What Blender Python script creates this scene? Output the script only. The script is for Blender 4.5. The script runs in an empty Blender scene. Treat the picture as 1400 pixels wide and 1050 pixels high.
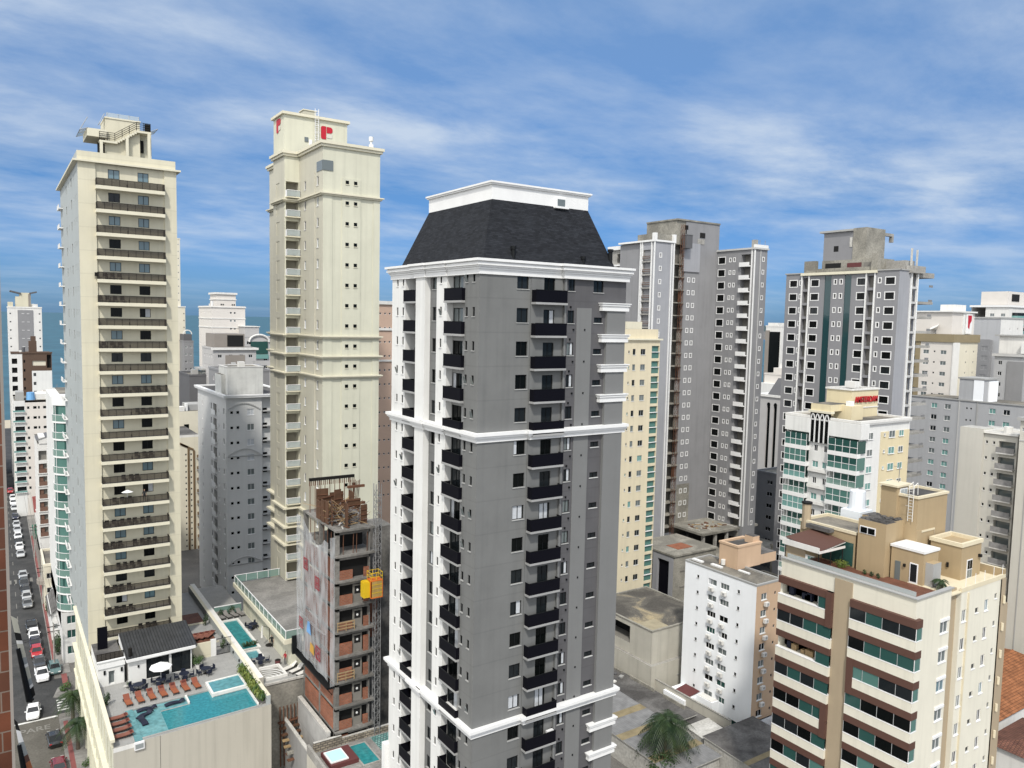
import bpy, bmesh, math, random
from mathutils import Vector, Matrix
R = math.radians
random.seed(7)
sc = bpy.context.scene
COL = sc.collection

# ------------------------------------------------------------------ camera
cam_d = bpy.data.cameras.new('camera')
cam = bpy.data.objects.new('camera', cam_d); COL.objects.link(cam)
cam_d.sensor_width = 36.0; cam_d.lens = 27.341
cam_d.clip_start = 0.5; cam_d.clip_end = 60000
yaw, pitch, roll = R(33.7963), R(-4.6217), R(1.23455)
fw = Vector((math.sin(yaw)*math.cos(pitch), math.cos(yaw)*math.cos(pitch), math.sin(pitch)))
r0 = Vector((math.cos(yaw), -math.sin(yaw), 0)); u0 = r0.cross(fw)
rt = r0*math.cos(roll) + u0*math.sin(roll); up = -r0*math.sin(roll) + u0*math.cos(roll)
m = Matrix((rt, up, -fw)).transposed().to_4x4(); m.translation = (0, 0, 60)
cam.matrix_world = m
sc.camera = cam

# ------------------------------------------------------------------ sun and sky
SUN_EL, SUN_AZ = 50.0, 217.0            # azimuth clockwise from +Y: behind the camera, a little to its left
sd = bpy.data.lights.new('sun', 'SUN'); sd.energy = 2.1; sd.angle = R(4); sd.color = (1.0, 0.955, 0.88)
sun = bpy.data.objects.new('sun', sd); COL.objects.link(sun)
sv = Vector((math.sin(R(SUN_AZ))*math.cos(R(SUN_EL)), math.cos(R(SUN_AZ))*math.cos(R(SUN_EL)), math.sin(R(SUN_EL))))
sun.rotation_euler = sv.to_track_quat('Z', 'Y').to_euler(); sun.location = (0, -50, 200)
w = bpy.data.worlds.new('World'); sc.world = w; w.use_nodes = True
nt = w.node_tree; nt.nodes.clear()
N = nt.nodes.new; L = nt.links.new
out = N('ShaderNodeOutputWorld'); bg = N('ShaderNodeBackground'); bg.inputs['Strength'].default_value = 0.10
sky = N('ShaderNodeTexSky'); sky.sky_type = 'NISHITA'; sky.sun_disc = False
sky.sun_elevation = R(SUN_EL); sky.sun_rotation = R(SUN_AZ); sky.altitude = 60; sky.air_density = 1.0; sky.dust_density = 0.35; sky.ozone_density = 2.4
hs = N('ShaderNodeHueSaturation'); hs.inputs['Saturation'].default_value = 1.12; hs.inputs['Value'].default_value = 1.0
tc = N('ShaderNodeTexCoord'); sep = N('ShaderNodeSeparateXYZ'); L(tc.outputs['Generated'], sep.inputs[0])
CLX, CLY = 4.0, 8.8
# high thin cloud: noise on a flat layer far above, so it foreshortens towards the horizon
zc = N('ShaderNodeMath'); zc.operation = 'MAXIMUM'; L(sep.outputs['Z'], zc.inputs[0]); zc.inputs[1].default_value = 0.0
za = N('ShaderNodeMath'); za.operation = 'ADD'; L(zc.outputs[0], za.inputs[0]); za.inputs[1].default_value = 0.10
dx = N('ShaderNodeMath'); dx.operation = 'DIVIDE'; L(sep.outputs['X'], dx.inputs[0]); L(za.outputs[0], dx.inputs[1])
dy = N('ShaderNodeMath'); dy.operation = 'DIVIDE'; L(sep.outputs['Y'], dy.inputs[0]); L(za.outputs[0], dy.inputs[1])
cb = N('ShaderNodeCombineXYZ'); L(dx.outputs[0], cb.inputs[0]); L(dy.outputs[0], cb.inputs[1])
mp = N('ShaderNodeMapping'); L(cb.outputs[0], mp.inputs[0]); mp.inputs['Rotation'].default_value = (0, 0, R(-20)); mp.inputs['Scale'].default_value = (0.80, 1.12, 1); mp.inputs['Location'].default_value = (CLX, CLY, 0)
n1 = N('ShaderNodeTexNoise'); n1.inputs['Scale'].default_value = 1.7; n1.inputs['Detail'].default_value = 12; n1.inputs['Roughness'].default_value = 0.62; n1.inputs['Distortion'].default_value = 0.15; L(mp.outputs[0], n1.inputs['Vector'])
n2 = N('ShaderNodeTexNoise'); n2.inputs['Scale'].default_value = 0.55; n2.inputs['Detail'].default_value = 3; n2.inputs['Roughness'].default_value = 0.5; L(mp.outputs[0], n2.inputs['Vector'])
mm = N('ShaderNodeMath'); mm.operation = 'MULTIPLY'; L(n1.outputs['Fac'], mm.inputs[0]); L(n2.outputs['Fac'], mm.inputs[1])
cr = N('ShaderNodeValToRGB'); L(mm.outputs[0], cr.inputs[0])
cr.color_ramp.elements[0].position = 0.165; cr.color_ramp.elements[0].color = (0, 0, 0, 1)
cr.color_ramp.elements[1].position = 0.40; cr.color_ramp.elements[1].color = (1, 1, 1, 1)
cm = cr.color_ramp.elements.new(0.26); cm.color = (0.34, 0.34, 0.34, 1)
hz = N('ShaderNodeMapRange'); L(sep.outputs['Z'], hz.inputs[0]); hz.inputs[1].default_value = 0.0; hz.inputs[2].default_value = 0.16; hz.inputs[3].default_value = 0.10; hz.inputs[4].default_value = 0.85
cf = N('ShaderNodeMath'); cf.operation = 'MULTIPLY'; L(cr.outputs[0], cf.inputs[0]); L(hz.outputs[0], cf.inputs[1])
# tint: the clear air is a deeper blue low down than the plain sky model gives
tr = N('ShaderNodeValToRGB'); L(sep.outputs['Z'], tr.inputs[0])
e = tr.color_ramp.elements; e[0].position = 0.0; e[0].color = (0.125, 0.265, 0.60, 1); e[1].position = 0.5; e[1].color = (1.35, 1.22, 1.12, 1)
e2 = e.new(0.16); e2.color = (0.30, 0.43, 0.60, 1)
mu = N('ShaderNodeMix'); mu.data_type = 'RGBA'; mu.blend_type = 'MULTIPLY'; mu.inputs[0].default_value = 1.0
L(sky.outputs[0], hs.inputs['Color']); L(hs.outputs[0], mu.inputs[6]); L(tr.outputs[0], mu.inputs[7])
mx = N('ShaderNodeMix'); mx.data_type = 'RGBA'; L(cf.outputs[0], mx.inputs[0]); L(mu.outputs[2], mx.inputs[6]); mx.inputs[7].default_value = (3.9, 4.5, 5.3, 1)
# bright thin overcast around the veiled sun, overhead and behind the camera
gd = N('ShaderNodeVectorMath'); gd.operation = 'DOT_PRODUCT'; L(tc.outputs['Generated'], gd.inputs[0]); gd.inputs[1].default_value = Vector((-0.84, -0.34, 0.42)).normalized()
gr_ = N('ShaderNodeMapRange'); gr_.interpolation_type = 'SMOOTHSTEP'; L(gd.outputs['Value'], gr_.inputs[0]); gr_.inputs[1].default_value = -0.15; gr_.inputs[2].default_value = 0.62
gx = N('ShaderNodeMix'); gx.data_type = 'RGBA'; L(gr_.outputs[0], gx.inputs[0]); L(mx.outputs[2], gx.inputs[6]); gx.inputs[7].default_value = (10.4, 10.6, 10.8, 1)
L(gx.outputs[2], bg.inputs['Color']); L(bg.outputs[0], out.inputs[0])
sc.view_settings.view_transform = 'Standard'; sc.view_settings.look = 'None'; sc.view_settings.exposure = 0.68; sc.view_settings.gamma = 1.0
sc.cycles.max_bounces = 6; sc.cycles.diffuse_bounces = 3; sc.cycles.glossy_bounces = 3; sc.cycles.transparent_max_bounces = 12

# ------------------------------------------------------------------ materials
M = {}
def mat(name, rgb, rough=0.7, var=0.08, scale=0.35, streak=0.0, bump=0.0, bscale=8.0, metal=0.0, spec=0.3, alpha=1.0, fine=0.0, joint=0.0):
    """painted or raw surface: broad tone variation, rain streaks running down, optional grain"""
    m = bpy.data.materials.new(name); m.use_nodes = True; M[name] = m
    t = m.node_tree; b = t.nodes['Principled BSDF']; n = t.nodes.new; l = t.links.new
    b.inputs['Roughness'].default_value = rough; b.inputs['Metallic'].default_value = metal
    b.inputs['Specular IOR Level'].default_value = spec
    if alpha < 1: b.inputs['Alpha'].default_value = alpha
    g = n('ShaderNodeNewGeometry')
    col = n('ShaderNodeRGB'); col.outputs[0].default_value = (*rgb, 1)
    cur = col.outputs[0]
    if var > 0:
        a = n('ShaderNodeTexNoise'); a.inputs['Scale'].default_value = scale; a.inputs['Detail'].default_value = 6; a.inputs['Roughness'].default_value = 0.65
        l(g.outputs['Position'], a.inputs['Vector'])
        r = n('ShaderNodeMapRange'); l(a.outputs['Fac'], r.inputs[0]); r.inputs[1].default_value = 0.3; r.inputs[2].default_value = 0.7; r.inputs[3].default_value = 1 - var; r.inputs[4].default_value = 1 + var*0.5
        mxx = n('ShaderNodeVectorMath'); mxx.operation = 'SCALE'; l(cur, mxx.inputs[0]); l(r.outputs[0], mxx.inputs['Scale']); cur = mxx.outputs[0]
    if streak > 0:
        mp = n('ShaderNodeMapping'); mp.inputs['Scale'].default_value = (1.6, 1.6, 0.07); l(g.outputs['Position'], mp.inputs[0])
        a = n('ShaderNodeTexNoise'); a.inputs['Scale'].default_value = 1.0; a.inputs['Detail'].default_value = 5; l(mp.outputs[0], a.inputs['Vector'])
        r = n('ShaderNodeMapRange'); l(a.outputs['Fac'], r.inputs[0]); r.inputs[1].default_value = 0.48; r.inputs[2].default_value = 0.78; r.inputs[3].default_value = 1; r.inputs[4].default_value = 1 - streak
        mxx = n('ShaderNodeVectorMath'); mxx.operation = 'SCALE'; l(cur, mxx.inputs[0]); l(r.outputs[0], mxx.inputs['Scale']); cur = mxx.outputs[0]
    if joint > 0:      # render joints, one faint line a storey
        sp = n('ShaderNodeSeparateXYZ'); l(g.outputs['Position'], sp.inputs[0])
        md = n('ShaderNodeMath'); md.operation = 'PINGPONG'; l(sp.outputs['Z'], md.inputs[0]); md.inputs[1].default_value = joint/2
        r = n('ShaderNodeMapRange'); l(md.outputs[0], r.inputs[0]); r.inputs[1].default_value = 0.02; r.inputs[2].default_value = 0.09; r.inputs[3].default_value = 0.90; r.inputs[4].default_value = 1.0
        mxx = n('ShaderNodeVectorMath'); mxx.operation = 'SCALE'; l(cur, mxx.inputs[0]); l(r.outputs[0], mxx.inputs['Scale']); cur = mxx.outputs[0]
    if fine > 0:
        a = n('ShaderNodeTexNoise'); a.inputs['Scale'].default_value = 5.0; a.inputs['Detail'].default_value = 4; l(g.outputs['Position'], a.inputs['Vector'])
        r = n('ShaderNodeMapRange'); l(a.outputs['Fac'], r.inputs[0]); r.inputs[1].default_value = 0.35; r.inputs[2].default_value = 0.65; r.inputs[3].default_value = 1 - fine; r.inputs[4].default_value = 1 + fine*0.6
        mxx = n('ShaderNodeVectorMath'); mxx.operation = 'SCALE'; l(cur, mxx.inputs[0]); l(r.outputs[0], mxx.inputs['Scale']); cur = mxx.outputs[0]
    l(cur, b.inputs['Base Color'])
    if bump > 0:
        a = n('ShaderNodeTexNoise'); a.inputs['Scale'].default_value = bscale; a.inputs['Detail'].default_value = 4; l(g.outputs['Position'], a.inputs['Vector'])
        bp = n('ShaderNodeBump'); bp.inputs['Strength'].default_value = bump; bp.inputs['Distance'].default_value = 0.05; l(a.outputs['Fac'], bp.inputs['Height']); l(bp.outputs[0], b.inputs['Normal'])
    return m
def brick(name, c1, c2, cm, bw, bh, mort, rough=0.8, axis='z', bump=0.3, var=0.2):
    m = bpy.data.materials.new(name); m.use_nodes = True; M[name] = m
    t = m.node_tree; b = t.nodes['Principled BSDF']; n = t.nodes.new; l = t.links.new
    b.inputs['Roughness'].default_value = rough; b.inputs['Specular IOR Level'].default_value = 0.25
    g = n('ShaderNodeNewGeometry'); s = n('ShaderNodeSeparateXYZ'); l(g.outputs['Position'], s.inputs[0])
    ad = n('ShaderNodeMath'); ad.operation = 'ADD'; l(s.outputs['X'], ad.inputs[0]); l(s.outputs['Y'], ad.inputs[1])
    c = n('ShaderNodeCombineXYZ')
    if axis == 'z': l(ad.outputs[0], c.inputs[0]); l(s.outputs['Z'], c.inputs[1])
    elif axis == 'x': l(s.outputs['X'], c.inputs[0]); l(s.outputs['Y'], c.inputs[1])
    else: l(s.outputs['Y'], c.inputs[0]); l(s.outputs['X'], c.inputs[1])
    k = n('ShaderNodeTexBrick'); l(c.outputs[0], k.inputs['Vector'])
    k.inputs['Color1'].default_value = (*c1, 1); k.inputs['Color2'].default_value = (*c2, 1); k.inputs['Mortar'].default_value = (*cm, 1)
    k.inputs['Scale'].default_value = 1.0; k.inputs['Mortar Size'].default_value = mort; k.inputs['Brick Width'].default_value = bw; k.inputs['Row Height'].default_value = bh
    a = n('ShaderNodeTexNoise'); a.inputs['Scale'].default_value = 0.9; a.inputs['Detail'].default_value = 6; l(g.outputs['Position'], a.inputs['Vector'])
    r = n('ShaderNodeMapRange'); l(a.outputs['Fac'], r.inputs[0]); r.inputs[1].default_value = 0.3; r.inputs[2].default_value = 0.7; r.inputs[3].default_value = 1 - var; r.inputs[4].default_value = 1 + var
    mxx = n('ShaderNodeVectorMath'); mxx.operation = 'SCALE'; l(k.outputs['Color'], mxx.inputs[0]); l(r.outputs[0], mxx.inputs['Scale']); l(mxx.outputs[0], b.inputs['Base Color'])
    bp = n('ShaderNodeBump'); bp.inputs['Strength'].default_value = bump; bp.inputs['Distance'].default_value = 0.03; bp.invert = True; l(k.outputs['Fac'], bp.inputs['Height']); l(bp.outputs[0], b.inputs['Normal'])
    return m
def stained(name, c1, c2, scale, lo, hi, rough=0.9, c3=None, bump=0.2):
    """flat roofs and weathered concrete: two tones with patchy stains of their own shape"""
    m = bpy.data.materials.new(name); m.use_nodes = True; M[name] = m
    t = m.node_tree; b = t.nodes['Principled BSDF']; n = t.nodes.new; l = t.links.new
    b.inputs['Roughness'].default_value = rough; b.inputs['Specular IOR Level'].default_value = 0.2
    g = n('ShaderNodeNewGeometry')
    a = n('ShaderNodeTexNoise'); a.inputs['Scale'].default_value = scale; a.inputs['Detail'].default_value = 8; a.inputs['Roughness'].default_value = 0.62; a.inputs['Distortion'].default_value = 0.6; l(g.outputs['Position'], a.inputs['Vector'])
    r = n('ShaderNodeValToRGB'); l(a.outputs['Fac'], r.inputs[0])
    r.color_ramp.elements[0].position = lo; r.color_ramp.elements[0].color = (*c1, 1); r.color_ramp.elements[1].position = hi; r.color_ramp.elements[1].color = (*c2, 1)
    if c3: q = r.color_ramp.elements.new(min(0.98, hi + 0.12)); q.color = (*c3, 1)
    f = n('ShaderNodeTexNoise'); f.inputs['Scale'].default_value = 3.5; f.inputs['Detail'].default_value = 5; l(g.outputs['Position'], f.inputs['Vector'])
    fr = n('ShaderNodeMapRange'); l(f.outputs['Fac'], fr.inputs[0]); fr.inputs[1].default_value = 0.3; fr.inputs[2].default_value = 0.7; fr.inputs[3].default_value = 0.8; fr.inputs[4].default_value = 1.15
    s = n('ShaderNodeVectorMath'); s.operation = 'SCALE'; l(r.outputs[0], s.inputs[0]); l(fr.outputs[0], s.inputs['Scale']); l(s.outputs[0], b.inputs['Base Color'])
    bp = n('ShaderNodeBump'); bp.inputs['Strength'].default_value = bump; bp.inputs['Distance'].default_value = 0.05; l(f.outputs['Fac'], bp.inputs['Height']); l(bp.outputs[0], b.inputs['Normal'])
    return m
def glass(name, rgb, rough=0.06, spec=0.6, wob=0.02, alpha=1.0, trans=0.0):
    m = bpy.data.materials.new(name); m.use_nodes = True; M[name] = m
    t = m.node_tree; b = t.nodes['Principled BSDF']; n = t.nodes.new; l = t.links.new
    b.inputs['Base Color'].default_value = (*rgb, 1); b.inputs['Roughness'].default_value = rough; b.inputs['Specular IOR Level'].default_value = spec
    b.inputs['Alpha'].default_value = alpha
    if wob:
        g = n('ShaderNodeNewGeometry'); a = n('ShaderNodeTexNoise'); a.inputs['Scale'].default_value = 0.8; l(g.outputs['Position'], a.inputs['Vector'])
        bp = n('ShaderNodeBump'); bp.inputs['Strength'].default_value = wob; bp.inputs['Distance'].default_value = 0.3; l(a.outputs['Fac'], bp.inputs['Height']); l(bp.outputs[0], b.inputs['Normal'])
    return m
def water(name, rgb, rough, sc1, st):
    m = bpy.data.materials.new(name); m.use_nodes = True; M[name] = m
    t = m.node_tree; b = t.nodes['Principled BSDF']; n = t.nodes.new; l = t.links.new
    b.inputs['Roughness'].default_value = rough; b.inputs['Specular IOR Level'].default_value = 0.35
    g = n('ShaderNodeNewGeometry'); a = n('ShaderNodeTexNoise'); a.inputs['Scale'].default_value = sc1; a.inputs['Detail'].default_value = 5; l(g.outputs['Position'], a.inputs['Vector'])
    r = n('ShaderNodeMapRange'); l(a.outputs['Fac'], r.inputs[0]); r.inputs[1].default_value = 0.3; r.inputs[2].default_value = 0.7; r.inputs[3].default_value = 0.74; r.inputs[4].default_value = 1.2
    s = n('ShaderNodeVectorMath'); s.operation = 'SCALE'; s.inputs[0].default_value = rgb; l(r.outputs[0], s.inputs['Scale']); l(s.outputs[0], b.inputs['Base Color'])
    bp = n('ShaderNodeBump'); bp.inputs['Strength'].default_value = st; bp.inputs['Distance'].default_value = 0.05; l(a.outputs['Fac'], bp.inputs['Height']); l(bp.outputs[0], b.inputs['Normal'])
    return m

# ------------------------------------------------------------------ mesh helpers
class MB:
    """collects faces with a material per face, builds ONE mesh object"""
    def __init__(s): s.v = []; s.f = []; s.mi = []; s.ms = []; s.sm = set()
    def mat(s, n):
        if n not in s.ms: s.ms.append(n)
        return s.ms.index(n)
    def face(s, pts, m):
        i = len(s.v); s.v += [tuple(p) for p in pts]; s.f.append(tuple(range(i, i+len(pts)))); s.mi.append(s.mat(m))
    def box(s, x0, y0, z0, x1, y1, z1, m, top=None):
        i = len(s.v)
        s.v += [(x0,y0,z0),(x1,y0,z0),(x1,y1,z0),(x0,y1,z0),(x0,y0,z1),(x1,y0,z1),(x1,y1,z1),(x0,y1,z1)]
        k = s.mat(m); t = s.mat(top) if top else k
        for q, mm_ in (((0,1,5,4),k),((1,2,6,5),k),((2,3,7,6),k),((3,0,4,7),k),((4,5,6,7),t),((3,2,1,0),k)):
            s.f.append(tuple(i+j for j in q)); s.mi.append(mm_)
    def obox(s, c, size, m, rz=0.0, rx=0.0, ry=0.0):
        mt = Matrix.Translation(c) @ Matrix.Rotation(rz, 4, 'Z') @ Matrix.Rotation(ry, 4, 'Y') @ Matrix.Rotation(rx, 4, 'X')
        i = len(s.v); a, b, d = [q/2 for q in size]
        for p in ((-a,-b,-d),(a,-b,-d),(a,b,-d),(-a,b,-d),(-a,-b,d),(a,-b,d),(a,b,d),(-a,b,d)): s.v.append(tuple(mt @ Vector(p)))
        k = s.mat(m)
        for q in ((0,1,5,4),(1,2,6,5),(2,3,7,6),(3,0,4,7),(4,5,6,7),(3,2,1,0)): s.f.append(tuple(i+j for j in q)); s.mi.append(k)
    def tube(s, p, q, r, m, n=6, r2=None, cap=True):
        p, q = Vector(p), Vector(q); d = (q-p).normalized(); a = d.orthogonal().normalized(); b = d.cross(a); r2 = r if r2 is None else r2
        i = len(s.v); k = s.mat(m)
        for c, rr in ((p, r), (q, r2)):
            for j in range(n): t = 2*math.pi*j/n; s.v.append(tuple(c + a*math.cos(t)*rr + b*math.sin(t)*rr))
        for j in range(n): s.f.append((i+j, i+(j+1) % n, i+n+(j+1) % n, i+n+j)); s.mi.append(k)
        if cap: s.f.append(tuple(i+n+j for j in range(n))); s.mi.append(k); s.f.append(tuple(i+n-1-j for j in range(n))); s.mi.append(k)
    def prism(s, pts, z0, z1, m, top=None):
        n = len(pts); i = len(s.v); k = s.mat(m); t = s.mat(top) if top else k
        s.v += [(x, y, z0) for x, y in pts] + [(x, y, z1) for x, y in pts]
        for j in range(n): s.f.append((i+j, i+(j+1) % n, i+n+(j+1) % n, i+n+j)); s.mi.append(k)
        s.f.append(tuple(i+n+j for j in range(n))); s.mi.append(t); s.f.append(tuple(i+n-1-j for j in range(n))); s.mi.append(k)
    def ring(s, x0, y0, x1, y1, o, z0, z1, m, t=0.4):
        """a ledge all round a rectangle, standing out by o"""
        s.box(x0-o, y0-o, z0, x1+o, y0+t, z1, m); s.box(x0-o, y1-t, z0, x1+o, y1+o, z1, m)
        s.box(x0-o, y0+t, z0, x0+t, y1-t, z1, m); s.box(x1-t, y0+t, z0, x1+o, y1-t, z1, m)
    def grid(s, us, vs, fn, m, holes):
        U = sorted(set([round(a, 3) for a in us] + [round(h[j], 3) for h in holes for j in (0, 1)])); V = sorted(set([round(a, 3) for a in vs] + [round(h[j], 3) for h in holes for j in (2, 3)]))
        U = [a for a in U if us[0]-1e-4 <= a <= us[-1]+1e-4]; V = [a for a in V if vs[0]-1e-4 <= a <= vs[-1]+1e-4]
        iu = {a: j for j, a in enumerate(U)}; iv = {a: j for j, a in enumerate(V)}
        gone = set()
        for h in holes:
            a0, a1, b0, b1 = [round(q, 3) for q in h[:4]]
            a0 = max(a0, U[0]); a1 = min(a1, U[-1]); b0 = max(b0, V[0]); b1 = min(b1, V[-1])
            for i in range(iu[a0], iu[a1]):
                for j in range(iv[b0], iv[b1]): gone.add((i, j))
        k = s.mat(m); base = len(s.v); nv = len(V)
        for a in U:
            for b in V: s.v.append(fn(a, b))
        for i in range(len(U)-1):
            for j in range(nv-1):
                if (i, j) not in gone:
                    s.f.append((base+i*nv+j, base+(i+1)*nv+j, base+(i+1)*nv+j+1, base+i*nv+j+1)); s.mi.append(k)
    def build(s, name, parent=None, loc=None, smooth=False):
        me = bpy.data.meshes.new(name); o3 = Vector(loc) if loc is not None else Vector((0, 0, 0))
        me.from_pydata([tuple(Vector(p)-o3) for p in s.v], [], s.f)
        for n in s.ms: me.materials.append(M[n])
        me.polygons.foreach_set('material_index', s.mi)
        if smooth: me.polygons.foreach_set('use_smooth', [True]*len(s.f))
        me.update()
        o = bpy.data.objects.new(name, me); COL.objects.link(o)
        if parent is not None: o.parent = parent
        o.location = o3
        return o
def put(name, mesh, parent, loc=(0, 0, 0), rz=0.0):
    o = bpy.data.objects.new(name, mesh); COL.objects.link(o); o.parent = parent; o.location = loc; o.rotation_euler = (0, 0, rz)
    return o
def empty(name, loc=(0, 0, 0), rz=0.0):
    o = bpy.data.objects.new(name, None); COL.objects.link(o); o.location = loc; o.rotation_euler = (0, 0, rz); o.empty_display_size = 0.5
    return o
def tag(o, label, cat, group=None):
    o['label'] = label; o['category'] = cat
    if group: o['group'] = group
    return o
def struct(o): o['kind'] = 'structure'; return o
def stuff(o): o['kind'] = 'stuff'; return o
def kids(o): return [c for c in bpy.data.objects if c.parent == o]
def copy_tree(o, loc, rz=0.0, label=None, group=None):
    """copies a thing, its parts and their sub-parts; meshes are shared"""
    r = o.copy(); COL.objects.link(r); r.location = loc; r.rotation_euler = (0, 0, rz)
    if label: r['label'] = label
    if group: r['group'] = group
    for ch in o.children:
        c = ch.copy(); COL.objects.link(c); c.parent = r
        for g in ch.children:
            d = g.copy(); COL.objects.link(d); d.parent = c
    return r

# ------------------------------------------------------------------ windows (cached meshes)
WM = {}
def win_mesh(w, h, frame, pane, nx=2, ny=1, sill=None, trim=None, depth=0.12, curtain=None, t=0.055, split=False):
    """local x to the right, y into the wall, z up; origin at the centre of the opening on the wall plane"""
    key = (round(w, 2), round(h, 2), frame, pane, nx, ny, sill, trim, depth, curtain, t, split)
    if key in WM: return WM[key]
    b = MB(); p = MB(); a, d = w/2, h/2
    b.box(-a, depth-0.05, d-t, a, depth+0.03, d, frame); b.box(-a, depth-0.05, -d, a, depth+0.03, -d+t, frame)
    b.box(-a, depth-0.05, -d+t, -a+t, depth+0.03, d-t, frame); b.box(a-t, depth-0.05, -d+t, a, depth+0.03, d-t, frame)
    for i in range(1, nx): x = -a + w*i/nx; b.box(x-t*0.5, depth-0.04, -d+t, x+t*0.5, depth+0.025, d-t, frame)
    for i in range(1, ny): z = -d + h*i/ny; b.box(-a+t, depth-0.035, z-t*0.4, a-t, depth+0.02, z+t*0.4, frame)
    if sill: b.box(-a-0.06, -0.07, -d-0.07, a+0.06, depth, -d+0.004, sill)
    if trim:
        q, e_ = 0.17, 0.05
        b.box(-a-q, -e_, d, a+q, 0.02, d+q, trim); b.box(-a-q, -e_, -d-q, a+q, 0.02, -d, trim)
        b.box(-a-q, -e_, -d, -a, 0.02, d, trim); b.box(a, -e_, -d, a+q, 0.02, d, trim)
    tgt = p if split else b
    y = depth + 0.005
    if curtain:
        c0, c1 = curtain          # curtained share of the width, in fractions
        x0, x1 = -a+t + (w-2*t)*c0, -a+t + (w-2*t)*c1
        tgt.face([(-a+t, y, -d+t), (x0, y, -d+t), (x0, y, d-t), (-a+t, y, d-t)], pane) if c0 > 0.01 else None
        tgt.face([(x0, y, -d+t), (x1, y, -d+t), (x1, y, d-t), (x0, y, d-t)], 'curtain')
        tgt.face([(x1, y, -d+t), (a-t, y, -d+t), (a-t, y, d-t), (x1, y, d-t)], pane) if c1 < 0.99 else None
    else:
        tgt.face([(-a+t, y, -d+t), (a-t, y, -d+t), (a-t, y, d-t), (-a+t, y, d-t)], pane)
    def mk(q, n):
        me = bpy.data.meshes.new(n); me.from_pydata(q.v, [], q.f)
        for s_ in q.ms: me.materials.append(M[s_])
        me.polygons.foreach_set('material_index', q.mi); me.update(); return me
    WM[key] = (mk(b, 'window'), mk(p, 'pane') if split else None)
    return WM[key]

class Bld:
    """a building: an Empty at its base that parents its walls, windows, balconies and roof"""
    def __init__(s, name, label, cat, base, group=None):
        s.e = tag(empty(name, base), label, cat, group); s.o = Vector(base); s.w = MB(); s.wins = []; s.extra = []
    # walls; the camera sees the -Y and -X sides, the other sides are plain
    def fy(s, Y, x0, x1, z0, z1, m, holes=(), reveal=None):
        H = s._holes(holes, 'y', Y, reveal or m)
        s.w.grid([x0, x1], [z0, z1], lambda a, b: (a, Y, b), m, H)
    def fx(s, X, y0, y1, z0, z1, m, holes=(), reveal=None):
        H = s._holes(holes, 'x', X, reveal or m)
        s.w.grid([-y1, -y0], [z0, z1], lambda a, b: (X, -a, b), m, [(-h[1], -h[0], h[2], h[3]) for h in H])
    def _holes(s, holes, ax, P, rv):
        res = []
        for h in holes:
            a0, a1, z0, z1 = h['r']; d = h.get('d', 0.14); res.append((a0, a1, z0, z1)); rm = h.get('rv', rv)
            f = (lambda a, dd, z: (a, P+dd, z)) if ax == 'y' else (lambda a, dd, z: (P+dd, a, z))
            s.w.face([f(a0, 0, z0), f(a0, d, z0), f(a0, d, z1), f(a0, 0, z1)], rm); s.w.face([f(a1, 0, z0), f(a1, 0, z1), f(a1, d, z1), f(a1, d, z0)], rm)
            s.w.face([f(a0, 0, z0), f(a1, 0, z0), f(a1, d, z0), f(a0, d, z0)], h.get('fl', rm)); s.w.face([f(a0, 0, z1), f(a0, d, z1), f(a1, d, z1), f(a1, 0, z1)], rm)
            if h.get('back'): s.w.face([f(a0, d, z0), f(a1, d, z0), f(a1, d, z1), f(a0, d, z1)], h['back'])
            if 'win' in h:
                q = dict(h['win']); nm = q.pop('name', 'window')
                c = (a0+a1)/2; zc = (z0+z1)/2
                s.wins.append((nm, a1-a0, z1-z0, q, (c, P, zc) if ax == 'y' else (P, c, zc), 0.0 if ax == 'y' else -math.pi/2))
        return res
    def win(s, ax, P, a, z, w, h, name='window', **q):
        """a window set against an existing surface (inside a recess, say)"""
        s.wins.append((name, w, h, q, (a, P, z) if ax == 'y' else (P, a, z), 0.0 if ax == 'y' else -math.pi/2))
    def back(s, x0, y0, x1, y1, z0, z1, m, top=None):
        s.w.face([(x1, y0, z0), (x1, y1, z0), (x1, y1, z1), (x1, y0, z1)], m); s.w.face([(x1, y1, z0), (x0, y1, z0), (x0, y1, z1), (x1, y1, z1)], m)
        s.w.face([(x0, y0, z1), (x1, y0, z1), (x1, y1, z1), (x0, y1, z1)], top or m)
    def part(s, name, mb, label=None):
        mb.v = [tuple(Vector(p)-s.o) for p in mb.v]
        o = mb.build(name, s.e)
        if label: o['label'] = label
        return o
    def sub(s, name, mb, parent):
        mb.v = [tuple(Vector(p)-s.o) for p in mb.v]
        return mb.build(name, parent)
    def place(s, name, mesh, loc, rz=0.0): return put(name, mesh, s.e, Vector(loc)-s.o, rz)
    def done(s):
        s.part('wall', s.w)
        by = {}
        for q in s.wins: by.setdefault(q[0], []).append(q)
        for nm, L_ in by.items():
            L_.sort(key=lambda q: (Vector(q[4])-Vector((0, 0, 60))).length)
            for q in L_[:100]:
                fm, pm = win_mesh(q[1], q[2], **q[3])
                o = s.place(nm, fm, q[4], q[5])
                if pm: put('pane', pm, o)
            if len(L_) > 100:
                rest = MB()
                for q in L_[100:]:
                    qq = dict(q[3]); qq['split'] = False
                    fm, _ = win_mesh(q[1], q[2], **qq)
                    mt = Matrix.Translation(q[4]) @ Matrix.Rotation(q[5], 4, 'Z'); i = len(rest.v)
                    rest.v += [tuple(mt @ v.co) for v in fm.vertices]
                    for p in fm.polygons: rest.f.append(tuple(i+j for j in p.vertices)); rest.mi.append(rest.mat(fm.materials[p.material_index].name))
                stuff(s.part(nm, rest))
        return s.e
def H(a0, a1, z0, z1, **k): return dict(r=(a0, a1, z0, z1), **k)
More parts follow.
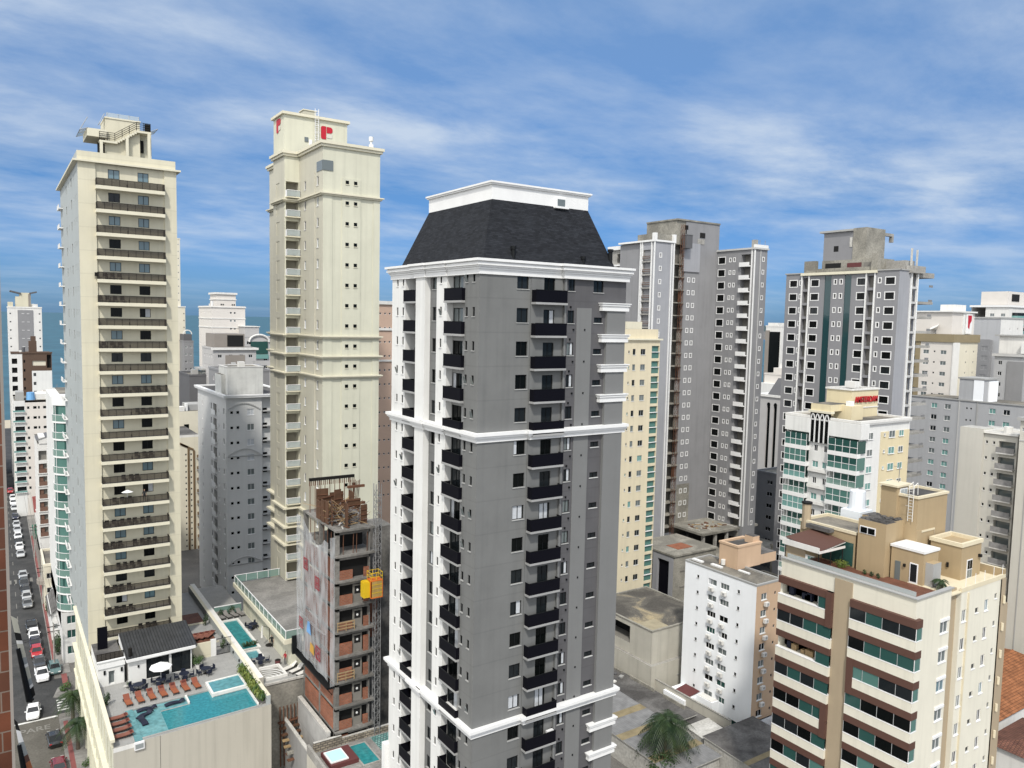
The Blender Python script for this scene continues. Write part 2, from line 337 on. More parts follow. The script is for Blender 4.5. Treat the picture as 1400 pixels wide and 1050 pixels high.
def shade_pick(rng, *opts):
    """picks one of the (weight, dict) options"""
    t = sum(o[0] for o in opts); x = rng.random()*t
    for wt, d in opts:
        x -= wt
        if x <= 0: return d
    return opts[-1][1]
def joined(mbs):
    r = MB()
    for b in mbs:
        i = len(r.v); r.v += b.v
        for f, k in zip(b.f, b.mi): r.f.append(tuple(i+j for j in f)); r.mi.append(r.mat(b.ms[k]))
    return r

# palette (base colours; recess_shade has shade painted in)
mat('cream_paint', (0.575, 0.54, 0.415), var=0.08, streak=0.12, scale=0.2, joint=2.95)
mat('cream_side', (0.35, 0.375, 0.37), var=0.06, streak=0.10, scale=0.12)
mat('cream_trim', (0.62, 0.585, 0.46), var=0.04, streak=0.05)
mat('sand_paint', (0.565, 0.555, 0.445), var=0.08, streak=0.12, scale=0.2)
mat('sand_panel', (0.47, 0.45, 0.36), var=0.05, streak=0.08)
mat('white_paint', (0.66, 0.66, 0.64), var=0.07, streak=0.13, scale=0.3)
mat('white_trim', (0.70, 0.70, 0.69), var=0.06, streak=0.04)
mat('off_white', (0.66, 0.65, 0.62), var=0.07, streak=0.12)
mat('tower_gray', (0.155, 0.157, 0.153), var=0.11, streak=0.14, scale=0.3, joint=2.95)
mat('tower_gray_mid', (0.165, 0.167, 0.165), var=0.05, streak=0.06)
mat('tower_gray_dark', (0.092, 0.090, 0.094), var=0.12, streak=0.12, joint=2.95)
mat('slab_gray', (0.33, 0.33, 0.32), var=0.08)
mat('ledge_gray', (0.45, 0.45, 0.44), var=0.08)
mat('black_panel', (0.005, 0.005, 0.008), rough=0.45, var=0.1, spec=0.06)
mat('dark_metal', (0.016, 0.015, 0.014), rough=0.55, var=0.1, spec=0.12)
mat('rail_mesh', (0.042, 0.036, 0.030), rough=0.6, var=0.1, alpha=0.84, spec=0.1)
mat('black_frame', (0.009, 0.010, 0.011), rough=0.5, var=0.05, spec=0.12)
mat('white_frame', (0.72, 0.72, 0.72), rough=0.5, var=0.03)
mat('gray_frame', (0.35, 0.36, 0.36), rough=0.5, var=0.03)
mat('dark_interior', (0.012, 0.012, 0.012), rough=0.9, var=0.3)
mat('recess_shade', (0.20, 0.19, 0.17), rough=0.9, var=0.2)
mat('curtain', (0.48, 0.50, 0.52), rough=0.85, var=0.15, scale=3.0)
mat('bed_sheet', (0.62, 0.66, 0.74), rough=0.8, var=0.1)
glass('dark_glass', (0.013, 0.016, 0.018), spec=0.28)
glass('black_glass', (0.004, 0.005, 0.005), spec=0.14, rough=0.12)
glass('blue_glass', (0.12, 0.19, 0.22), spec=0.7)
glass('teal_glass', (0.075, 0.165, 0.145), spec=0.45, rough=0.1)
glass('teal_dark', (0.024, 0.07, 0.062), spec=0.4, rough=0.1)
glass('teal_light', (0.15, 0.29, 0.27), spec=0.4, rough=0.12)
glass('rail_glass', (0.42, 0.47, 0.47), spec=0.6, rough=0.1, alpha=0.62)
glass('rail_teal', (0.17, 0.28, 0.245), spec=0.45, rough=0.1, alpha=0.75)
glass('gray_glass', (0.13, 0.15, 0.15), spec=0.6)
stained('roof_old', (0.10, 0.095, 0.085), (0.22, 0.20, 0.165), 0.16, 0.40, 0.62, c3=(0.30, 0.28, 0.24))
stained('roof_dark', (0.065, 0.062, 0.060), (0.15, 0.145, 0.14), 0.2, 0.42, 0.66)
stained('roof_patched', (0.075, 0.070, 0.062), (0.125, 0.116, 0.10), 0.17, 0.42, 0.54, c3=(0.36, 0.30, 0.19))
stained('concrete', (0.25, 0.24, 0.22), (0.36, 0.35, 0.325), 0.25, 0.40, 0.65)
stained('concrete_site', (0.13, 0.125, 0.115), (0.23, 0.22, 0.205), 0.3, 0.40, 0.65)
stained('concrete_old', (0.18, 0.172, 0.15), (0.31, 0.295, 0.255), 0.22, 0.40, 0.65)
stained('concrete_pale', (0.40, 0.39, 0.36), (0.50, 0.49, 0.46), 0.3, 0.40, 0.65)
mat('wall_stained', (0.44, 0.415, 0.355), var=0.05, streak=0.16, scale=0.15)
stained('asphalt', (0.040, 0.041, 0.042), (0.068, 0.068, 0.068), 0.25, 0.38, 0.68, bump=0.15)
stained('asphalt_pale', (0.090, 0.084, 0.072), (0.125, 0.117, 0.102), 0.25, 0.38, 0.68, bump=0.15)
stained('pavement', (0.17, 0.165, 0.155), (0.26, 0.25, 0.235), 0.3, 0.40, 0.65)
stained('city_ground', (0.11, 0.105, 0.10), (0.19, 0.18, 0.165), 0.05, 0.40, 0.65)
brick('shingle', (0.008, 0.009, 0.012), (0.019, 0.021, 0.026), (0.004, 0.005, 0.006), 0.5, 0.16, 0.012, rough=0.85, bump=0.5)
brick('red_brick', (0.27, 0.10, 0.055), (0.21, 0.078, 0.045), (0.20, 0.15, 0.12), 0.38, 0.19, 0.015)
brick('pool_tile', (0.275, 0.273, 0.262), (0.295, 0.292, 0.28), (0.22, 0.216, 0.207), 0.9, 0.9, 0.012, axis='x', bump=0.05, rough=0.6, var=0.06)
brick('wood_deck', (0.13, 0.055, 0.036), (0.16, 0.070, 0.045), (0.05, 0.022, 0.016), 3.0, 0.14, 0.012, axis='y', rough=0.6)
water('pool_water', (0.028, 0.185, 0.215), 0.05, 3.2, 0.25)
water('shelf_water', (0.12, 0.27, 0.29), 0.06, 2.2, 0.08)
water('spa_water', (0.09, 0.25, 0.28), 0.06, 2.2, 0.08)
water('green_water', (0.03, 0.20, 0.21), 0.05, 2.2, 0.08)
# ================================================================== the setting
mat('sea_far', (0.02, 0.07, 0.10), var=0)
water('sea', (0.030, 0.095, 0.125), 0.5, 0.02, 0.25)
b = MB(); b.face([(-4000, -200, 0), (9000, -200, 0), (9000, 480, 0), (-4000, 480, 0)], 'city_ground'); b.face([(900, 480, 0), (12000, 480, 0), (12000, 7800, 0), (9000, 7800, 0)], 'city_ground')
struct(b.build('ground'))
mat('sand', (0.42, 0.37, 0.28), var=0.1)
b = MB(); b.face([(-4000, 470, 0.02), (900, 470, 0.02), (900, 510, 0.02), (-4000, 510, 0.02)], 'sand'); struct(b.build('beach'))
b = MB(); b.face([(-30000, 505, 0.05), (900, 505, 0.05), (9000, 7900, 0.05), (40000, 40000, 0.05), (-30000, 40000, 0.05)], 'sea'); struct(b.build('sea'))
mat('far_hill', (0.05, 0.075, 0.075), var=0.15, scale=0.004)
b = MB(); rr = random.Random(3)
pts = []
for i in range(41):
    x = 5200 + i*110; h = 150*math.exp(-((i-17)/9.0)**2) + 45*math.exp(-((i-31)/5.0)**2) + rr.random()*7
    pts.append((x, 8200 - i*60, h))
for i in range(40):
    (x0, y0, h0), (x1, y1, h1) = pts[i], pts[i+1]
    b.face([(x0, y0-500, 0), (x1, y1-500, 0), (x1, y1, h1), (x0, y0, h0)], 'far_hill'); b.face([(x0, y0, h0), (x1, y1, h1), (x1, y1+600, 0), (x0, y0+600, 0)], 'far_hill')
struct(b.build('hills'))

# street running away to the sea on the left, and the cross street in front of the corner podium
b = MB(); b.face([(-3.2, 20, .006), (6.7, 20, .006), (6.7, 128.6, .006), (-3.2, 128.6, .006)], 'asphalt_pale'); struct(b.build('near_street'))
b = MB(); b.face([(-3.2, 128.6, .006), (6.7, 128.6, .006), (6.7, 130, .006), (-3.2, 130, .006)], 'asphalt_pale'); b.face([(-60, 130, .006), (9, 130, .006), (9, 143.2, .006), (-60, 143.2, .006)], 'asphalt'); b.face([(-3.2, 143.2, .006), (7.0, 143.2, .006), (7.0, 468, .006), (-3.2, 468, .006)], 'asphalt'); struct(b.build('road'))
mat('red_paving', (0.22, 0.075, 0.070), var=0.15, scale=1.5)
mat('road_paint', (0.62, 0.62, 0.60), var=0.25, scale=2.5)
mat('worn_paint', (0.19, 0.183, 0.165), var=0.35, scale=3.5)
b = MB()
b.box(6.7, 20, 0, 9.28, 128, .14, 'pavement'); b.box(7.0, 144.6, 0, 9.4, 300, .14, 'pavement'); b.box(7.0, 300, 0, 9.4, 466, .14, 'pavement')
b.box(-6.0, 20, 0, -3.2, 128, .14, 'pavement'); b.box(-6.0, 145, 0, -3.2, 466, .14, 'pavement')
struct(b.build('sidewalk'))
b = MB()
b.face([(7.15, 20, .145), (7.75, 20, .145), (7.75, 127, .145), (7.15, 127, .145)], 'red_paving')
b.face([(7.15, 147, .145), (7.6, 147, .145), (7.6, 240, .145), (7.15, 240, .145)], 'red_paving'); b.face([(8.0, 139.2, .012), (8.8, 139.2, .012), (8.8, 147, .012), (8.0, 147, .012)], 'red_paving')
struct(b.build('tactile_paving'))
b = MB()
b.face([(1.2, 129.3, .012), (6.6, 129.3, .012), (6.6, 129.75, .012), (1.2, 129.75, .012)], 'road_paint')
for i in range(5): b.face([(6.75, 131.0+i*.9, .012), (8.2, 131.0+i*.9, .012), (8.2, 131.45+i*.9, .012), (6.75, 131.45+i*.9, .012)], 'road_paint')
for i in range(5): b.face([(1.6+i*1.0, 199, .012), (2.1+i*1.0, 199, .012), (2.1+i*1.0, 202, .012), (1.6+i*1.0, 202, .012)], 'worn_paint')
for y in range(150, 300, 8): b.face([(2.6, y, .012), (2.72, y, .012), (2.72, y+3, .012), (2.6, y+3, .012)], 'worn_paint')
struct(b.build('road_markings'))
def text_obj(name, body, size, mname, loc, rot, parent=None, extrude=0.0, ax=1.0, font_w=1.0):
    c = bpy.data.curves.new(name, 'FONT'); c.body = body; c.size = size; c.extrude = extrude; c.align_x = 'CENTER'; c.align_y = 'CENTER'; c.offset = 0.015*size*font_w
    o = bpy.data.objects.new(name, c); COL.objects.link(o)
    dg = bpy.context.evaluated_depsgraph_get(); me = bpy.data.meshes.new_from_object(o.evaluated_get(dg)); me.name = name
    bpy.data.objects.remove(o); bpy.data.curves.remove(c)
    me.materials.clear(); me.materials.append(M[mname])
    o = bpy.data.objects.new(name, me); COL.objects.link(o); o.location = loc; o.rotation_euler = rot; o.scale = (ax, 1, 1)
    if parent is not None: o.parent = parent
    return o
struct(text_obj('road_markings', 'PARE', 2.0, 'worn_paint', (3.6, 126.6, .016), (0, 0, 0), ax=0.85))

# ================================================================== left cream tower with dark railings
FH = 2.95
rg = random.Random(11); mat('gray_box2', (0.16, 0.16, 0.155), var=0.05)
b = Bld('apartment_tower', 'tall cream tower with dark railed balconies and a rooftop stair', 'tower', (15.3, 113.65, 14.4))
top = 78.9; holes = []; fl = [75.6-FH*i for i in range(21)]
winA = lambda: dict(frame='black_frame', split=True, depth=0.12, **shade_pick(rg, (5, dict(pane='black_glass')), (4, dict(pane='blue_glass')), (1, dict(pane='black_glass', curtain=(0.5, 1.0))), (1.2, dict(pane='dark_glass'))))
for i, z in enumerate(fl + [75.6-FH*21]):
    for a0, a1 in ((12.93, 14.28), (16.4, 17.72)):
        holes.append(H(a0, a1, z+1.12+.43, z+2.72, win=winA()))
b.fy(113.65, 11.5, 19.6, 14.4, top, 'cream_paint', holes)
b.fy(113.45, 9.5, 11.5, 14.4, top, 'cream_paint'); b.fy(113.45, 19.6, 21.1, 14.4, top, 'cream_paint')
b.w.face([(11.5, 113.45, 14.4), (11.5, 113.65, 14.4), (11.5, 113.65, top), (11.5, 113.45, top)], 'cream_paint'); b.w.face([(19.6, 113.65, 14.4), (19.6, 113.45, 14.4), (19.6, 113.45, top), (19.6, 113.65, top)], 'cream_paint')
holes = []
for i in range(22):
    z = 75.6-FH*i + 1.4
    for j, (y0, y1, zz, hh) in enumerate(((115.3, 115.75, .25, .8), (117.2, 117.65, .25, .8), (119.2, 119.65, .25, .8), (122.6, 123.8, -.1, 1.2), (127.0, 127.45, .25, .8), (131.0, 132.2, -.1, 1.2))):
        holes.append(H(y0, y1, z+zz, z+zz+hh, win=dict(name='side_window' if j < 3 or j == 4 else 'wide_side_window', frame='gray_box2', pane=shade_pick(rg, (3, dict(p='dark_glass')), (2, dict(p='gray_glass')))['p'], nx=1 if hh < 1 else 2, t=.04)))
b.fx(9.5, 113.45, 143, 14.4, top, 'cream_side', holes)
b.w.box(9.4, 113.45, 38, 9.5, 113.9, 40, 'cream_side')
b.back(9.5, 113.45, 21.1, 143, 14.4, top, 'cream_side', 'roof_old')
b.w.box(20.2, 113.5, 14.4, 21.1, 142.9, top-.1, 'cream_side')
q = MB(); q.box(8.95, 112.95, 78.9, 21.6, 143.5, 79.12, 'cream_trim'); q.box(9.45, 113.42, 79.12, 21.0, 113.75, 80.25, 'cream_paint'); q.box(9.45, 113.75, 79.12, 9.75, 143, 80.25, 'cream_side'); q.box(20.7, 113.75, 79.12, 21.0, 143, 80.25, 'cream_side'); q.box(9.75, 142.7, 79.12, 20.7, 143, 80.25, 'cream_side'); q.box(9.75, 113.75, 79.12, 20.7, 142.7, 79.3, 'roof_old')
b.part('parapet', q)
# balconies: slab, then a railing as its sub-part
def railing_A():
    r = MB(); x0, x1, y0, h = -4.0, 4.0, -1.25, .92
    r.box(x0, y0, h-.05, x1, y0+.05, h, 'dark_metal'); r.box(x0, y0, .04, x1, y0+.04, .09, 'dark_metal')
    for s_ in (x0, x1-.05): r.box(s_, y0+.05, .0, s_+.05, -.02, h-.01, 'dark_metal')
    n = 9
    for i in range(n+1): x = x0+(x1-x0)*i/n; r.box(x-.025, y0+.005, 0, x+.025, y0+.045, h-.05, 'dark_metal')
    r.face([(x0, y0+.02, .09), (x1, y0+.02, .09), (x1, y0+.02, h-.05), (x0, y0+.02, h-.05)], 'rail_mesh')
    for k in range(5): z = .2+.15*k; r.box(x0, y0+.022, z, x1, y0+.034, z+.018, 'dark_metal')
    r.box(-.5, y0+.05, .03, -.38, y0+.3, .42, 'dark_metal')
    return r
def slab_A():
    r = MB(); r.box(-4.05, -1.3, -.43, 4.05, 0, 0, 'cream_trim', top='concrete_pale'); return r
rm = railing_A(); sm_ = slab_A(); ro = so = None
for i, z in enumerate(fl):
    loc = Vector((15.45, 113.65, z+.43))-b.o
    if ro is None:
        so = sm_.build('balcony', b.e); so.location = loc; ro = rm.build('railing', so)
    else:
        s2 = put('balcony', so.data, b.e, loc); put('railing', ro.data, s2)
# far balconies on the street side
q = MB()
fb = MB(); fb.box(-.55, -1.9, 0, 0, 1.9, .14, 'white_trim'); fb.box(-.55, -1.9, .14, -.5, 1.9, .62, 'off_white'); fb.box(-.56, -1.92, .62, -.48, 1.92, .67, 'white_frame')
f0 = None
for i in range(22):
    loc = Vector((9.5, 140.3, 75.6-FH*i))-b.o
    if f0 is None: f0 = fb.build('side_balcony', b.e); f0.location = loc
    else: put('side_balcony', f0.data, b.e, loc)
# roof stair and platform
q = MB()
q.box(13.05, 116.6, 79.3, 17.2, 121.5, 85.35, 'cream_paint', top='roof_old'); q.box(13.0, 116.5, 85.35, 17.3, 121.6, 85.55, 'cream_trim')
q.box(16.9, 117.6, 79.3, 18.75, 121.5, 84.6, 'cream_paint'); b.part('stair_house', q)
q = MB(); q.box(10.9, 116.2, 82.75, 13.3, 121.4, 83.05, 'cream_trim'); q.box(10.9, 116.2, 83.05, 13.3, 116.45, 83.75, 'cream_trim'); q.box(10.9, 116.45, 83.05, 11.15, 121.4, 83.75, 'cream_paint'); q.box(12.55, 117.4, 79.3, 13.04, 121.0, 82.75, 'dark_interior'); b.part('platform', q)
q = MB()
for x in (12.5, 15.55, 18.2): q.box(x-.17, 115.85, 79.3, x+.17, 116.2, {12.5: 82.2, 15.55: 83.2, 18.2: 84.0}[x], 'cream_trim')
q.box(12.3, 115.9, 82.1, 14.1, 117.0, 82.36, 'cream_trim'); q.box(16.7, 115.9, 83.92, 18.45, 117.5, 84.18, 'cream_trim')
n = 9
for i in range(n):
    x = 14.1+(16.7-14.1)*i/n; z = 82.2+(84.0-82.2)*i/n; q.box(x, 115.9, z-.1, x+.3, 116.55, z+.22, 'cream_trim')
q.box(16.75, 117.0, 79.3, 17.1, 117.5, 83.9, 'cream_side'); q.box(17.3, 117.35, 81.6, 17.75, 117.58, 83.2, 'dark_interior')
b.part('roof_stair', q)
q = MB()
path = [(12.3, 82.36), (14.1, 82.36), (16.7, 84.18), (18.4, 84.18)]
for (xa, za), (xb, zb) in zip(path, path[1:]):
    for k in range(4): q.tube((xa, 115.95, za+.28+.26*k), (xb, 115.95, zb+.28+.26*k), .035, 'dark_metal', 5)
    nn = max(2, int((xb-xa)/.7))
    for i in range(nn+1): t = i/nn; x = xa+(xb-xa)*t; z = za+(zb-za)*t; q.tube((x, 115.95, z), (x, 115.95, z+1.08), .04, 'dark_metal', 5)
q.box(17.7, 116.0, 84.2, 18.4, 116.2, 85.2, 'dark_metal'); b.part('stair_railing', q)
q = MB()
def glass_wing(q, x0, z0, x1, z1, y0, y1):
    q.face([(x0, y0, z0), (x1, y0, z1), (x1, y1, z1), (x0, y1, z0)], 'rail_glass')
    for y in (y0, (y0+y1)/2, y1): q.tube((x0, y, z0), (x1, y, z1), .04, 'gray_frame', 5)
    q.tube((x0, y0, z0), (x0, y1, z0), .04, 'gray_frame', 5); q.tube((x1, y0, z1), (x1, y1, z1), .04, 'gray_frame', 5)
glass_wing(q, 11.0, 83.75, 10.1, 83.4, 116.2, 121.4); glass_wing(q, 10.1, 83.4, 11.0, 85.1, 116.3, 117.0); glass_wing(q, 18.6, 84.6, 19.6, 85.1, 117.6, 121)
glass_wing(q, 12.4, 84.6, 13.0, 85.9, 116.5, 118)
for x in (13.3, 14.6, 15.9, 17.1): q.tube((x, 116.6, 85.5), (x, 116.6, 86.1), .04, 'gray_frame', 5)
q.face([(13.2, 116.6, 85.6), (17.1, 116.6, 85.6), (17.1, 116.6, 86.1), (13.2, 116.6, 86.1)], 'rail_glass'); b.part('glass_canopy', q)
towerA = b.done()

# furniture standing on some of its balconies
def balcony_set(loc, n, table, rng):
    e_ = empty('balcony_seating', loc)
    if table:
        q = MB(); q.box(-.5, -.35, .68, .5, .35, .72, 'dark_metal'); q.tube((0, 0, 0), (0, 0, .68), .05, 'dark_metal'); q.box(-.3, -.3, 0, .3, .3, .03, 'dark_metal'); q.build('table', e_)
    for i in range(n):
        x = -1.3+i*.85 + rng.random()*.2
        q = MB(); q.box(x-.25, -.25, .36, x+.25, .25, .44, 'dark_metal'); q.box(x-.25, .2, .44, x+.25, .26, .86, 'dark_metal')
        for sx in (-.22, .22):
            for sy in (-.22, .22): q.tube((x+sx, sy, 0), (x+sx, sy, .36), .02, 'dark_metal', 4)
        q.build('chair', e_)
    return e_
sets = [(4, 12.6, 4, 1), (5, 12.9, 4, 1), (7, 13.3, 3, 1), (9, 14.1, 4, 1), (9, 17.2, 4, 0), (10, 17.0, 4, 1), (12, 16.9, 3, 1), (13, 15.2, 3, 1), (14, 14.2, 3, 1), (15, 13.2, 4, 1), (15, 16.5, 3, 0), (16, 13.0, 3, 1), (16, 16.4, 4, 1), (17, 14.4, 4, 0), (18, 13.0, 4, 1), (19, 13.3, 4, 1), (20, 17.0, 3, 1)]
side = {0: 'left', 1: 'middle', 2: 'right'}
for k, x, n, tb in sets:
    o = balcony_set((x, 113.0, fl[k]+.44), n, tb, rg)
    tag(o, 'dark %s, %s half of the railed tower, balcony %d from the top' % ('table and chairs' if tb else 'row of chairs', 'right' if x > 15.4 else 'left', k+1), 'furniture', 'balcony seating on the cream tower')
# ================================================================== corner podium with the pool deck (its front runs slightly askew)
DZ = 14.4
SH = lambda x, y: y + 0.055*(x-9.4)
def shear(mb):
    mb.v = [(p[0], SH(p[0], p[1]), p[2]) for p in mb.v]; return mb
b = Bld('podium_building', 'low cream corner podium under the railed tower, stained blank front wall and roof pool deck', 'building', (17.5, 100, 0))
q = b.w
POOL = [(12.3, 20.9, 88.3, 95.3), (20.9, 25.1, 88.3, 93.4), (21.0, 24.7, 93.75, 96.8)]
q.grid([9.4, 26.2], [87.75, 132], lambda x, y: (x, y, DZ), 'pool_tile', POOL)
# basins
for x0, x1, y0, y1 in POOL:
    for p in ([(x0, y0), (x1, y0)], [(x1, y0), (x1, y1)], [(x1, y1), (x0, y1)], [(x0, y1), (x0, y0)]):
        if p[0][0] == p[1][0] == 20.9: continue
        q.face([(*p[0], 13.6), (*p[1], 13.6), (*p[1], DZ), (*p[0], DZ)], 'pool_tile')
q.face([(9.4, 87.75, 0), (26.2, 87.75, 0), (26.2, 87.75, DZ-.001), (9.4, 87.75, DZ-.001)], 'wall_stained')
q.box(13.98, 87.735, 0, 14.02, 87.75, DZ, 'roof_dark'); q.box(9.42, 87.73, 13.9, 12.2, 87.75, 14.38, 'off_white')
# street side: pilasters, dark slots between them and two ledges
hs_ = []
for i in range(15):
    y = 89.2+i*2.9
    for z0, z1 in ((1.2, 5.2), (6.4, 9.4), (10.0, 13.4)): hs_.append(H(y, y+1.3, z0, z1, d=.35, back='gray_glass' if (i+int(z0)) % 3 else 'sand_panel'))
q2 = MB(); keep = b.w; b.w = q2
b.fx(9.4, 87.75, 132, 0, DZ, 'sand_paint', hs_); b.w = keep
q.face  # walls of the street side share the wall mesh
for f, k in zip(q2.f, q2.mi): q.face([q2.v[i] for i in f], q2.ms[k])
q.box(8.9, 87.75, 9.5, 9.4, 132, 9.85, 'cream_trim'); q.box(9.0, 87.75, 5.5, 9.4, 132, 5.8, 'cream_trim')
for i in range(16): y = 88.2+i*2.9; q.box(9.18, y, 0, 9.4, y+.7, 9.5, 'sand_paint')
q.face([(26.2, 87.75, 0), (26.2, 132, 0), (26.2, 132, DZ), (26.2, 87.75, DZ)], 'off_white'); q.face([(26.2, 132, 0), (9.4, 132, 0), (9.4, 132, DZ), (26.2, 132, DZ)], 'off_white')
shear(q)
pb = MB(); pb.box(9.1, 87.45, 15.2, 9.55, 132, 15.5, 'cream_trim'); pb.box(9.25, 87.9, DZ, 9.45, 132, 15.2, 'cream_paint'); b.part('street_parapet', shear(pb))
pb = MB(); pb.box(25.75, 88.0, DZ, 26.2, 132, 15.45, 'cream_side', top='cream_trim'); pb.box(24.75, 88.3, DZ, 24.9, 97.5, 14.72, 'off_white'); b.part('side_parapet', shear(pb))
for y in range(97, 112, 3):
    l_ = MB(); l_.box(25.6, y, 14.95, 25.75, y+.16, 15.25, 'black_frame'); b.part('wall_lamp', shear(l_))
b.done()
# the pool: coping, shelves and water
pl = tag(empty('swimming_pool', (18, 92, DZ)), 'turquoise swimming pool with pale shallow shelf and raised square spa on the podium roof', 'pool')
def rel(mb, o): mb.v = [tuple(Vector(p)-o.location) for p in mb.v]; return mb
c = MB()
c.box(11.5, 87.85, DZ+.003, 12.3, 95.5, DZ+.03, 'shelf_water')
c.box(11.35, 87.8, DZ, 11.5, 95.7, DZ+.10, 'pool_tile'); c.box(12.3, 95.3, DZ, 20.9, 95.55, DZ+.10, 'pool_tile'); c.box(24.4+.7, 88.3, DZ, 25.3, 97.0, DZ+.12, 'pool_tile'); c.box(12.3, 88.05, DZ, 25.1, 88.28, DZ+.09, 'pool_tile')
c.box(20.75, 93.4, DZ-.3, 21.0, 97.05, DZ+.38, 'off_white'); c.box(21.0, 96.8, DZ-.3, 24.95, 97.05, DZ+.38, 'off_white'); c.box(21.0, 93.4, DZ-.3, 24.7, 93.7, DZ+.38, 'off_white'); c.box(24.7, 93.4, DZ-.3, 24.95, 96.8, DZ+.38, 'off_white')
rel(shear(c), pl).build('coping', pl)
c = MB(); c.face([(15.0, 88.28, 14.33), (25.1, 88.28, 14.33), (25.1, 93.4, 14.33), (15.0, 93.4, 14.33)], 'pool_water'); c.face([(18.2, 93.4, 14.33), (20.75, 93.4, 14.33), (20.75, 95.3, 14.33), (18.2, 95.3, 14.33)], 'pool_water'); rel(shear(c), pl).build('deep_water', pl)
c = MB(); c.face([(12.3, 88.28, 14.335), (15.0, 88.28, 14.335), (15.0, 95.3, 14.335), (12.3, 95.3, 14.335)], 'shelf_water'); c.face([(15.0, 93.4, 14.335), (18.0, 93.4, 14.335), (18.0, 95.3, 14.335), (15.0, 95.3, 14.335)], 'shelf_water'); c.box(15.0, 93.25, 13.7, 18.2, 93.4, 14.36, 'pool_tile'); c.box(18.0, 93.4, 13.7, 18.2, 95.3, 14.6, 'off_white'); rel(shear(c), pl).build('shallow_water', pl)
c = MB(); c.face([(21.0, 93.7, 14.70), (24.7, 93.7, 14.70), (24.7, 96.8, 14.70), (21.0, 96.8, 14.70)], 'spa_water'); rel(shear(c), pl).build('spa_water', pl)
mat('gray_box', (0.25, 0.27, 0.27), var=0.1)
c = MB(); c.box(11.4, 87.5, 13.6, 12.4, 87.74, 14.42, 'white_frame'); c.box(11.5, 87.48, 13.75, 12.3, 87.5, 14.25, 'gray_box'); shear(c); o = rel(c, pl).build('overflow_frame', pl)

# loungers
mat('orange_cushion', (0.25, 0.08, 0.038), var=0.12, scale=2); mat('rust_cushion', (0.19, 0.058, 0.034), var=0.12, scale=2); mat('brown_cushion', (0.19, 0.075, 0.052), var=0.12, scale=2); mat('navy_fabric', (0.012, 0.016, 0.032), rough=0.6, var=0.15); mat('maroon_pillow', (0.09, 0.02, 0.015), var=0.1)
def lounger(name, cushion, frame, pillow=None, back_angle=38, back_mat=None):
    e_ = empty(name)
    q = MB()
    for sx in (-.3, .3): q.box(sx-.03, -1.0, .24, sx+.03, .95, .30, frame)
    for y in (-.95, .85): q.box(-.3, y, .24, .3, y+.05, .29, frame)
    q.build('frame', e_)
    for sx in (-.3, .3):
        for y in (-.9, .85): l_ = MB(); l_.box(sx-.03, y-.03, 0, sx+.03, y+.03, .24, frame); l_.build('leg', e_)
    q = MB(); q.box(-.33, -1.0, .30, .33, .25, .39, cushion); q.build('seat_cushion', e_)
    q = MB(); a = R(back_angle); q.obox((0, .25+.4*math.cos(a), .34+.4*math.sin(a)), (.66, .82, .09), back_mat or cushion, rx=a); bk = q.build('backrest', e_)
    if pillow: q = MB(); q.obox((0, .25+.55*math.cos(a), .42+.55*math.sin(a)), (.42, .26, .11), pillow, rx=a); q.build('pillow', bk)
    return e_
lo = [lounger('pool_lounger', 'orange_cushion', 'dark_metal', None, back_mat='rust_cushion'), lounger('pool_lounger', 'orange_cushion', 'dark_metal', 'maroon_pillow', back_mat='rust_cushion')]
xs = [12.05+1.275*i for i in range(7)]; first = [None, None]
for i, x in enumerate(xs):
    k = 0 if i in (0, 1, 6) else 1
    loc = (x, SH(x, 97.25), DZ)
    if first[k] is None: o = lo[k]; o.location = loc; first[k] = o
    else: o = copy_tree(lo[k], loc)
    o.rotation_euler.z = R(6)
    tag(o, '%s orange lounger along the far pool edge, %s' % (['leftmost', 'second from the left', 'third from the left', 'at the middle', 'third from the right', 'second from the right', 'rightmost'][i], 'with a dark pillow' if k else 'without a pillow'), 'lounger', 'orange loungers facing the turquoise pool')
bl = lounger('pool_lounger', 'brown_cushion', 'dark_metal', 'maroon_pillow', back_angle=12)
for i in range(4):
    loc = (10.55, SH(10.5, 89.5+1.45*i), DZ); o = bl if i == 0 else copy_tree(bl, loc); o.location = loc; o.rotation_euler.z = R(-88)
    tag(o, 'brown lounger on the street side of the deck, %s from the blank wall' % ['first', 'second', 'third', 'last'][i], 'lounger', 'brown loungers beside the shallow shelf')
def float_lounger(loc, rz, L_, label):
    q = MB()
    n = 8
    prof = [(-L_/2 + L_*i/n, .10+.16*math.sin(math.pi*(i/n)*1.2+.2) + (.28 if i >= n-1 else 0)) for i in range(n+1)]
    for (y0, z0), (y1, z1) in zip(prof, prof[1:]):
        for s_, t_ in ((z0, z1),): q.face([(-.32, y0, s_), (.32, y0, s_), (.32, y1, t_), (-.32, y1, t_)], 'navy_fabric'); q.face([(-.32, y0, s_-.1), (-.32, y1, t_-.1), (.32, y1, t_-.1), (.32, y0, s_-.1)], 'navy_fabric')
        for s_ in (-.32, .32): q.face([(s_, y0, z0-.1), (s_, y1, z1-.1), (s_, y1, z1), (s_, y0, z0)], 'navy_fabric')
    o = q.build('shelf_lounger'); o.location = loc; o.rotation_euler.z = rz
    tag(o, label, 'lounger', 'navy loungers in the shallow water')
float_lounger((13.7, SH(13.7, 94.6), 14.36), R(-88), 2.1, 'navy lounger in shallow water along the far edge of the shelf')
float_lounger((13.3, SH(13.3, 93.3), 14.36), R(-55), 2.0, 'navy lounger lying askew in the shallow water, middle of the three together')
float_lounger((12.9, SH(12.9, 91.9), 14.36), R(8), 1.9, 'navy lounger in shallow water nearest the blank front wall')
float_lounger((16.7, SH(16.7, 94.3), 14.36), R(-84), 2.2, 'single navy lounger in the narrow shelf beside the white pool bench')

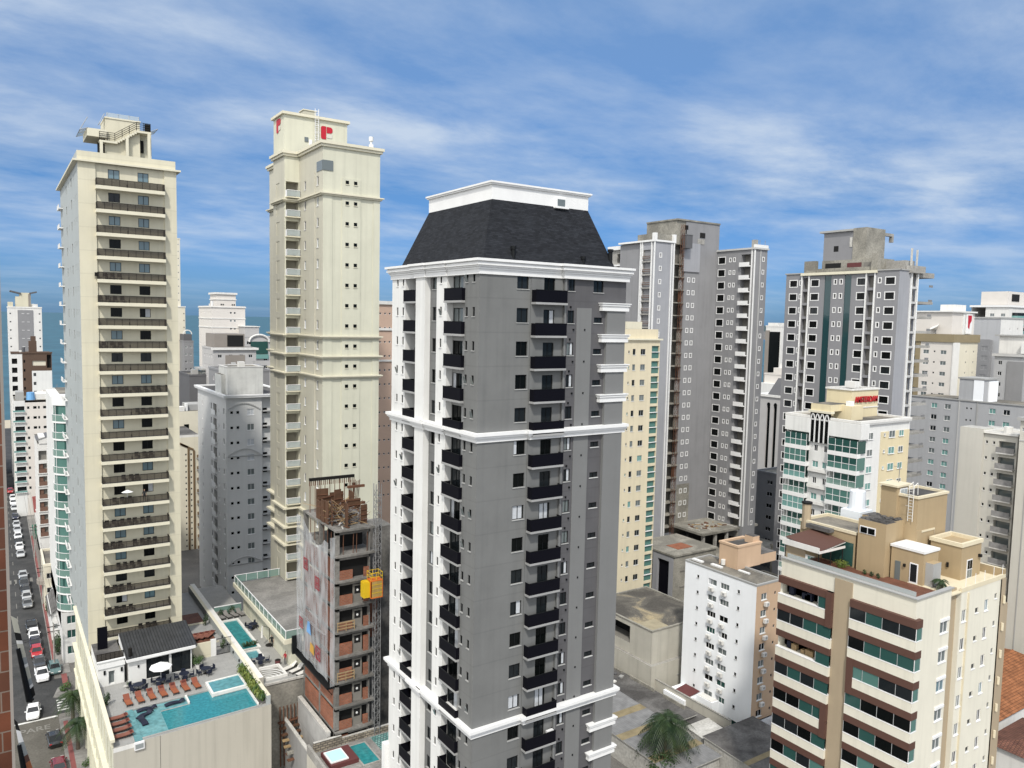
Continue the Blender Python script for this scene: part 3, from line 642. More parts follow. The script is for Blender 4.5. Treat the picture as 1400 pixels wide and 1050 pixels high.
# dining sets
def dining(name='dining_set'):
    e_ = empty(name)
    q = MB(); q.prism([(.62*math.cos(t*math.pi/8), .62*math.sin(t*math.pi/8)) for t in range(16)], .70, .74, 'navy_fabric'); q.tube((0, 0, .03), (0, 0, .70), .05, 'dark_metal'); q.tube((0, 0, 0), (0, 0, .03), .32, 'dark_metal', 12); q.build('table', e_)
    for k in range(4):
        a = R(45+90*k); q = MB()
        tmp = MB(); tmp.box(-.26, -.26, .38, .26, .26, .46, 'navy_fabric'); tmp.box(-.26, .2, .46, .26, .27, .88, 'navy_fabric'); tmp.box(-.29, -.2, .60, -.25, .24, .64, 'navy_fabric'); tmp.box(.25, -.2, .60, .29, .24, .64, 'navy_fabric')
        for sx in (-.22, .22):
            for sy in (-.22, .22): tmp.tube((sx, sy, 0), (sx, sy, .38), .022, 'dark_metal', 4)
        mt = Matrix.Rotation(a, 4, 'Z') @ Matrix.Translation((0, .88, 0)); tmp.v = [tuple(mt @ Vector(p)) for p in tmp.v]; tmp.build('chair', e_)
    return e_
ds = dining()
for i, (x, lab) in enumerate(((13.6, 'navy table and four chairs left of the white parasol'), (16.2, 'navy table and four chairs under the white parasol'), (18.9, 'navy table and four chairs right of the white parasol'), (21.5, 'navy table and four chairs nearest the potted bush'))):
    loc = (x, SH(x, 100.2), DZ); o = ds if i == 0 else copy_tree(ds, loc, R(20*i)); o.location = loc
    tag(o, lab, 'dining set', 'navy dining sets before the pool house')
# parasol
e_ = tag(empty('parasol', (16.2, SH(16.2, 100.3), DZ)), 'white octagonal parasol open over a navy table in front of the pool house', 'parasol')
mat('white_canvas', (0.80, 0.80, 0.79), var=0.04)
q = MB(); n = 8
rim = [(1.3*math.cos(R(45*i)), 1.3*math.sin(R(45*i)), 2.25) for i in range(n)]
for i in range(n):
    q.face([rim[i], rim[(i+1) % n], (0, 0, 2.85)], 'white_canvas'); p0, p1 = rim[i], rim[(i+1) % n]; q.face([(p0[0], p0[1], 2.1), (p1[0], p1[1], 2.1), p1, p0], 'white_canvas')
q.build('canopy', e_); q = MB(); q.tube((0, 0, .74), (0, 0, 2.8), .03, 'white_frame'); q.build('pole', e_)
for i in range(n): q = MB(); q.tube((0, 0, 2.72), rim[i], .015, 'white_frame', 4); q.build('rib', e_)

# pool house
b = Bld('pool_house', 'white pool house with dark corrugated roof and wide dark glass front on the pool deck', 'building', (16, 105, DZ))
q = b.w
y0 = 102.6
b.fy(y0, 12.9, 20.3, DZ, 17.3, 'white_paint', [H(14.9, 17.55, DZ+.05, 17.0, d=.1, win=dict(frame='black_frame', pane='dark_glass', nx=3, depth=.1, name='glass_front')), H(17.85, 20.15, DZ+.05, 17.0, d=.1, win=dict(frame='black_frame', pane='dark_glass', nx=2, depth=.1, name='glass_front'))])
b.fx(12.9, y0, 109, DZ, 17.3, 'white_paint'); b.back(12.9, y0, 20.3, 109, DZ, 17.3, 'white_paint')
q.box(13.9, y0-.12, 16.2, 14.1, y0, 16.5, 'black_frame')
brick('corrugated_dark', (0.036, 0.038, 0.041), (0.043, 0.045, 0.048), (0.018, 0.019, 0.02), 0.35, 40, 0.05, axis='x', bump=0.6, rough=0.5)
r_ = MB(); r_.box(12.6, y0-.5, 17.28, 20.7, y0-.38, 17.62, 'white_trim'); r_.face([(12.6, y0-.38, 17.60), (20.9, y0-.38, 17.60), (20.9, 109.2, 18.5), (12.6, 109.2, 18.5)], 'corrugated_dark'); r_.face([(12.6, y0-.38, 17.3), (12.6, 109.2, 17.3), (20.9, 109.2, 17.3), (20.9, y0-.38, 17.3)], 'white_paint'); r_.face([(12.6, y0-.38, 17.3), (12.6, y0-.38, 17.6), (12.6, 109.2, 18.5), (12.6, 109.2, 17.3)], 'white_trim'); r_.face([(20.9, y0-.38, 17.3), (20.9, 109.2, 17.3), (20.9, 109.2, 18.5), (20.9, y0-.38, 17.6)], 'white_trim')
r_.tube((13.15, y0+.4, 17.6), (13.15, y0+.4, 18.7), .22, 'dark_metal', 8); b.part('roof', shear(r_)); shear(q)
b.wins = [(n_, w_, h_, s_, (p[0], SH(p[0], p[1]), p[2]), rz) for n_, w_, h_, s_, p, rz in b.wins]
b.done()
b = Bld('bath_house', 'small white flat-roofed annex with an arched doorway beside the pool house', 'building', (11.2, 105, DZ))
y0 = 103.4
b.fy(y0, 9.6, 12.5, DZ, 17.1, 'white_paint', [H(10.75, 11.45, DZ+.1, 16.2, d=.5, back='dark_interior', win=dict(frame='white_frame', pane='gray_glass', nx=1, depth=.4, name='door'))]); b.fx(9.6, y0, 111, DZ, 17.1, 'white_paint'); b.back(9.6, y0, 12.5, 111, DZ, 17.1, 'white_paint', 'roof_dark')
b.w.box(9.5, y0-.15, 16.7, 12.6, y0, 17.25, 'white_trim'); b.w.box(9.5, y0-.18, 17.5, 12.6, y0+.1, 17.62, 'white_trim'); b.w.box(12.5, y0-.1, DZ, 12.62, y0, 17.4, 'black_frame'); b.w.box(9.6, y0, 17.1, 12.5, y0+.1, 17.5, 'white_paint')
for x in (10.2, 12.1): b.w.box(x, y0-.14, 15.9, x+.22, y0, 16.4, 'black_frame')
shear(b.w); b.wins = [(n_, w_, h_, s_, (p[0], SH(p[0], p[1]), p[2]), rz) for n_, w_, h_, s_, p, rz in b.wins]
b.done()
e_ = tag(empty('terrace_screen', (11, 110, 17.1)), 'black screen panel and railing on the annex roof at the foot of the cream tower', 'screen')
q = MB(); q.box(-.9, -1.4, 0.02, .25, -1.3, 2.9, 'black_panel'); q.build('panel', e_)
q = MB(); q.box(-1.4, -5.4, .02, 1.6, -5.35, .07, 'dark_metal'); q.box(-1.4, -5.4, .95, 1.6, -5.35, 1.0, 'dark_metal'); q.face([(-1.4, -5.37, .07), (1.6, -5.37, .07), (1.6, -5.37, .95), (-1.4, -5.37, .95)], 'rail_mesh')
for i in range(7): q.box(-1.4+.49*i, -5.41, .02, -1.36+.49*i, -5.34, 1.0, 'dark_metal')
q.build('railing', e_)
# fence and gate closing the deck
e_ = tag(empty('deck_gate', (23.5, SH(23.5, 105), DZ)), 'black barred gate with beige and white panels closing the pool deck', 'gate')
q = MB(); q.box(-2.6, -.1, 0, -.3, .1, 2.1, 'cream_paint'); q.build('beige_panel', e_); q = MB(); q.box(-.3, -.12, 0, .4, .12, 2.3, 'white_paint'); q.build('white_panel', e_)
q = MB()
for i in range(13): x = .45+i*.15; q.box(x, -.03, .05, x+.03, .03, 2.2, 'black_frame')
for z in (.05, 1.1, 2.18): q.box(.45, -.035, z, 2.4, .035, z+.05, 'black_frame')
q.build('barred_leaf', e_)

# greenery
def leaf_mat(name, c1, c2, sc_=1.2):
    m = bpy.data.materials.new(name); m.use_nodes = True; M[name] = m
    t = m.node_tree; bb = t.nodes['Principled BSDF']; n = t.nodes.new; l = t.links.new
    g = n('ShaderNodeNewGeometry'); a = n('ShaderNodeTexNoise'); a.inputs['Scale'].default_value = sc_; a.inputs['Detail'].default_value = 3; l(g.outputs['Position'], a.inputs['Vector'])
    r = n('ShaderNodeValToRGB'); l(a.outputs['Fac'], r.inputs[0]); r.color_ramp.elements[0].position = .35; r.color_ramp.elements[0].color = (*c1, 1); r.color_ramp.elements[1].position = .65; r.color_ramp.elements[1].color = (*c2, 1)
    l(r.outputs[0], bb.inputs['Base Color']); bb.inputs['Roughness'].default_value = .55; bb.inputs['Specular IOR Level'].default_value = .3
leaf_mat('leaf_green', (0.025, 0.06, 0.015), (0.07, 0.12, 0.03)); leaf_mat('leaf_yellow', (0.07, 0.11, 0.02), (0.16, 0.19, 0.04)); leaf_mat('leaf_dark', (0.014, 0.032, 0.012), (0.04, 0.07, 0.022)); leaf_mat('palm_green', (0.010, 0.026, 0.009), (0.034, 0.058, 0.018), 0.8)
mat('bark', (0.10, 0.08, 0.06), var=0.25, scale=2.0)
def blades(mb, c, n, r0_, r1_, h0, h1, wd, m, rng, up=0.6):
    for _ in range(n):
        a = rng.random()*6.283; d = Vector((math.cos(a), math.sin(a), 0)); s_ = d.cross(Vector((0, 0, 1))); ln = r0_+(r1_-r0_)*rng.random(); hh = h0+(h1-h0)*rng.random()
        p0 = Vector(c)+d*.05; p1 = p0+d*ln*.55+Vector((0, 0, hh)); p2 = p0+d*ln+Vector((0, 0, hh*up))
        mb.face([p0-s_*wd*.4, p0+s_*wd*.4, p1+s_*wd, p1-s_*wd], m); mb.face([p1-s_*wd, p1+s_*wd, p2], m)
def crown_leaves(mb, blobs, n, size, m, rng):
    for _ in range(n):
        c, rad = blobs[rng.randrange(len(blobs))]
        while True:
            v = Vector((rng.uniform(-1, 1), rng.uniform(-1, 1), rng.uniform(-1, 1)))
            if .25 < v.length < 1: break
        p = Vector(c)+Vector((v.x*rad[0], v.y*rad[1], v.z*rad[2])); nrm = (v+Vector((rng.uniform(-.6, .6), rng.uniform(-.6, .6), rng.uniform(0, .8)))).normalized(); a = nrm.orthogonal().normalized(); bb = nrm.cross(a); s_ = size*rng.uniform(.6, 1.3); an = rng.random()*6.28
        a2 = a*math.cos(an)+bb*math.sin(an); b2 = nrm.cross(a2)
        mb.face([p-a2*s_, p-b2*s_*.5, p+a2*s_, p+b2*s_*.5], m)
rp = random.Random(5)
e_ = tag(empty('planter_hedge', (25.3, SH(25.3, 93.2), DZ)), 'row of yellow-green spiky plants in the narrow bed along the right deck wall', 'plants')
q = MB(); q.box(-.38, -4.8, .005, .4, 5.2, .22, 'roof_dark'); q.build('planting_bed', e_)
q = MB()
for i in range(44): blades(q, (rp.uniform(-.25, .3), -4.6+9.6*i/43, .2), 12, .35, .8, .5, 1.1, .07, 'leaf_yellow' if rp.random() < .65 else 'leaf_green', rp)
q.build('foliage', e_)
def bush(loc, rad, hgt, label, m='leaf_green', pot=None, name='bush', n=500, size=.09, cat='plant'):
    e_ = tag(empty(name, loc), label, cat); z0 = 0
    if pot:
        q = MB(); q.tube((0, 0, 0), (0, 0, pot[1]), pot[0]*.75, pot[2], 12, r2=pot[0]); q.build('pot', e_); z0 = pot[1]
    q = MB(); q.tube((0, 0, z0*.9), (0, 0, z0+hgt*.5), .05, 'bark'); q.build('stem', e_)
    q = MB(); crown_leaves(q, [((0, 0, z0+hgt*.5), (rad, rad, hgt*.5)), ((rad*.3, .1, z0+hgt*.65), (rad*.6, rad*.6, hgt*.35)), ((-rad*.35, -.1, z0+hgt*.4), (rad*.6, rad*.6, hgt*.35))], n, size, m, rp); q.build('foliage', e_)
    return e_
bush((21.1, SH(21.1, 102.3), DZ), .8, 1.2, 'round green bush in a pot at the right corner of the pool house', pot=(.45, .5, 'off_white'))
bush((20.6, SH(20.6, 103.4), DZ), .5, 1.6, 'taller thin bush behind the round one beside the pool house glass', n=300)
bush((9.95, 98.0, DZ), .45, 1.7, 'narrow dark shrub against the street parapet of the pool deck', m='leaf_dark', n=420)
q = MB(); q.prism([(.55*math.cos(t*math.pi/8), .28*math.sin(t*math.pi/8)) for t in range(16)], .28, .36, 'concrete_pale'); q.box(-.35, -.12, 0, -.25, .12, .28, 'concrete_pale'); q.box(.25, -.12, 0, .35, .12, .28, 'concrete_pale'); blades(q, (0, 0, .36), 14, .2, .35, .2, .4, .05, 'leaf_dark', rp)
o = q.build('low_planter'); o.location = (12.7, SH(12.7, 101.5), DZ); tag(o, 'low pale planter with small plants against the white pool house wall', 'planter')
# terrace strips to the right of the tower, with their dark red mats
for i in range(2):
    q = MB(); q.box(-1.7, -2.2, 0.004, 1.7, 2.2, .05, 'wood_deck'); q.box(-1.9, -2.5, 0.004, 1.9, -2.3, .18, 'cream_trim'); o = q.build('deck_platform'); o.location = (23.4, 112.5+i*8, DZ); tag(o, ['brown plank platform nearest the gate beside the cream tower', 'brown plank platform farther along beside the cream tower'][i], 'platform', 'plank platforms beside the cream tower')
for i in range(4):
    o = copy_tree(bl, (22.3+.75*i, 112.4, DZ+.05), R(-40)); tag(o, 'dark red lounger on the brown platform beyond the gate, %s of four' % ['leftmost', 'second', 'third', 'rightmost'][i], 'lounger', 'red loungers on the plank platform')
bush((25.0, 117, DZ), .5, 1.8, 'dark tub plant on the narrow terrace beyond the gate', m='leaf_dark', n=350)
bush((25.2, 107.5, DZ), .4, 1.4, 'small green plant right behind the barred gate', n=260)
# ================================================================== central gray and white tower with the dark mansard roof
rg = random.Random(21)
b = Bld('mansard_tower', 'central gray and white tower with black balconies, white cornices and dark mansard roof', 'tower', (42.7, 65, 0))
q = b.w
X0, X1, Y0, Y1, ZT = 34.5, 50.95, 56.8, 74.1, 64.1
RT = [62.86-FH*k for k in range(22)]           # tops of the balcony fronts
FZ = [z-1.12 for z in RT]                      # floor levels
def dark(**k):
    return dict(frame='black_frame', split=True, **k, **shade_pick(rg, (5, dict(pane='dark_glass')), (4, dict(pane='black_glass')), (1.2, dict(pane='dark_glass', curtain=(.62, 1.0))), (.8, dict(pane='black_glass', curtain=(0, .3))), (.7, dict(pane='gray_glass'))))
# right-hand front: plain gray part with the corner windows
h1 = []; h2 = []; h3 = []; h4 = []
for k, f in enumerate(FZ):
    full_curtain = k in (7, 13)  # on these floors the curtain fills nearly the whole window
    c = dict(curtain=(0.08, 0.92)) if full_curtain else {}
    dw = dark(depth=.16, sill='slab_gray'); dd = dark(depth=.14)
    if full_curtain: dw.update(curtain=(0.06, .94)); dd.update(curtain=(.1, .9))
    h1.append(H(38.35, 39.58, f+1.1, f+2.38, win=dw))
    dd['name'] = 'balcony_door'; h2.append(H(41.25, 42.47, f+.04, f+2.3, win=dd))
    h3.append(H(43.92, 44.68, f+1.12, f+2.3, win=dict(name='service_window', frame='black_frame', pane='gray_glass' if rg.random() < .4 else 'dark_glass', nx=2, sill='slab_gray', split=True, curtain=(.6, 1) if rg.random() < .4 else None)))
    if k > 0: h4.append(H(47.06, 48.05, f+1.2, f+1.72, win=dict(name='slot_window', frame='black_frame', pane='dark_glass', nx=2, sill='ledge_gray', t=.04)))
h4.append(H(46.9, 48.1, FZ[0]+1.1, FZ[0]+2.38, win=dark(depth=.14, sill='slab_gray')))
b.fy(Y0, X0, 39.8, 0, ZT, 'tower_gray', h1)
b.fy(Y0-.02, 39.8, 43.45, 0, ZT, 'tower_gray', h2)
b.fy(Y0-.1, 43.45, X1, 0, ZT, 'tower_gray_dark', h3+h4)
q.box(39.8, Y0-.02, 0, 39.82, Y0, ZT, 'tower_gray')
q.box(43.42, Y0-.3, 0, 43.62, Y0-.1, ZT-.02, 'tower_gray_mid')
q.box(44.95, Y0-.16, 0, 46.7, Y0-.1, 61.35, 'tower_gray_mid'); q.box(48.4, Y0-.42, 0, 50.7, Y0-.1, 61.2, 'tower_gray_mid')
for k, f in enumerate(FZ):     # pipe outlets and little vents
    if k == 0: continue
    for x, z in ((44.2, f+2.62), (44.6, f+.55), (45.9, f+.55)): q.box(x-.06, Y0-.22, z-.08, x+.07, Y0-.1, z+.08, 'black_frame')
# left-hand front: gray bay, balcony bays, white walls and pilaster
hg = []
for k, f in enumerate(FZ):
    for y in (57.72, 58.92): hg.append(H(y-.2, y+.2, f+1.55, f+2.35, d=.16, win=dict(name='slot_vent', frame='black_frame', pane='dark_glass', nx=1, sill='slab_gray', t=.035, depth=.13)))
b.fx(X0, Y0, 59.2, 0, ZT, 'tower_gray', hg)
def bay(y0, y1, REC, d0, d1):
    b.fx(X0+REC, y0, y1, 0, ZT, 'slab_gray', [H(d0, d1, f+.04, f+2.3, win=dict(name='bay_door', **{k_: v for k_, v in dark(depth=.1).items()})) for f in FZ])
    q.face([(X0, y1, 0), (X0+REC, y1, 0), (X0+REC, y1, ZT), (X0, y1, ZT)], 'white_paint'); q.face([(X0, y0, 0), (X0, y0, ZT), (X0+REC, y0, ZT), (X0+REC, y0, 0)], 'white_paint')
bay(59.2, 62.45, .62, 60.6, 62.4); bay(68.25, 71.0, 1.05, 69.85, 70.95)
b.fx(X0, 62.45, 64.45, 0, ZT, 'white_paint', [H(63.45, 63.8, f+1.6, f+2.4, d=.16, win=dict(name='slot_vent', frame='black_frame', pane='dark_glass', nx=1, sill='white_trim', t=.035, depth=.13)) for f in FZ])
b.fx(X0+.35, 64.45, 66.35, 0, ZT, 'tower_gray', [H(64.6, 65.9, f+1.1, f+2.38, win=dark(depth=.14, sill='slab_gray')) for f in FZ])
q.face([(X0, 64.45, 0), (X0, 64.45, ZT), (X0+.35, 64.45, ZT), (X0+.35, 64.45, 0)], 'white_paint')
q.box(X0-.25, 66.35, 0, X0+.4, 68.25, ZT, 'white_paint')
hv = []
for k, f in enumerate(FZ):
    for y in (71.55, 72.85): hv.append(H(y-.19, y+.19, f+1.55, f+2.35, d=.16, win=dict(name='slot_vent', frame='black_frame', pane='dark_glass', nx=1, sill='white_trim', t=.035, depth=.13)))
b.fx(X0, 71.0, Y1, 0, ZT, 'white_paint', hv)
b.back(X0, Y0-.1, X1, Y1, 0, ZT, 'tower_gray', 'roof_dark')
q.box(X0+1.3, Y0+.3, 0, X1-.05, Y1-.05, ZT-.05, 'tower_gray')
# some tilted vent sashes
ts = MB()
for y, k in ((58.92, 3), (57.72, 3), (58.92, 7), (57.72, 7), (57.72, 4), (72.85, 3), (71.55, 6), (72.85, 7), (58.92, 8), (63.6, 6), (63.6, 1), (58.92, 0), (71.55, 13), (63.6, 14), (57.72, 13)):
    o_ = MB(); o_.obox((X0-.10, y, FZ[k]+1.9), (.025, .32, .62), 'gray_glass', ry=R(-18)); b.part('tilted_sash', o_)
# balconies
mat('balcony_slab', (0.30, 0.30, 0.295), var=0.12)
def black_balcony(wd, dp):
    s_ = MB(); s_.box(-wd/2-.04, -dp-.03, -.21, wd/2+.04, 0, -.02, 'balcony_slab')
    r_ = MB(); r_.box(-wd/2, -dp, -.02, wd/2, -dp+.05, 1.06, 'black_panel'); r_.box(-wd/2, -dp+.05, -.02, -wd/2+.05, -.01, 1.06, 'black_panel'); r_.box(wd/2-.05, -dp+.05, -.02, wd/2, -.01, 1.06, 'black_panel'); r_.box(-wd/2-.02, -dp-.02, 1.06, wd/2+.02, -dp+.07, 1.1, 'black_frame')
    return s_, r_
for wd, dp, loc0, rz in ((3.45, .72, (41.64, Y0-.02), 0), (3.2, .95, (X0+.62, 60.84), -math.pi/2), (2.72, 1.3, (X0+1.05, 69.64), -math.pi/2)):
    s_, r_ = black_balcony(wd, dp); so = None
    for k, f in enumerate(FZ):
        loc = Vector((loc0[0], loc0[1], f))-b.o
        if so is None: so = s_.build('balcony', b.e); so.location = loc; so.rotation_euler.z = rz; ro = r_.build('railing', so)
        else: s2 = put('balcony', so.data, b.e, loc, rz); put('railing', ro.data, s2)
# white cornice and bands, stepping out with the bays
def stepped(c, z, steps, bumps):
    for (z0, z1, o_) in steps:
        c.box(X0-o_, Y0-o_, z+z0, X1+o_*.6, Y1+o_, z+z1, 'white_trim')
        for (x0, y0, x1, y1) in bumps: c.box(x0-o_, y0-o_, z+z0+.004, x1+o_*.6, y1+o_, z+z1-.004, 'white_trim')
bumps = [(43.3, Y0-.35, X1, Y0+1), (X0-.25, 66.3, X0+1, 68.3), (X0-.12, 62.4, X0+1, 66.3)]
c = MB(); stepped(c, 63.95, ((0, .42, .14), (.42, .60, .22), (.60, .74, .34), (.74, .95, .48), (.95, 1.08, .40), (1.08, 1.30, .62)), bumps); b.part('cornice', c)
bump2 = [(39.85, Y0-.35, X1, Y0+1), (X0-.25, 66.3, X0+1, 68.3), (X0-.12, 62.4, X0+1, 66.3)]
for z in (49.45, 22.9):
    c = MB(); stepped(c, z, ((0, .28, .14), (.28, .40, .22), (.40, .58, .34), (.58, .86, .46)), bump2); b.part('band', c)
for z in (61.15, 58.2, 55.35, 52.5, 19.95, 17.0, 14.1, 11.2):
    c = MB()
    for z0, z1, o_ in ((0, .30, .06), (.30, .46, .02), (.46, .60, .14), (.60, .66, .10), (.66, .75, .22)): c.box(47.75-o_, Y0-.5-o_, z+z0, X1+o_, Y0-.1, z+z1, 'white_trim')
    c.box(X1, Y0-.1, z, X1+.2, Y0+2.4, z+.7, 'white_trim'); b.part('pilaster_cap', c)
for i in range(10):
    z = 46.3-FH*i*.85; c = MB(); c.box(X1, Y0+.2, z, X1+.28, Y0+2.2, z+.32, 'white_trim'); c.box(X1, Y0+.5, z-1.3, X1+.12, Y0+1.8, z-.2, 'black_panel'); b.part('side_ledge', c)
# mansard
bx0, bx1, by0, by1, bz = 35.15, 50.15, 57.45, 73.5, 65.25
tx0, tx1, ty0, ty1, tz = 37.9, 48.95, 60.5, 72.6, 71.05
c = MB()
B4 = [(bx0, by0, bz), (bx1, by0, bz), (bx1, by1, bz), (bx0, by1, bz)]; T4 = [(tx0, ty0, tz), (tx1, ty0, tz), (tx1, ty1, tz), (tx0, ty1, tz)]
for i in range(4): c.face([B4[i], B4[(i+1) % 4], T4[(i+1) % 4], T4[i]], 'shingle')
c.box(X0+.2, Y0+.2, 65.2, X1-.2, Y1-.2, 65.26, 'roof_dark'); rf = b.part('mansard_roof', c)
c = MB(); c.box(tx0-.05, ty0-.05, tz-.12, tx1+.05, ty1+.05, tz+1.22, 'white_trim', top='roof_dark'); c.ring(tx0, ty0, tx1, ty1, .22, tz+1.22, tz+1.36, 'white_trim'); c.ring(tx0, ty0, tx1, ty1, .32, tz+1.36, tz+1.52, 'white_trim')
c.box(44.75, ty0-.45, tz-.25, 46.35, ty0, tz-.1, 'white_trim'); c.box(44.95, ty0-.25, tz-.1, 46.15, ty0-.04, tz+.75, 'white_trim'); c.box(45.1, ty0-.27, tz-.02, 46.0, ty0-.24, tz+.62, 'gray_glass'); b.part('roof_parapet', c)
for x, y, h, r_ in ((38.5, 57.75, 1.35, .2), (46.4, 57.75, .95, .2), (49.85, 57.9, 1.85, .22)):
    c = MB(); c.tube((x, y, 65.25), (x, y, 65.25+h), r_, 'black_frame', 10); c.tube((x, y, 65.25+h-.25), (x, y, 65.25+h), r_*1.35, 'black_frame', 10); b.part('vent_pipe', c)
c = MB(); c.obox((42.95, Y0-.35, FZ[14]+.75), (.75, .32, .6), 'white_frame', rx=0); c.tube((42.95, Y0-.52, FZ[14]+.75), (42.95, Y0-.54, FZ[14]+.75), .22, 'gray_frame', 12); b.part('air_conditioner', c)
b.done()

# ================================================================== low terrace roof with pools at the foot of the central tower
brick('stone_wall', (0.30, 0.26, 0.20), (0.17, 0.15, 0.12), (0.10, 0.09, 0.08), 0.55, 0.28, 0.05, bump=0.6, var=0.3)
b = Bld('terrace_building', 'low terrace building with small pools and a rough stone wall', 'building', (31.5, 78, 0))
TZ = 11.0
b.w.box(28.2, 68, 0, 34.45, 82.0, TZ, 'wall_stained', top='pavement'); b.w.box(34.45, 74.7, 0, 40.0, 82.0, TZ, 'wall_stained', top='pavement')
c = MB(); c.box(28.9, 81.7, TZ, 32.2, 82.05, 12.1, 'stone_wall', top='concrete_pale'); c.box(32.2, 81.75, TZ, 40.0, 82.1, 11.75, 'stone_wall', top='concrete_pale'); c.box(28.2, 68, TZ, 28.5, 82.05, 12.0, 'concrete'); b.part('stone_parapet', c)
c = MB(); c.box(34.0, 74.0, TZ, 35.9, 74.7, 14.2, 'white_trim'); b.part('white_base', c)
b.done()
e_ = tag(empty('plunge_pool', (33.6, 78.5, TZ)), 'small green pool on the low terrace against the stone wall', 'pool')
c = MB(); c.box(-1.1, -2.3, 0, 1.1, 2.3, .16, 'concrete'); c.build('coping', e_); c = MB(); c.face([(-.9, -2.1, .165), (.9, -2.1, .165), (.9, 2.1, .165), (-.9, 2.1, .165)], 'green_water'); c.build('water', e_)
mat('hot_tub', (0.42, 0.72, 0.74), var=0.05); mat('maroon', (0.11, 0.035, 0.035), var=0.15)
e_ = tag(empty('hot_tub', (30.6, 78.9, TZ)), 'pale turquoise hot tub in a dark red surround on the low terrace', 'hot tub')
c = MB(); c.box(-1.3, -1.5, 0, 1.9, 1.7, .5, 'maroon'); c.build('surround', e_); c = MB(); c.box(-1.15, -1.1, .5, .9, 1.3, .62, 'white_trim'); c.face([(-1.0, -.95, .625), (.75, -.95, .625), (.75, 1.15, .625), (-1.0, 1.15, .625)], 'hot_tub'); c.build('tub', e_)
brick('mosaic', (0.10, 0.25, 0.23), (0.22, 0.36, 0.33), (0.05, 0.09, 0.09), 0.35, 0.35, 0.05, axis='x', bump=0.1)
c = MB(); c.box(-1.0, -2.6, 0, 1.2, 2.2, .06, 'mosaic'); o = c.build('mosaic_floor'); o.location = (36.6, 79.2, TZ); tag(o, 'green mosaic floor panel between the small pool and the central tower', 'floor panel')

# ================================================================== building under construction behind the central tower
b = Bld('unfinished_building', 'unfinished concrete frame with brick infill, wrapped in white netting on its street side', 'building', (34, 87, 0))
q = b.w; cx0, cx1, cy0, cy1 = 31.55, 35.75, 82.2, 93.0
S0 = 36.1; NF = 8; CP = 2.95
for k in range(NF+2):
    z = S0-CP*k
    if z < 10: break
    c = MB(); c.box(cx0-.05, cy0-.35, z-.22, cx1+.5, cy1, z, 'concrete_site'); c.box(cx0, cy0, z-.62, cx1, cy0+.25, z-.22, 'concrete_site'); b.part('floor_slab', c)
for x in (cx0, cx1-.12):
    for y in (cy0, 87, cy1-.5): c = MB(); c.box(x, y, 8, x+(.5 if x == cx0 else .14), y+.5, S0-.23, 'concrete_site'); b.part('column', c)
rq = random.Random(4)
for k in range(1, NF+1):
    z = S0-CP*k
    if z < 10: break
    if k == 1: continue
    c = MB(); hh = .95+rq.random()*.5
    bx_ = ((cx0+.5, cy0+.05, z, cx0+2.1, cy0+.19, z+hh), (cx1-.75, cy0+.05, z, cx1-.1, cy0+.19, z+hh+.5*rq.random()), (cx0+.02, cy0+.6, z, cx0+.16, 87, z+2.3), (cx0+.02, 87.5, z, cx0+.16, cy1-.5, z+2.3))
    for bb_ in bx_: c = MB(); c.box(*bb_, 'red_brick'); b.part('brick_infill', c)
    if k not in (1, 2): c = MB(); c.box(cx0+2.25, cy0+.35, z, cx0+3.4, cy0+.5, z+2.1, 'recess_shade'); c.box(cx0+2.45, cy0+.33, z+1.0, cx0+3.2, cy0+.35, z+1.9, 'dark_interior'); c.tube((cx0+2.8, cy0+.33, z+1.42), (cx0+2.8, cy0+.30, z+1.42), .14, 'white_trim', 8); b.part('service_shaft', c)
c = MB(); c.box(cx0+.45, cy0+.7, 8, cx1-.05, cy0+.9, S0-CP-.3, 'dark_interior'); c.box(cx0+.3, cy0+3.0, 8, cx1+.3, cy0+3.2, S0-.3, 'dark_interior'); c.box(cx0+.3, cy0+.9, 8, cx0+.5, cy0+3.0, S0-CP-.3, 'dark_interior'); b.part('dark_backing', c)  # black sheets added behind the openings to stand in for interior shade
c = MB(); c.box(36.9, 88.5, 0, 41.5, 92.5, 34, 'concrete_site'); c.box(37.0, 88.45, 20, 39.5, 88.5, 26, 'red_brick'); b.part('rear_block', c)
c = MB(); c.box(cx0, cy0, 8, cx0+1.6, cy0+.2, 12.6, 'red_brick'); c.box(cx0+2.2, cy0, 8, cx1, cy0+.2, 10.8, 'red_brick'); b.part('brick_base', c)
mat('rust_steel', (0.13, 0.06, 0.035), rough=0.75, var=0.3, scale=2.0); mat('plank', (0.34, 0.24, 0.13), var=0.3, scale=1.5); mat('form_panel', (0.10, 0.052, 0.03), var=0.3, scale=1.5); mat('steel_gray', (0.20, 0.20, 0.20), rough=0.5, var=0.15)
for k in (1,):
    c = MB()
    for x in (31.9, 32.5, 33.7, 34.1, 35.4): c.tube((x, cy0+.1, S0-CP), (x+.05, cy0+.1, S0-.6), .045, 'rust_steel', 5)
    for y in (84, 85.2, 86.4, 88, 89.5, 91): c.tube((cx0+.2, y, S0-CP), (cx0+.2, y, S0-.6), .045, 'rust_steel', 5)
    b.part('prop', c)
for k, w_ in ((4, 1), (6, 1)):
    c = MB(); z = S0-CP*k
    for h_ in (.35, .7, 1.05): c.obox((cx0+1.2, cy0-.28, z+h_), (2.1, .04, .13), 'plank')
    for x in (.2, 1.2, 2.2): c.obox((cx0+x, cy0-.3, z+.55), (.08, .05, 1.2), 'plank')
    b.part('guard_rail', c)
b.done()
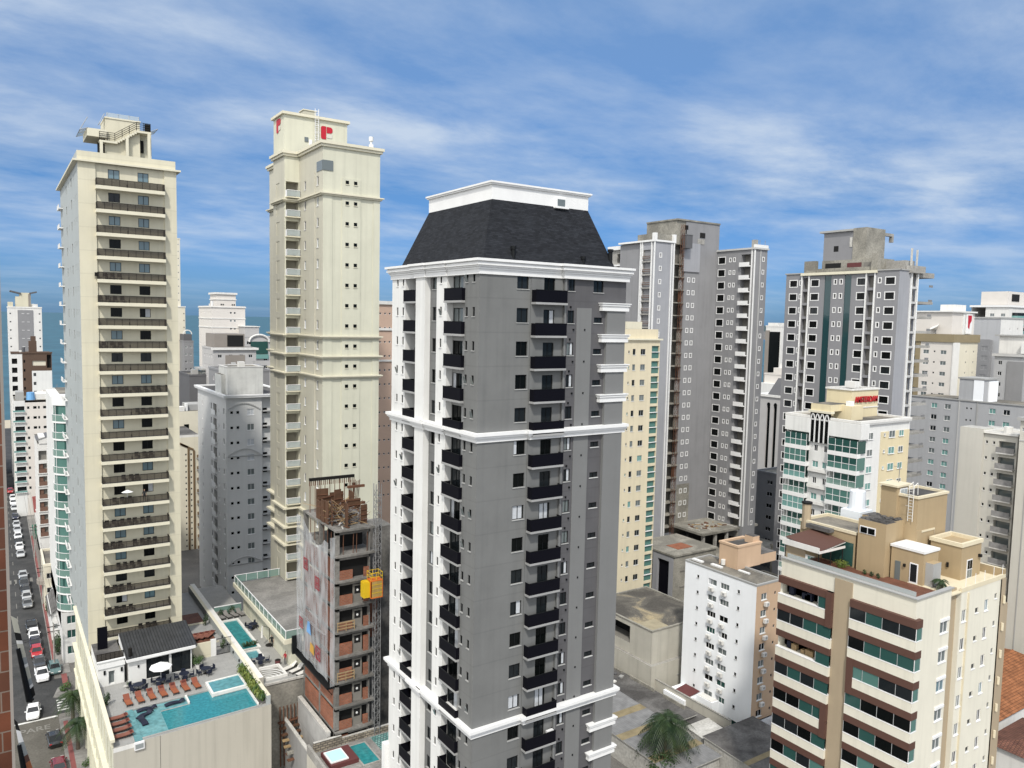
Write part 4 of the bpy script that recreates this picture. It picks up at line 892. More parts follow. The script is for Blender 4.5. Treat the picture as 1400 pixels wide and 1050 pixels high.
# formwork and reinforcement on its top deck
e_ = tag(empty('formwork', (33.6, 87, S0)), 'brown formwork panels, props and bent reinforcement bars heaped on the top of the unfinished building', 'formwork')
for (x, y, w_, h_, rz) in ((-1.9, -1.6, 1.2, 2.6, 88), (-1.95, .9, 1.3, 2.2, 92), (2.3, 1.2, 1.6, 2.8, 86), (.9, 2.6, 1.8, 2.6, 4), (-.6, 3.4, 1.5, 3.0, -6), (-1.6, -2.4, 1.1, 2.9, 75), (-.4, -3.9, 1.2, 2.7, 80), (1.3, -1.0, 2.4, 2.4, 0), (-2.0, -.6, 1.0, 2.6, 90), (.2, .4, .9, 3.4, 10), (1.9, -3.5, .8, 2.2, 5), (-.9, 1.8, 1.8, 2.4, 20)):
    q = MB(); q.obox((x, y, h_/2+.05), (w_, .1, h_), 'form_panel', rz=R(rz))
    for z in (.5, 1.1, 1.7, 2.3):
        if z < h_: q.obox((x+.08*math.sin(R(rz)), y-.08*math.cos(R(rz)), z), (w_, .12, .09), 'rust_steel', rz=R(rz))
    q.build('panel', e_)
q = MB()
q.box(-1.9, 4.2, 3.9, 3.9, 4.5, 4.25, 'dark_metal'); 
for i in range(24): x = -1.9+i*.25; q.box(x, 4.3, 3.3, x+.07, 4.36, 3.95, 'rust_steel')
for i in range(10): x = -1.8+i*.63; q.tube((x, 4.35, .0), (x, 4.35, 3.9), .05, 'rust_steel', 5)
for i in range(8): x = 2.6+.2*i; q.tube((x, 3.0+.1*i, 0), (x+.1, 3.0, 3.6+.3*rq.random()), .05, 'rust_steel', 5)
q.box(2.4, 2.6, 2.9, 4.6, 2.9, 3.2, 'rust_steel'); q.box(2.4, 2.4, .8, 4.6, 2.7, 1.1, 'rust_steel'); q.build('prop_frame', e_)
q = MB()
for i in range(260):
    a = rq.random()*6.28; x = rq.uniform(-1.6, 2.0); y = rq.uniform(-3.6, 2.5); z = .1+rq.random()*1.5; l_ = .6+rq.random()*1.6
    q.tube((x, y, z), (x+math.cos(a)*l_, y+math.sin(a)*l_, z+rq.uniform(-.3, .9)), .028, rq.choice(('rust_steel', 'plank', 'rust_steel', 'steel_gray')), 4)
for k in range(8):
    cxx = .9+.18*rq.random(); pts = [(cxx+1.0*math.cos(t*.5)*.9, -2.2+.5*math.sin(t*.5)+.05*k, .55+.55*math.sin(t*.5+.3)+.04*k) for t in range(13)]
    for p0, p1 in zip(pts, pts[1:]): q.tube(p0, p1, .03, 'steel_gray', 4)
q.build('reinforcement', e_)
q = MB()
for i in range(26): x = rq.uniform(-1.9, 2.0); y = rq.uniform(-4.6, 3); q.obox((x, y, .08+.05*rq.random()), (.25+rq.random()*1.2, .12+.2*rq.random(), .08), rq.choice(('plank', 'concrete_pale', 'form_panel', 'white_trim')), rz=rq.random()*3)
for i in range(7): q.tube((rq.uniform(-1.6, 1.4), rq.uniform(-3.6, 0), .1), (rq.uniform(-1.6, 1.4), rq.uniform(-3.6, 0), 2.4), .05, 'plank', 5)
q.build('lumber', e_)
# netting
m = bpy.data.materials.new('netting'); m.use_nodes = True; M['netting'] = m
t = m.node_tree; bb = t.nodes['Principled BSDF']; bb.inputs['Base Color'].default_value = (.42, .43, .44, 1); bb.inputs['Roughness'].default_value = .8
g = t.nodes.new('ShaderNodeNewGeometry'); a = t.nodes.new('ShaderNodeTexNoise'); mp_ = t.nodes.new('ShaderNodeMapping'); mp_.inputs['Scale'].default_value = (1.2, 1.2, .35); t.links.new(g.outputs['Position'], mp_.inputs[0]); t.links.new(mp_.outputs[0], a.inputs['Vector']); a.inputs['Scale'].default_value = 1.0; a.inputs['Detail'].default_value = 6
r_ = t.nodes.new('ShaderNodeMapRange'); t.links.new(a.outputs['Fac'], r_.inputs[0]); r_.inputs[1].default_value = .35; r_.inputs[2].default_value = .65; r_.inputs[3].default_value = .30; r_.inputs[4].default_value = .70; t.links.new(r_.outputs[0], bb.inputs['Alpha'])
e_ = tag(empty('safety_net', (30.9, 87, 18)), 'sheets of translucent white safety netting hanging down the street side of the unfinished building', 'netting')
def net_sheet(y0, y1, z0, z1, x, amp, rng, ny=14, nz=22, shape=None):
    q = MB(); ph = rng.random()*6
    P = [[None]*(nz+1) for _ in range(ny+1)]
    for i in range(ny+1):
        for j in range(nz+1):
            y = y0+(y1-y0)*i/ny; tz_ = z1 if shape is None else z1-shape(i/ny); z = z0+(tz_-z0)*j/nz
            P[i][j] = (x+amp*math.sin(i*1.3+ph+.25*math.sin(j*.7))+amp*.5*math.sin(j*.9+i), y, z)
    for i in range(ny):
        for j in range(nz): q.face([P[i][j], P[i][j+1], P[i+1][j+1], P[i+1][j]], 'netting')
    return q
q = net_sheet(82.6, 93.5, 18.4, 35.6, 30.9, .06, rq, shape=lambda t_: 1.6*(1-t_)*0+ (2.6*math.sin(math.pi*min(1, t_*1.3))*(1-t_*.6) if t_ > .15 else 1.0)); rel(q, e_).build('long_sheet', e_)
q = MB()
for j in range(12):
    z0, z1 = 17.9+j*1.45, 17.9+(j+1)*1.45; q.face([(30.95+.03*math.sin(j*2), 82.25, z0), (31.5, 82.2, z0), (31.5, 82.2, z1), (30.95+.03*math.sin(j*2+2), 82.25, z1)], 'netting')
rel(q, e_).build('end_sheet', e_)
q = MB(); q.box(30.6, 82.2, 17.7, 31.5, 93.8, 17.95, 'black_frame'); q.box(30.3, 93.5, 17.7, 31.5, 93.8, 20, 'black_frame')
for i in range(6): q.tube((31.5, 83+2*i, 16.6), (30.7, 83+2*i, 17.7), .05, 'dark_metal', 5)
rel(q, e_).build('tray', e_)
q = MB()
n_ = 10
for i in range(n_):
    t0, t1 = i/n_, (i+1)/n_; q.face([(30.1-.4*math.sin(math.pi*t0), 83+10*t0, 24.2+.9*math.sin(math.pi*t0*.5)), (30.1-.4*math.sin(math.pi*t1), 83+10*t1, 24.2+.9*math.sin(math.pi*t1*.5)), (31.0, 83+10*t1, 23.6), (31.0, 83+10*t0, 23.6)], 'netting')
rel(q, e_).build('catch_fan', e_)
# signs printed on the netting: a boxed letter-like emblem
mat('sign_red', (0.26, 0.045, 0.055), var=0.15, scale=2); mat('sign_blue', (0.16, 0.34, 0.62), var=0.1); mat('sign_yellow', (0.52, 0.30, 0.06), var=0.1)
def emblem(y, z, s_, lab):
    q = MB(); x = 30.72
    def bar(y0, y1, z0, z1): q.box(x, y-y1*s_, z+z0*s_, x+.03, y-y0*s_, z+z1*s_, 'sign_red')
    bar(0, 1, 0, .12); bar(0, 1, .88, 1); bar(0, .12, .12, .88); bar(.88, 1, .12, .88); bar(.26, .38, .2, .8); bar(.62, .74, .2, .8); bar(.38, .62, .44, .56)
    tag(q.build('site_emblem'), lab, 'sign', 'boxed red emblems on the netting')
emblem(86.6, 28.3, 1.5, 'red boxed emblem on the netting, upper of the two nearest the corner'); emblem(90.6, 29.6, 1.4, 'red boxed emblem at the far edge of the netting, upper level'); emblem(86.4, 19.9, 1.6, 'red boxed emblem beside the blue and yellow patches low on the netting'); emblem(92.2, 21.8, 1.3, 'red boxed emblem low at the far edge of the netting')
q = MB(); q.face([(30.75, 89.6, 22.0), (30.75, 88.0, 22.0), (30.75, 88.4, 23.6), (30.75, 89.2, 23.4)], 'sign_blue'); tag(q.build('banner_patch'), 'blue patch on the netting', 'sign'); q = MB(); q.face([(30.74, 88.4, 20.0), (30.74, 86.9, 19.9), (30.74, 87.0, 21.0), (30.74, 88.2, 21.2)], 'sign_yellow'); tag(q.build('banner_patch'), 'yellow patch below the blue one on the netting', 'sign')
# hoist mast and cage
mat('hoist_yellow', (0.62, 0.42, 0.02), rough=0.45, var=0.08); mat('hoist_orange', (0.62, 0.16, 0.03), rough=0.5, var=0.12)
e_ = tag(empty('hoist_mast', (36.55, 82.0, 0)), 'gray steel lattice hoist mast standing up the right edge of the unfinished building', 'hoist mast')
q = MB(); zt = 41.0; s_ = .34
for sx in (-s_, s_):
    for sy in (-s_, s_): q.tube((sx, sy, 8), (sx, sy, zt), .05, 'steel_gray', 5)
z = 8.0; k = 0
while z < zt-.7:
    for (a0, a1) in (((-s_, -s_), (s_, -s_)), ((s_, -s_), (s_, s_)), ((s_, s_), (-s_, s_)), ((-s_, s_), (-s_, -s_))):
        q.tube((*a0, z), (*a1, z), .03, 'steel_gray', 4); p_, r2_ = (a0, a1) if k % 2 else (a1, a0); q.tube((*p_, z), (*r2_, z+.72), .028, 'steel_gray', 4)
    z += .72; k += 1
q.build('lattice', e_)
q = MB(); q.box(.45, .3, 8, .6, .5, zt-5, 'dark_metal'); q.box(.75, .5, 8, .82, .6, zt-8, 'dark_metal'); q.build('cable_guide', e_)
e_ = tag(empty('hoist_cage', (35.45, 81.1, 28.1)), 'yellow and orange mesh hoist cage stopped on the lattice mast', 'hoist cage')
q = MB(); q.box(-1.35, -.6, .15, -.45, .5, 2.2, 'hoist_yellow'); q.obox((-.9, -.05, 2.25), (.75, .9, .14), 'hoist_yellow'); q.build('drive_box', e_)
q = MB(); q.box(-.4, -.9, 0, 1.3, .6, .14, 'hoist_orange'); q.box(-.4, -.9, 2.3, 1.3, .6, 2.42, 'hoist_orange')
for x in (-.4, 1.22):
    for y in (-.9, .52): q.box(x, y, .14, x+.08, y+.08, 2.3, 'hoist_orange')
q.box(-.4, -.9, .14, -.3, .6, 2.3, 'hoist_orange')
for i in range(1, 9): x = -.4+1.7*i/9; q.box(x, -.9, .14, x+.03, -.87, 2.3, 'hoist_yellow')
for z in (.7, 1.25, 1.8): q.box(-.32, -.905, z, 1.22, -.875, z+.06, 'hoist_yellow')
q.face([(-.3, -.86, .14), (1.22, -.86, .14), (1.22, -.86, 2.3), (-.3, -.86, 2.3)], 'plank'); q.build('cage', e_); e_.scale = (.84, .84, .86)
q = MB()
for x in (-.4, .4, 1.25):
    for y in (-.85, .55): q.tube((x, y, 2.42), (x, y, 3.5), .035, 'hoist_yellow', 5)
for z in (2.9, 3.45):
    for y in (-.85, .55): q.tube((-.4, y, z), (1.25, y, z), .035, 'hoist_yellow', 5)
    for x in (-.4, 1.25): q.tube((x, -.85, z), (x, .55, z), .035, 'hoist_yellow', 5)
q.tube((-.4, -.85, 3.45), (.4, -.85, 2.45), .03, 'hoist_yellow', 5); q.tube((-.4, .55, 2.5), (-.4, -.85, 3.4), .03, 'hoist_yellow', 5); q.build('top_railing', e_)
# site walls and yard in front
mat('render_gray', (0.30, 0.295, 0.285), var=0.12, scale=0.4, streak=0.15)
e_ = tag(empty('site_wall', (29.2, 88, 0)), 'pale gray rendered boundary wall running beside the podium with the pool deck', 'wall')
q = MB(); q.box(-.15, -14, 0, .15, 7, 9.8, 'render_gray'); q.build('panel', e_); q = MB(); q.box(-.2, -14, 9.8, .2, 7, 9.95, 'concrete_pale'); q.build('coping', e_)
e_ = tag(empty('site_wall', (30.9, 88, 0)), 'lighter boundary wall with block joints just left of the wrapped unfinished building', 'wall')
brick('block_wall', (0.38, 0.375, 0.36), (0.42, 0.41, 0.395), (0.30, 0.295, 0.28), 3.2, 2.4, 0.03, bump=0.1, var=0.12)
q = MB(); q.box(-.2, -5.6, 0, .2, 4.6, 12.4, 'block_wall'); q.build('panel', e_); q = MB(); q.box(-.25, -5.6, 12.4, .25, 4.6, 12.55, 'concrete_pale'); q.build('coping', e_)
e_ = tag(empty('excavation_shoring', (29.4, 93, 0)), 'brown timber shoring and planks in the gap below the neighbouring pool terrace', 'shoring')
q = MB()
for i in range(7): q.obox((.3, -.2-.6*i, 9.6-.5*i), (2.9, .5, .12), rq.choice(('form_panel', 'plank', 'rust_steel')), rz=rq.uniform(-.1, .1))
for i in range(6): q.tube((-.9+.45*i, -.4, 4), (-.9+.45*i, -.2, 11.6), .08, 'rust_steel', 5)
q.box(-1.1, -3.8, 7.2, 1.6, -3.4, 7.5, 'concrete_old'); q.build('planks', e_)
# ================================================================== tall sand tower with the red emblem
rg = random.Random(31); mat('sand_shaded', (0.49, 0.47, 0.385), var=0.07, streak=0.1, scale=0.2); mat('sand_recess_shade', (0.26, 0.245, 0.20), var=0.1)  # sand paint mixed darker for the street sides: shade put into the colour
b = Bld('apartment_tower', 'tall sand coloured tower with ledges and a red emblem on its roof box', 'tower', (43.5, 118, 0))
q = b.w
ZB = 84.1; fz = [79.4-FH*i for i in range(24)]
hb = []
for i, z in enumerate(fz):
    if i == 0: pass
    for x in (43.22, 44.5): hb.append(H(x-.24, x+.24, z-.22, z+.26, d=.2, win=dict(name='small_window', frame='gray_frame', pane='black_glass', nx=1, sill='cream_trim', t=.03)))
b.fy(108.5, 39.6, 48.35, 0, ZB, 'sand_paint', hb)
q.box(39.6, 108.42, 0, 41.0, 108.5, 77.3, 'sand_paint'); q.box(42.45, 108.4, 0, 45.3, 108.5, 80.0, 'sand_paint'); q.box(47.3, 108.42, 0, 48.35, 108.5, 77.3, 'sand_paint')
# the pair windows sit in the proud strip too
q2 = []
for i, z in enumerate(fz):
    for x in (43.22, 44.5): c = MB(); c.box(x-.25, 108.37, z-.23, x+.25, 108.40, z+.27, 'black_glass'); c.box(x-.3, 108.3, z-.32, x+.3, 108.4, z-.23, 'cream_trim'); q2.append(c)
b.wins = []
for c in q2: b.part('small_window', c)
hb = []
for i, z in enumerate(fz):
    for y, w_, hh in ((110.6, .75, 1.3), (113.2, .3, .55), (116.0, .75, 1.3)): hb.append(H(y-w_/2, y+w_/2, z-.5, z-.5+hh, d=.14, win=dict(name='side_window', frame='white_frame', pane=shade_pick(rg, (2, dict(p='dark_glass')), (2, dict(p='rail_glass')), (1, dict(p='curtain')))['p'], nx=1, sill='white_trim', t=.06)))
b.fx(39.6, 108.5, 118.7, 0, ZB, 'sand_shaded', hb)
q.box(39.5, 111.6, 0, 39.6, 114.6, 81, 'sand_shaded')
# balcony bay and the far blocks
b.fy(118.7, 37.35, 39.6, 0, ZB, 'sand_paint', [H(37.55, 39.5, z-1.3, z+.95, d=1.3, back='sand_recess_shade', rv='sand_panel') for z in fz])  # recess backs darker than the wall, their shade painted in
hb = [H(121.2, 122.9, z-1.0, z+1.0, d=.06, back='sand_panel') for z in fz]
b.fx(37.35, 118.7, 124.3, 0, ZB, 'sand_shaded', hb)
hb = [H(127.2, 128.1, z-.6, z+.7, d=.14, win=dict(name='side_window', frame='white_frame', pane='dark_glass' if rg.random() < .6 else 'rail_glass', nx=1, sill='white_trim')) for z in fz]
b.fx(39.3, 124.3, 133, 0, ZB, 'sand_shaded', hb)
for x0, y0, x1, y1 in ((39.6, 108.5, 48.35, 130), (37.35, 118.7, 48.35, 124.3), (39.3, 124.3, 48.35, 133)): b.back(x0, y0, x1, y1, 0, ZB, 'sand_paint', 'roof_old')
bm = MB(); bm.box(-1.05, -.75, -.16, 1.05, 0, 0, 'cream_trim'); rm2 = MB(); rm2.box(-1.02, -.74, .05, 1.02, -.71, .92, 'rail_glass'); rm2.box(-1.05, -.77, .92, 1.05, -.69, .99, 'white_frame')
for s_ in (-1.03, .99): rm2.box(s_, -.74, .0, s_+.04, 0, .95, 'white_frame')
so = None
for z in fz:
    loc = Vector((38.5, 118.7, z-1.35))-b.o
    if so is None: so = bm.build('balcony', b.e); so.location = loc; ro = rm2.build('railing', so)
    else: s2 = put('balcony', so.data, b.e, loc); put('railing', ro.data, s2)
def outline(c, z0, z1, o, m):
    for x0, y0, x1, y1 in ((39.6, 108.5, 48.35, 130), (37.35, 118.7, 48, 124.3), (39.3, 124.3, 48.2, 133)): c.box(x0-o, y0-o, z0, x1+o, y1+o, z1, m)
for z in (77.3, 56.9, 54.0, 51.1): c = MB(); outline(c, z, z+.22, .28, 'cream_trim'); outline(c, z+.22, z+.4, .5, 'cream_trim'); b.part('ledge', c)
c = MB(); outline(c, ZB, ZB+.35, .3, 'cream_trim'); outline(c, ZB+.35, ZB+.75, .5, 'cream_trim'); b.part('cornice', c)
for z in (30.0, 27.0, 24.2): c = MB(); c.box(36.9, 118.2, z, 39.7, 124.5, z+.3, 'cream_trim'); c.box(38.6, 124.0, z, 39.4, 133, z+.3, 'cream_trim'); c.box(39.2, 108.2, z, 39.7, 118.8, z+.3, 'cream_trim'); b.part('ledge', c)
c = MB(); c.box(38.1, 121.3, ZB+.75, 48.3, 126.6, 90.9, 'sand_paint', top='roof_old'); c.ring(38.1, 121.3, 48.3, 126.6, .35, 90.9, 91.3, 'cream_trim'); c.box(41.6, 122.5, 90.9, 43.6, 124.5, 92.3, 'sand_panel'); c.ring(41.6, 122.5, 43.6, 124.5, .12, 92.3, 92.45, 'cream_trim', t=.2)
c.box(41.3, 121.2, 87.2, 41.9, 121.3, 87.9, 'gray_glass'); c.box(42.0, 121.2, 86.7, 42.5, 121.3, 87.6, 'white_trim'); c.box(44.9, 121.2, 86.2, 45.4, 121.3, 86.9, 'white_trim'); c.box(46.2, 121.2, 86.2, 47.0, 121.3, 86.9, 'white_trim'); b.part('roof_box', c)
c = MB()
for sx in (-.28, .28): c.tube((43.2+sx, 121.0, ZB+.8), (43.2+sx, 121.0, 92.4), .05, 'white_frame', 5)
for i in range(24): c.tube((42.92, 121.0, 84.9+.31*i), (43.48, 121.0, 84.9+.31*i), .03, 'white_frame', 4)
for i in range(6):
    z = 86.5+1.1*i; pts = [(43.2+.42*math.cos(t*math.pi/6+math.pi), 121.0-.55*math.sin(t*math.pi/6), z) for t in range(7)]
    for p0, p1 in zip(pts, pts[1:]): c.tube(p0, p1, .025, 'white_frame', 4)
b.part('ladder', c)
c = MB(); c.box(47.2, 109.5, ZB+.7, 47.7, 110, ZB+1.5, 'white_trim'); c.tube((47.45, 109.75, ZB+1.5), (47.45, 109.75, ZB+2.0), .16, 'white_trim', 8); c.tube((47.45, 109.75, ZB+2.0), (47.45, 109.75, ZB+2.6), .33, 'white_trim', 10); b.part('beacon', c)
c = MB(); c.box(39.55, 108.40, 80.8, 41.1, 108.45, 82.2, 'gray_glass'); c.box(39.54, 108.55, 80.8, 39.58, 110.9, 82.2, 'gray_glass'); b.part('corner_window', c)
b.done()
mat('emblem_red', (0.42, 0.015, 0.03), rough=0.5, var=0.03); mat('emblem_gray', (0.55, 0.53, 0.47), var=0.03)
def r_mark(name, lab, loc, rz, s_):
    q = MB()
    def rounded(x0, z0, x1, z1, rad, corners, m, y=0.0):
        pts = []
        for cx_, cz_, a0, on in ((x0, z0, 180, 'bl' in corners), (x1, z0, 270, 'br' in corners), (x1, z1, 0, 'tr' in corners), (x0, z1, 90, 'tl' in corners)):
            if not on: pts.append((cx_, cz_))
            else:
                ox = cx_+rad if cx_ == x0 else cx_-rad; oz = cz_+rad if cz_ == z0 else cz_-rad
                for k in range(6): a = R(a0+90*k/5); pts.append((ox+rad*math.cos(a), oz+rad*math.sin(a)))
        i = len(q.v); n = len(pts); kk = q.mat(m)
        q.v += [(p[0]*s_, y-.06, p[1]*s_) for p in pts]+[(p[0]*s_, y, p[1]*s_) for p in pts]; q.f.append(tuple(range(i, i+n))); q.mi.append(kk)
        for j in range(n): q.f.append((i+(j+1) % n, i+j, i+n+j, i+n+(j+1) % n)); q.mi.append(kk)
    rounded(-.95, -1.0, -.12, 1.0, .3, ('bl', 'tl'), 'emblem_red'); rounded(-.02, 0, .95, .95, .42, ('tr', 'br'), 'emblem_red'); rounded(.0, -.75, .9, -.12, .2, ('br',), 'emblem_gray')
    o = q.build(name); o.location = loc; o.rotation_euler.z = rz; return tag(o, lab, 'emblem', 'red emblems on the roof box')
r_mark('roof_emblem', 'red rounded emblem on the wide front of the sand tower roof box', (44.9, 121.28, 89.0), 0, 1.0)
r_mark('roof_emblem', 'narrow-seen red emblem on the street side of the sand tower roof box', (38.08, 123.9, 89.6), -math.pi/2, 1.05)

# podium of the sand tower: roof terrace with glass rail over a glazed room
b = Bld('terrace_wing', 'podium wing with a glass railed roof terrace over a glazed room', 'building', (36, 108, 0))
TR = 18.7
b.fx(31.2, 96.9, 120.0, DZ, TR-.45, 'sand_paint', [H(y, y+2.6, DZ+.1, TR-.9, d=.15, win=dict(name='glass_front', frame='white_frame', pane='gray_glass' if i % 3 else 'dark_glass', nx=3, depth=.1)) for i, y in enumerate((98.2, 103.5, 106.6, 110.2, 113.2, 116.4))])
b.fy(96.9, 31.2, 39.5, 0, TR-.45, 'sand_paint', [H(32.0, 33.4, DZ+.1, TR-1.2, win=dict(name='glass_front', frame='white_frame', pane='teal_light', nx=2))])
b.w.box(31.25, 97, 0, 48, 120, TR-.5, 'sand_paint'); b.w.box(34, 120, 0, 48, 121, TR-.5, 'sand_paint')
c = MB(); c.box(30.2, 96.0, TR-.45, 40, 121.3, TR-.15, 'cream_trim', top='pavement'); c.box(30.0, 95.8, TR-.55, 40, 96.0, TR+.05, 'cream_trim'); c.box(30.0, 96.0, TR-.55, 30.2, 121.3, TR+.05, 'cream_trim'); b.part('terrace_slab', c)
c = MB(); c.face([(30.25, 121.3, TR+.05), (30.25, 96.05, TR+.05), (30.25, 96.05, TR+1.1), (30.25, 121.3, TR+1.1)], 'rail_teal'); c.face([(30.25, 96.05, TR+.05), (40, 96.05, TR+.05), (40, 96.05, TR+1.1), (30.25, 96.05, TR+1.1)], 'rail_teal'); c.face([(30.25, 121.3, TR), (37.3, 121.3, TR), (37.3, 121.3, TR+1.1), (30.25, 121.3, TR+1.1)], 'rail_teal')
c.box(30.2, 96, TR+1.1, 30.3, 121.3, TR+1.16, 'white_frame'); c.box(30.3, 96, TR+1.1, 40, 96.1, TR+1.16, 'white_frame'); c.box(30.3, 121.25, TR+1.1, 37.3, 121.35, TR+1.16, 'white_frame')
for i in range(14): y = 96+1.94*i; c.box(30.21, y, TR, 30.29, y+.06, TR+1.1, 'white_frame')
for i in range(5): x = 30.3+1.7*i; c.box(x, 121.26, TR, x+.06, 121.34, TR+1.1, 'white_frame')
b.part('glass_railing', c)
b.done()
b = Bld('pool_terrace', 'lower pool terrace of the sand tower, walled by pale render with a rectangular green pool', 'terrace', (29, 110, 0))
q = b.w; q.grid([26.9, 31.2], [93.2, 134], lambda x, y: (x, y, DZ), 'pool_tile', [(27.2, 29.4, 105.5, 117.0), (27.2, 28.9, 102.3, 104.6)])
q.face([(26.9, 93.2, 0), (31.9, 93.2, 0), (31.9, 93.2, DZ+.1), (26.9, 93.2, DZ+.1)], 'concrete_old'); q.box(26.9, 93.2, DZ, 31.9, 93.5, DZ+.35, 'concrete_pale'); q.box(31.2, 93.5, DZ-1, 34, 96.9, DZ, 'pool_tile')
c = MB(); c.box(26.22, 94.2, 0, 26.9, 134, 15.3, 'wall_stained', top='off_white'); b.part('long_wall', c); c = MB(); c.box(26.9, 120, DZ, 30.9, 120.2, DZ+1.3, 'rail_teal'); c.box(26.9, 119.98, DZ+1.3, 30.9, 120.22, DZ+1.37, 'white_frame'); b.part('glass_screen', c)
b.done()
e_ = tag(empty('swimming_pool', (28.3, 111, DZ)), 'long rectangular green pool on the sand tower terrace', 'pool')
c = MB(); c.face([(-1.1, -5.5, -.1), (1.1, -5.5, -.1), (1.1, 6, -.1), (-1.1, 6, -.1)], 'green_water'); c.build('water', e_); c = MB(); c.box(1.1, -5.7, -.3, 1.45, 6.3, .1, 'off_white'); c.box(-1.1, 6.0, -.3, 1.1, 6.3, .1, 'off_white'); c.box(-1.1, -5.8, -.3, 1.1, -5.4, .1, 'concrete_pale'); c.build('coping', e_)
c = MB()
for i in range(9): blades(c, (-.5+.2*i, -4.4+.1*(i % 3), -.05), 9, .3, .8, .25, .7, .06, 'leaf_dark', rp)
o = c.build('pool_plants'); o.location = (28.3, 111, DZ); tag(o, 'dark leafy plants at the near end of the long green pool', 'plants')
e_ = tag(empty('jacuzzi', (28.05, 103.4, DZ)), 'small square turquoise jacuzzi pool beyond the parapet wall', 'pool')
c = MB(); c.face([(-.85, -1.1, -.05), (.85, -1.1, -.05), (.85, 1.2, -.05), (-.85, 1.2, -.05)], 'spa_water'); c.build('water', e_); c = MB(); c.box(.85, -1.2, -.3, 1.2, 1.3, .12, 'off_white'); c.box(-.85, 1.2, -.3, .85, 1.4, .12, 'off_white'); c.build('coping', e_)
e_ = tag(empty('stepped_basin', (28.6, 96.4, DZ)), 'white walled basin with curved steps at the near end of the sand tower terrace', 'basin')
c = MB(); c.box(-1.2, -1.6, 0, 1.5, -1.35, .35, 'off_white'); c.box(1.25, -1.35, 0, 1.5, 1.9, .35, 'off_white'); c.box(-1.2, 1.65, 0, 1.25, 1.9, .35, 'off_white'); c.build('rim', e_)
c = MB()
for k in range(5):
    r0_ = .7+.42*k; pts = [(-1.1+r0_*math.cos(R(90*t/10)), -1.3+r0_*1.1*math.sin(R(90*t/10)), .06+.05*k) for t in range(11)]
    for p0, p1 in zip(pts, pts[1:]): c.tube(p0, p1, .05, 'white_trim', 4)
c.face([(-1.2, -1.35, .03), (1.25, -1.35, .03), (1.25, 1.65, .03), (-1.2, 1.65, .03)], 'concrete'); c.build('steps', e_)
mat('gray_cushion', (0.20, 0.19, 0.18), var=0.12); mat('white_cushion', (0.62, 0.60, 0.56), var=0.06)
gl_ = lounger('pool_lounger', 'gray_cushion', 'dark_metal'); 
for i in range(4): o = gl_ if i == 0 else copy_tree(gl_, (0, 0, 0)); o.location = (27.5+.95*i, 118.6, DZ); o.rotation_euler.z = R(15); tag(o, 'gray lounger by the glass screen at the green pool, %s of four' % ['leftmost', 'second', 'third', 'rightmost'][i], 'lounger', 'gray loungers at the far end of the green pool')
wl_ = lounger('pool_lounger', 'white_cushion', 'dark_metal')
for i in range(3): o = wl_ if i == 0 else copy_tree(wl_, (0, 0, 0)); o.location = (31.0+.5*i, 96.6-1.15*i, DZ); o.rotation_euler.z = R(-68); tag(o, 'white lounger beside the netting and the stepped basin, %s of three' % ['farthest', 'middle', 'nearest'][i], 'lounger', 'white loungers near the netting')
d2 = copy_tree(ds, (28.3, 99.9, DZ), R(30), 'round dark table and chairs between the jacuzzi and the parapet wall', None); del d2['group']; d2.location = (28.2, 100.2, DZ)
d3 = copy_tree(ds, (30.6, 112.4, DZ), R(10), 'dark table and chairs against the glazed front under the roof terrace', None); del d3['group']
bush((27.6, 119.2, DZ), .55, 1.3, 'low dark bush at the glass screen behind the gray loungers, left one', m='leaf_dark', n=260); bush((29.2, 119.4, DZ), .7, 1.5, 'larger dark bush at the glass screen behind the gray loungers, right one', m='leaf_dark', n=320)
q = MB(); q.tube((0, 0, 0), (0, 0, .12), .55, 'dark_metal', 8); q.tube((0, 0, .12), (0, 0, 2.6), .04, 'dark_metal'); q.tube((0, 0, 2.5), (-.9, .3, 2.9), .03, 'dark_metal'); q.tube((-.9, .3, 2.9), (-.95, .3, 1.2), .07, 'off_white', 6, r2=.16); o = q.build('folded_parasol'); o.location = (30.9, 105.3, DZ); tag(o, 'folded parasol on a dark crossed base near the jacuzzi', 'parasol')
mat('exit_green', (0.03, 0.30, 0.07), var=0.03)
q = MB(); q.box(-.75, -.03, 0, .75, 0, .62, 'exit_green'); o = q.build('exit_sign'); o.location = (32.6, 96.88, 17.0); o.location.x = 34.6; o.location.z = 16.4; tag(o, 'green sign on the sand wall below the roof terrace', 'sign')

# ================================================================== gray building with arches, behind the sand tower podium
mat('gray_render', (0.55, 0.55, 0.535), var=0.06, streak=0.08, scale=0.15)
b = Bld('apartment_building', 'gray building with arched mouldings and a square white roof box beside the sand tower', 'building', (41, 165, 0))
fz = [41.3-FH*i for i in range(14)]; hb = []
for i, z in enumerate(fz):
    for x in (37.85, 39.0): hb.append(H(x-.27, x+.27, z-.25, z+.3, win=dict(name='small_window', frame='gray_frame', pane='black_glass', nx=1, sill='white_trim', t=.03)))
    hb.append(H(40.75, 42.1, z-.6, z+.65, win=dict(frame='white_frame', pane=shade_pick(rg, (3, dict(p='gray_glass')), (1, dict(p='dark_glass')), (2, dict(p='curtain')))['p'], nx=2, sill='white_trim')))
b.fy(153.0, 36.9, 43.6, 0, 44.2, 'gray_render', hb)
b.fy(154.0, 43.6, 50, 0, 44.2, 'gray_render', [H(44.0, 44.9, z-.5, z+.6, d=.3, back='dark_interior') for z in fz])
hb = []
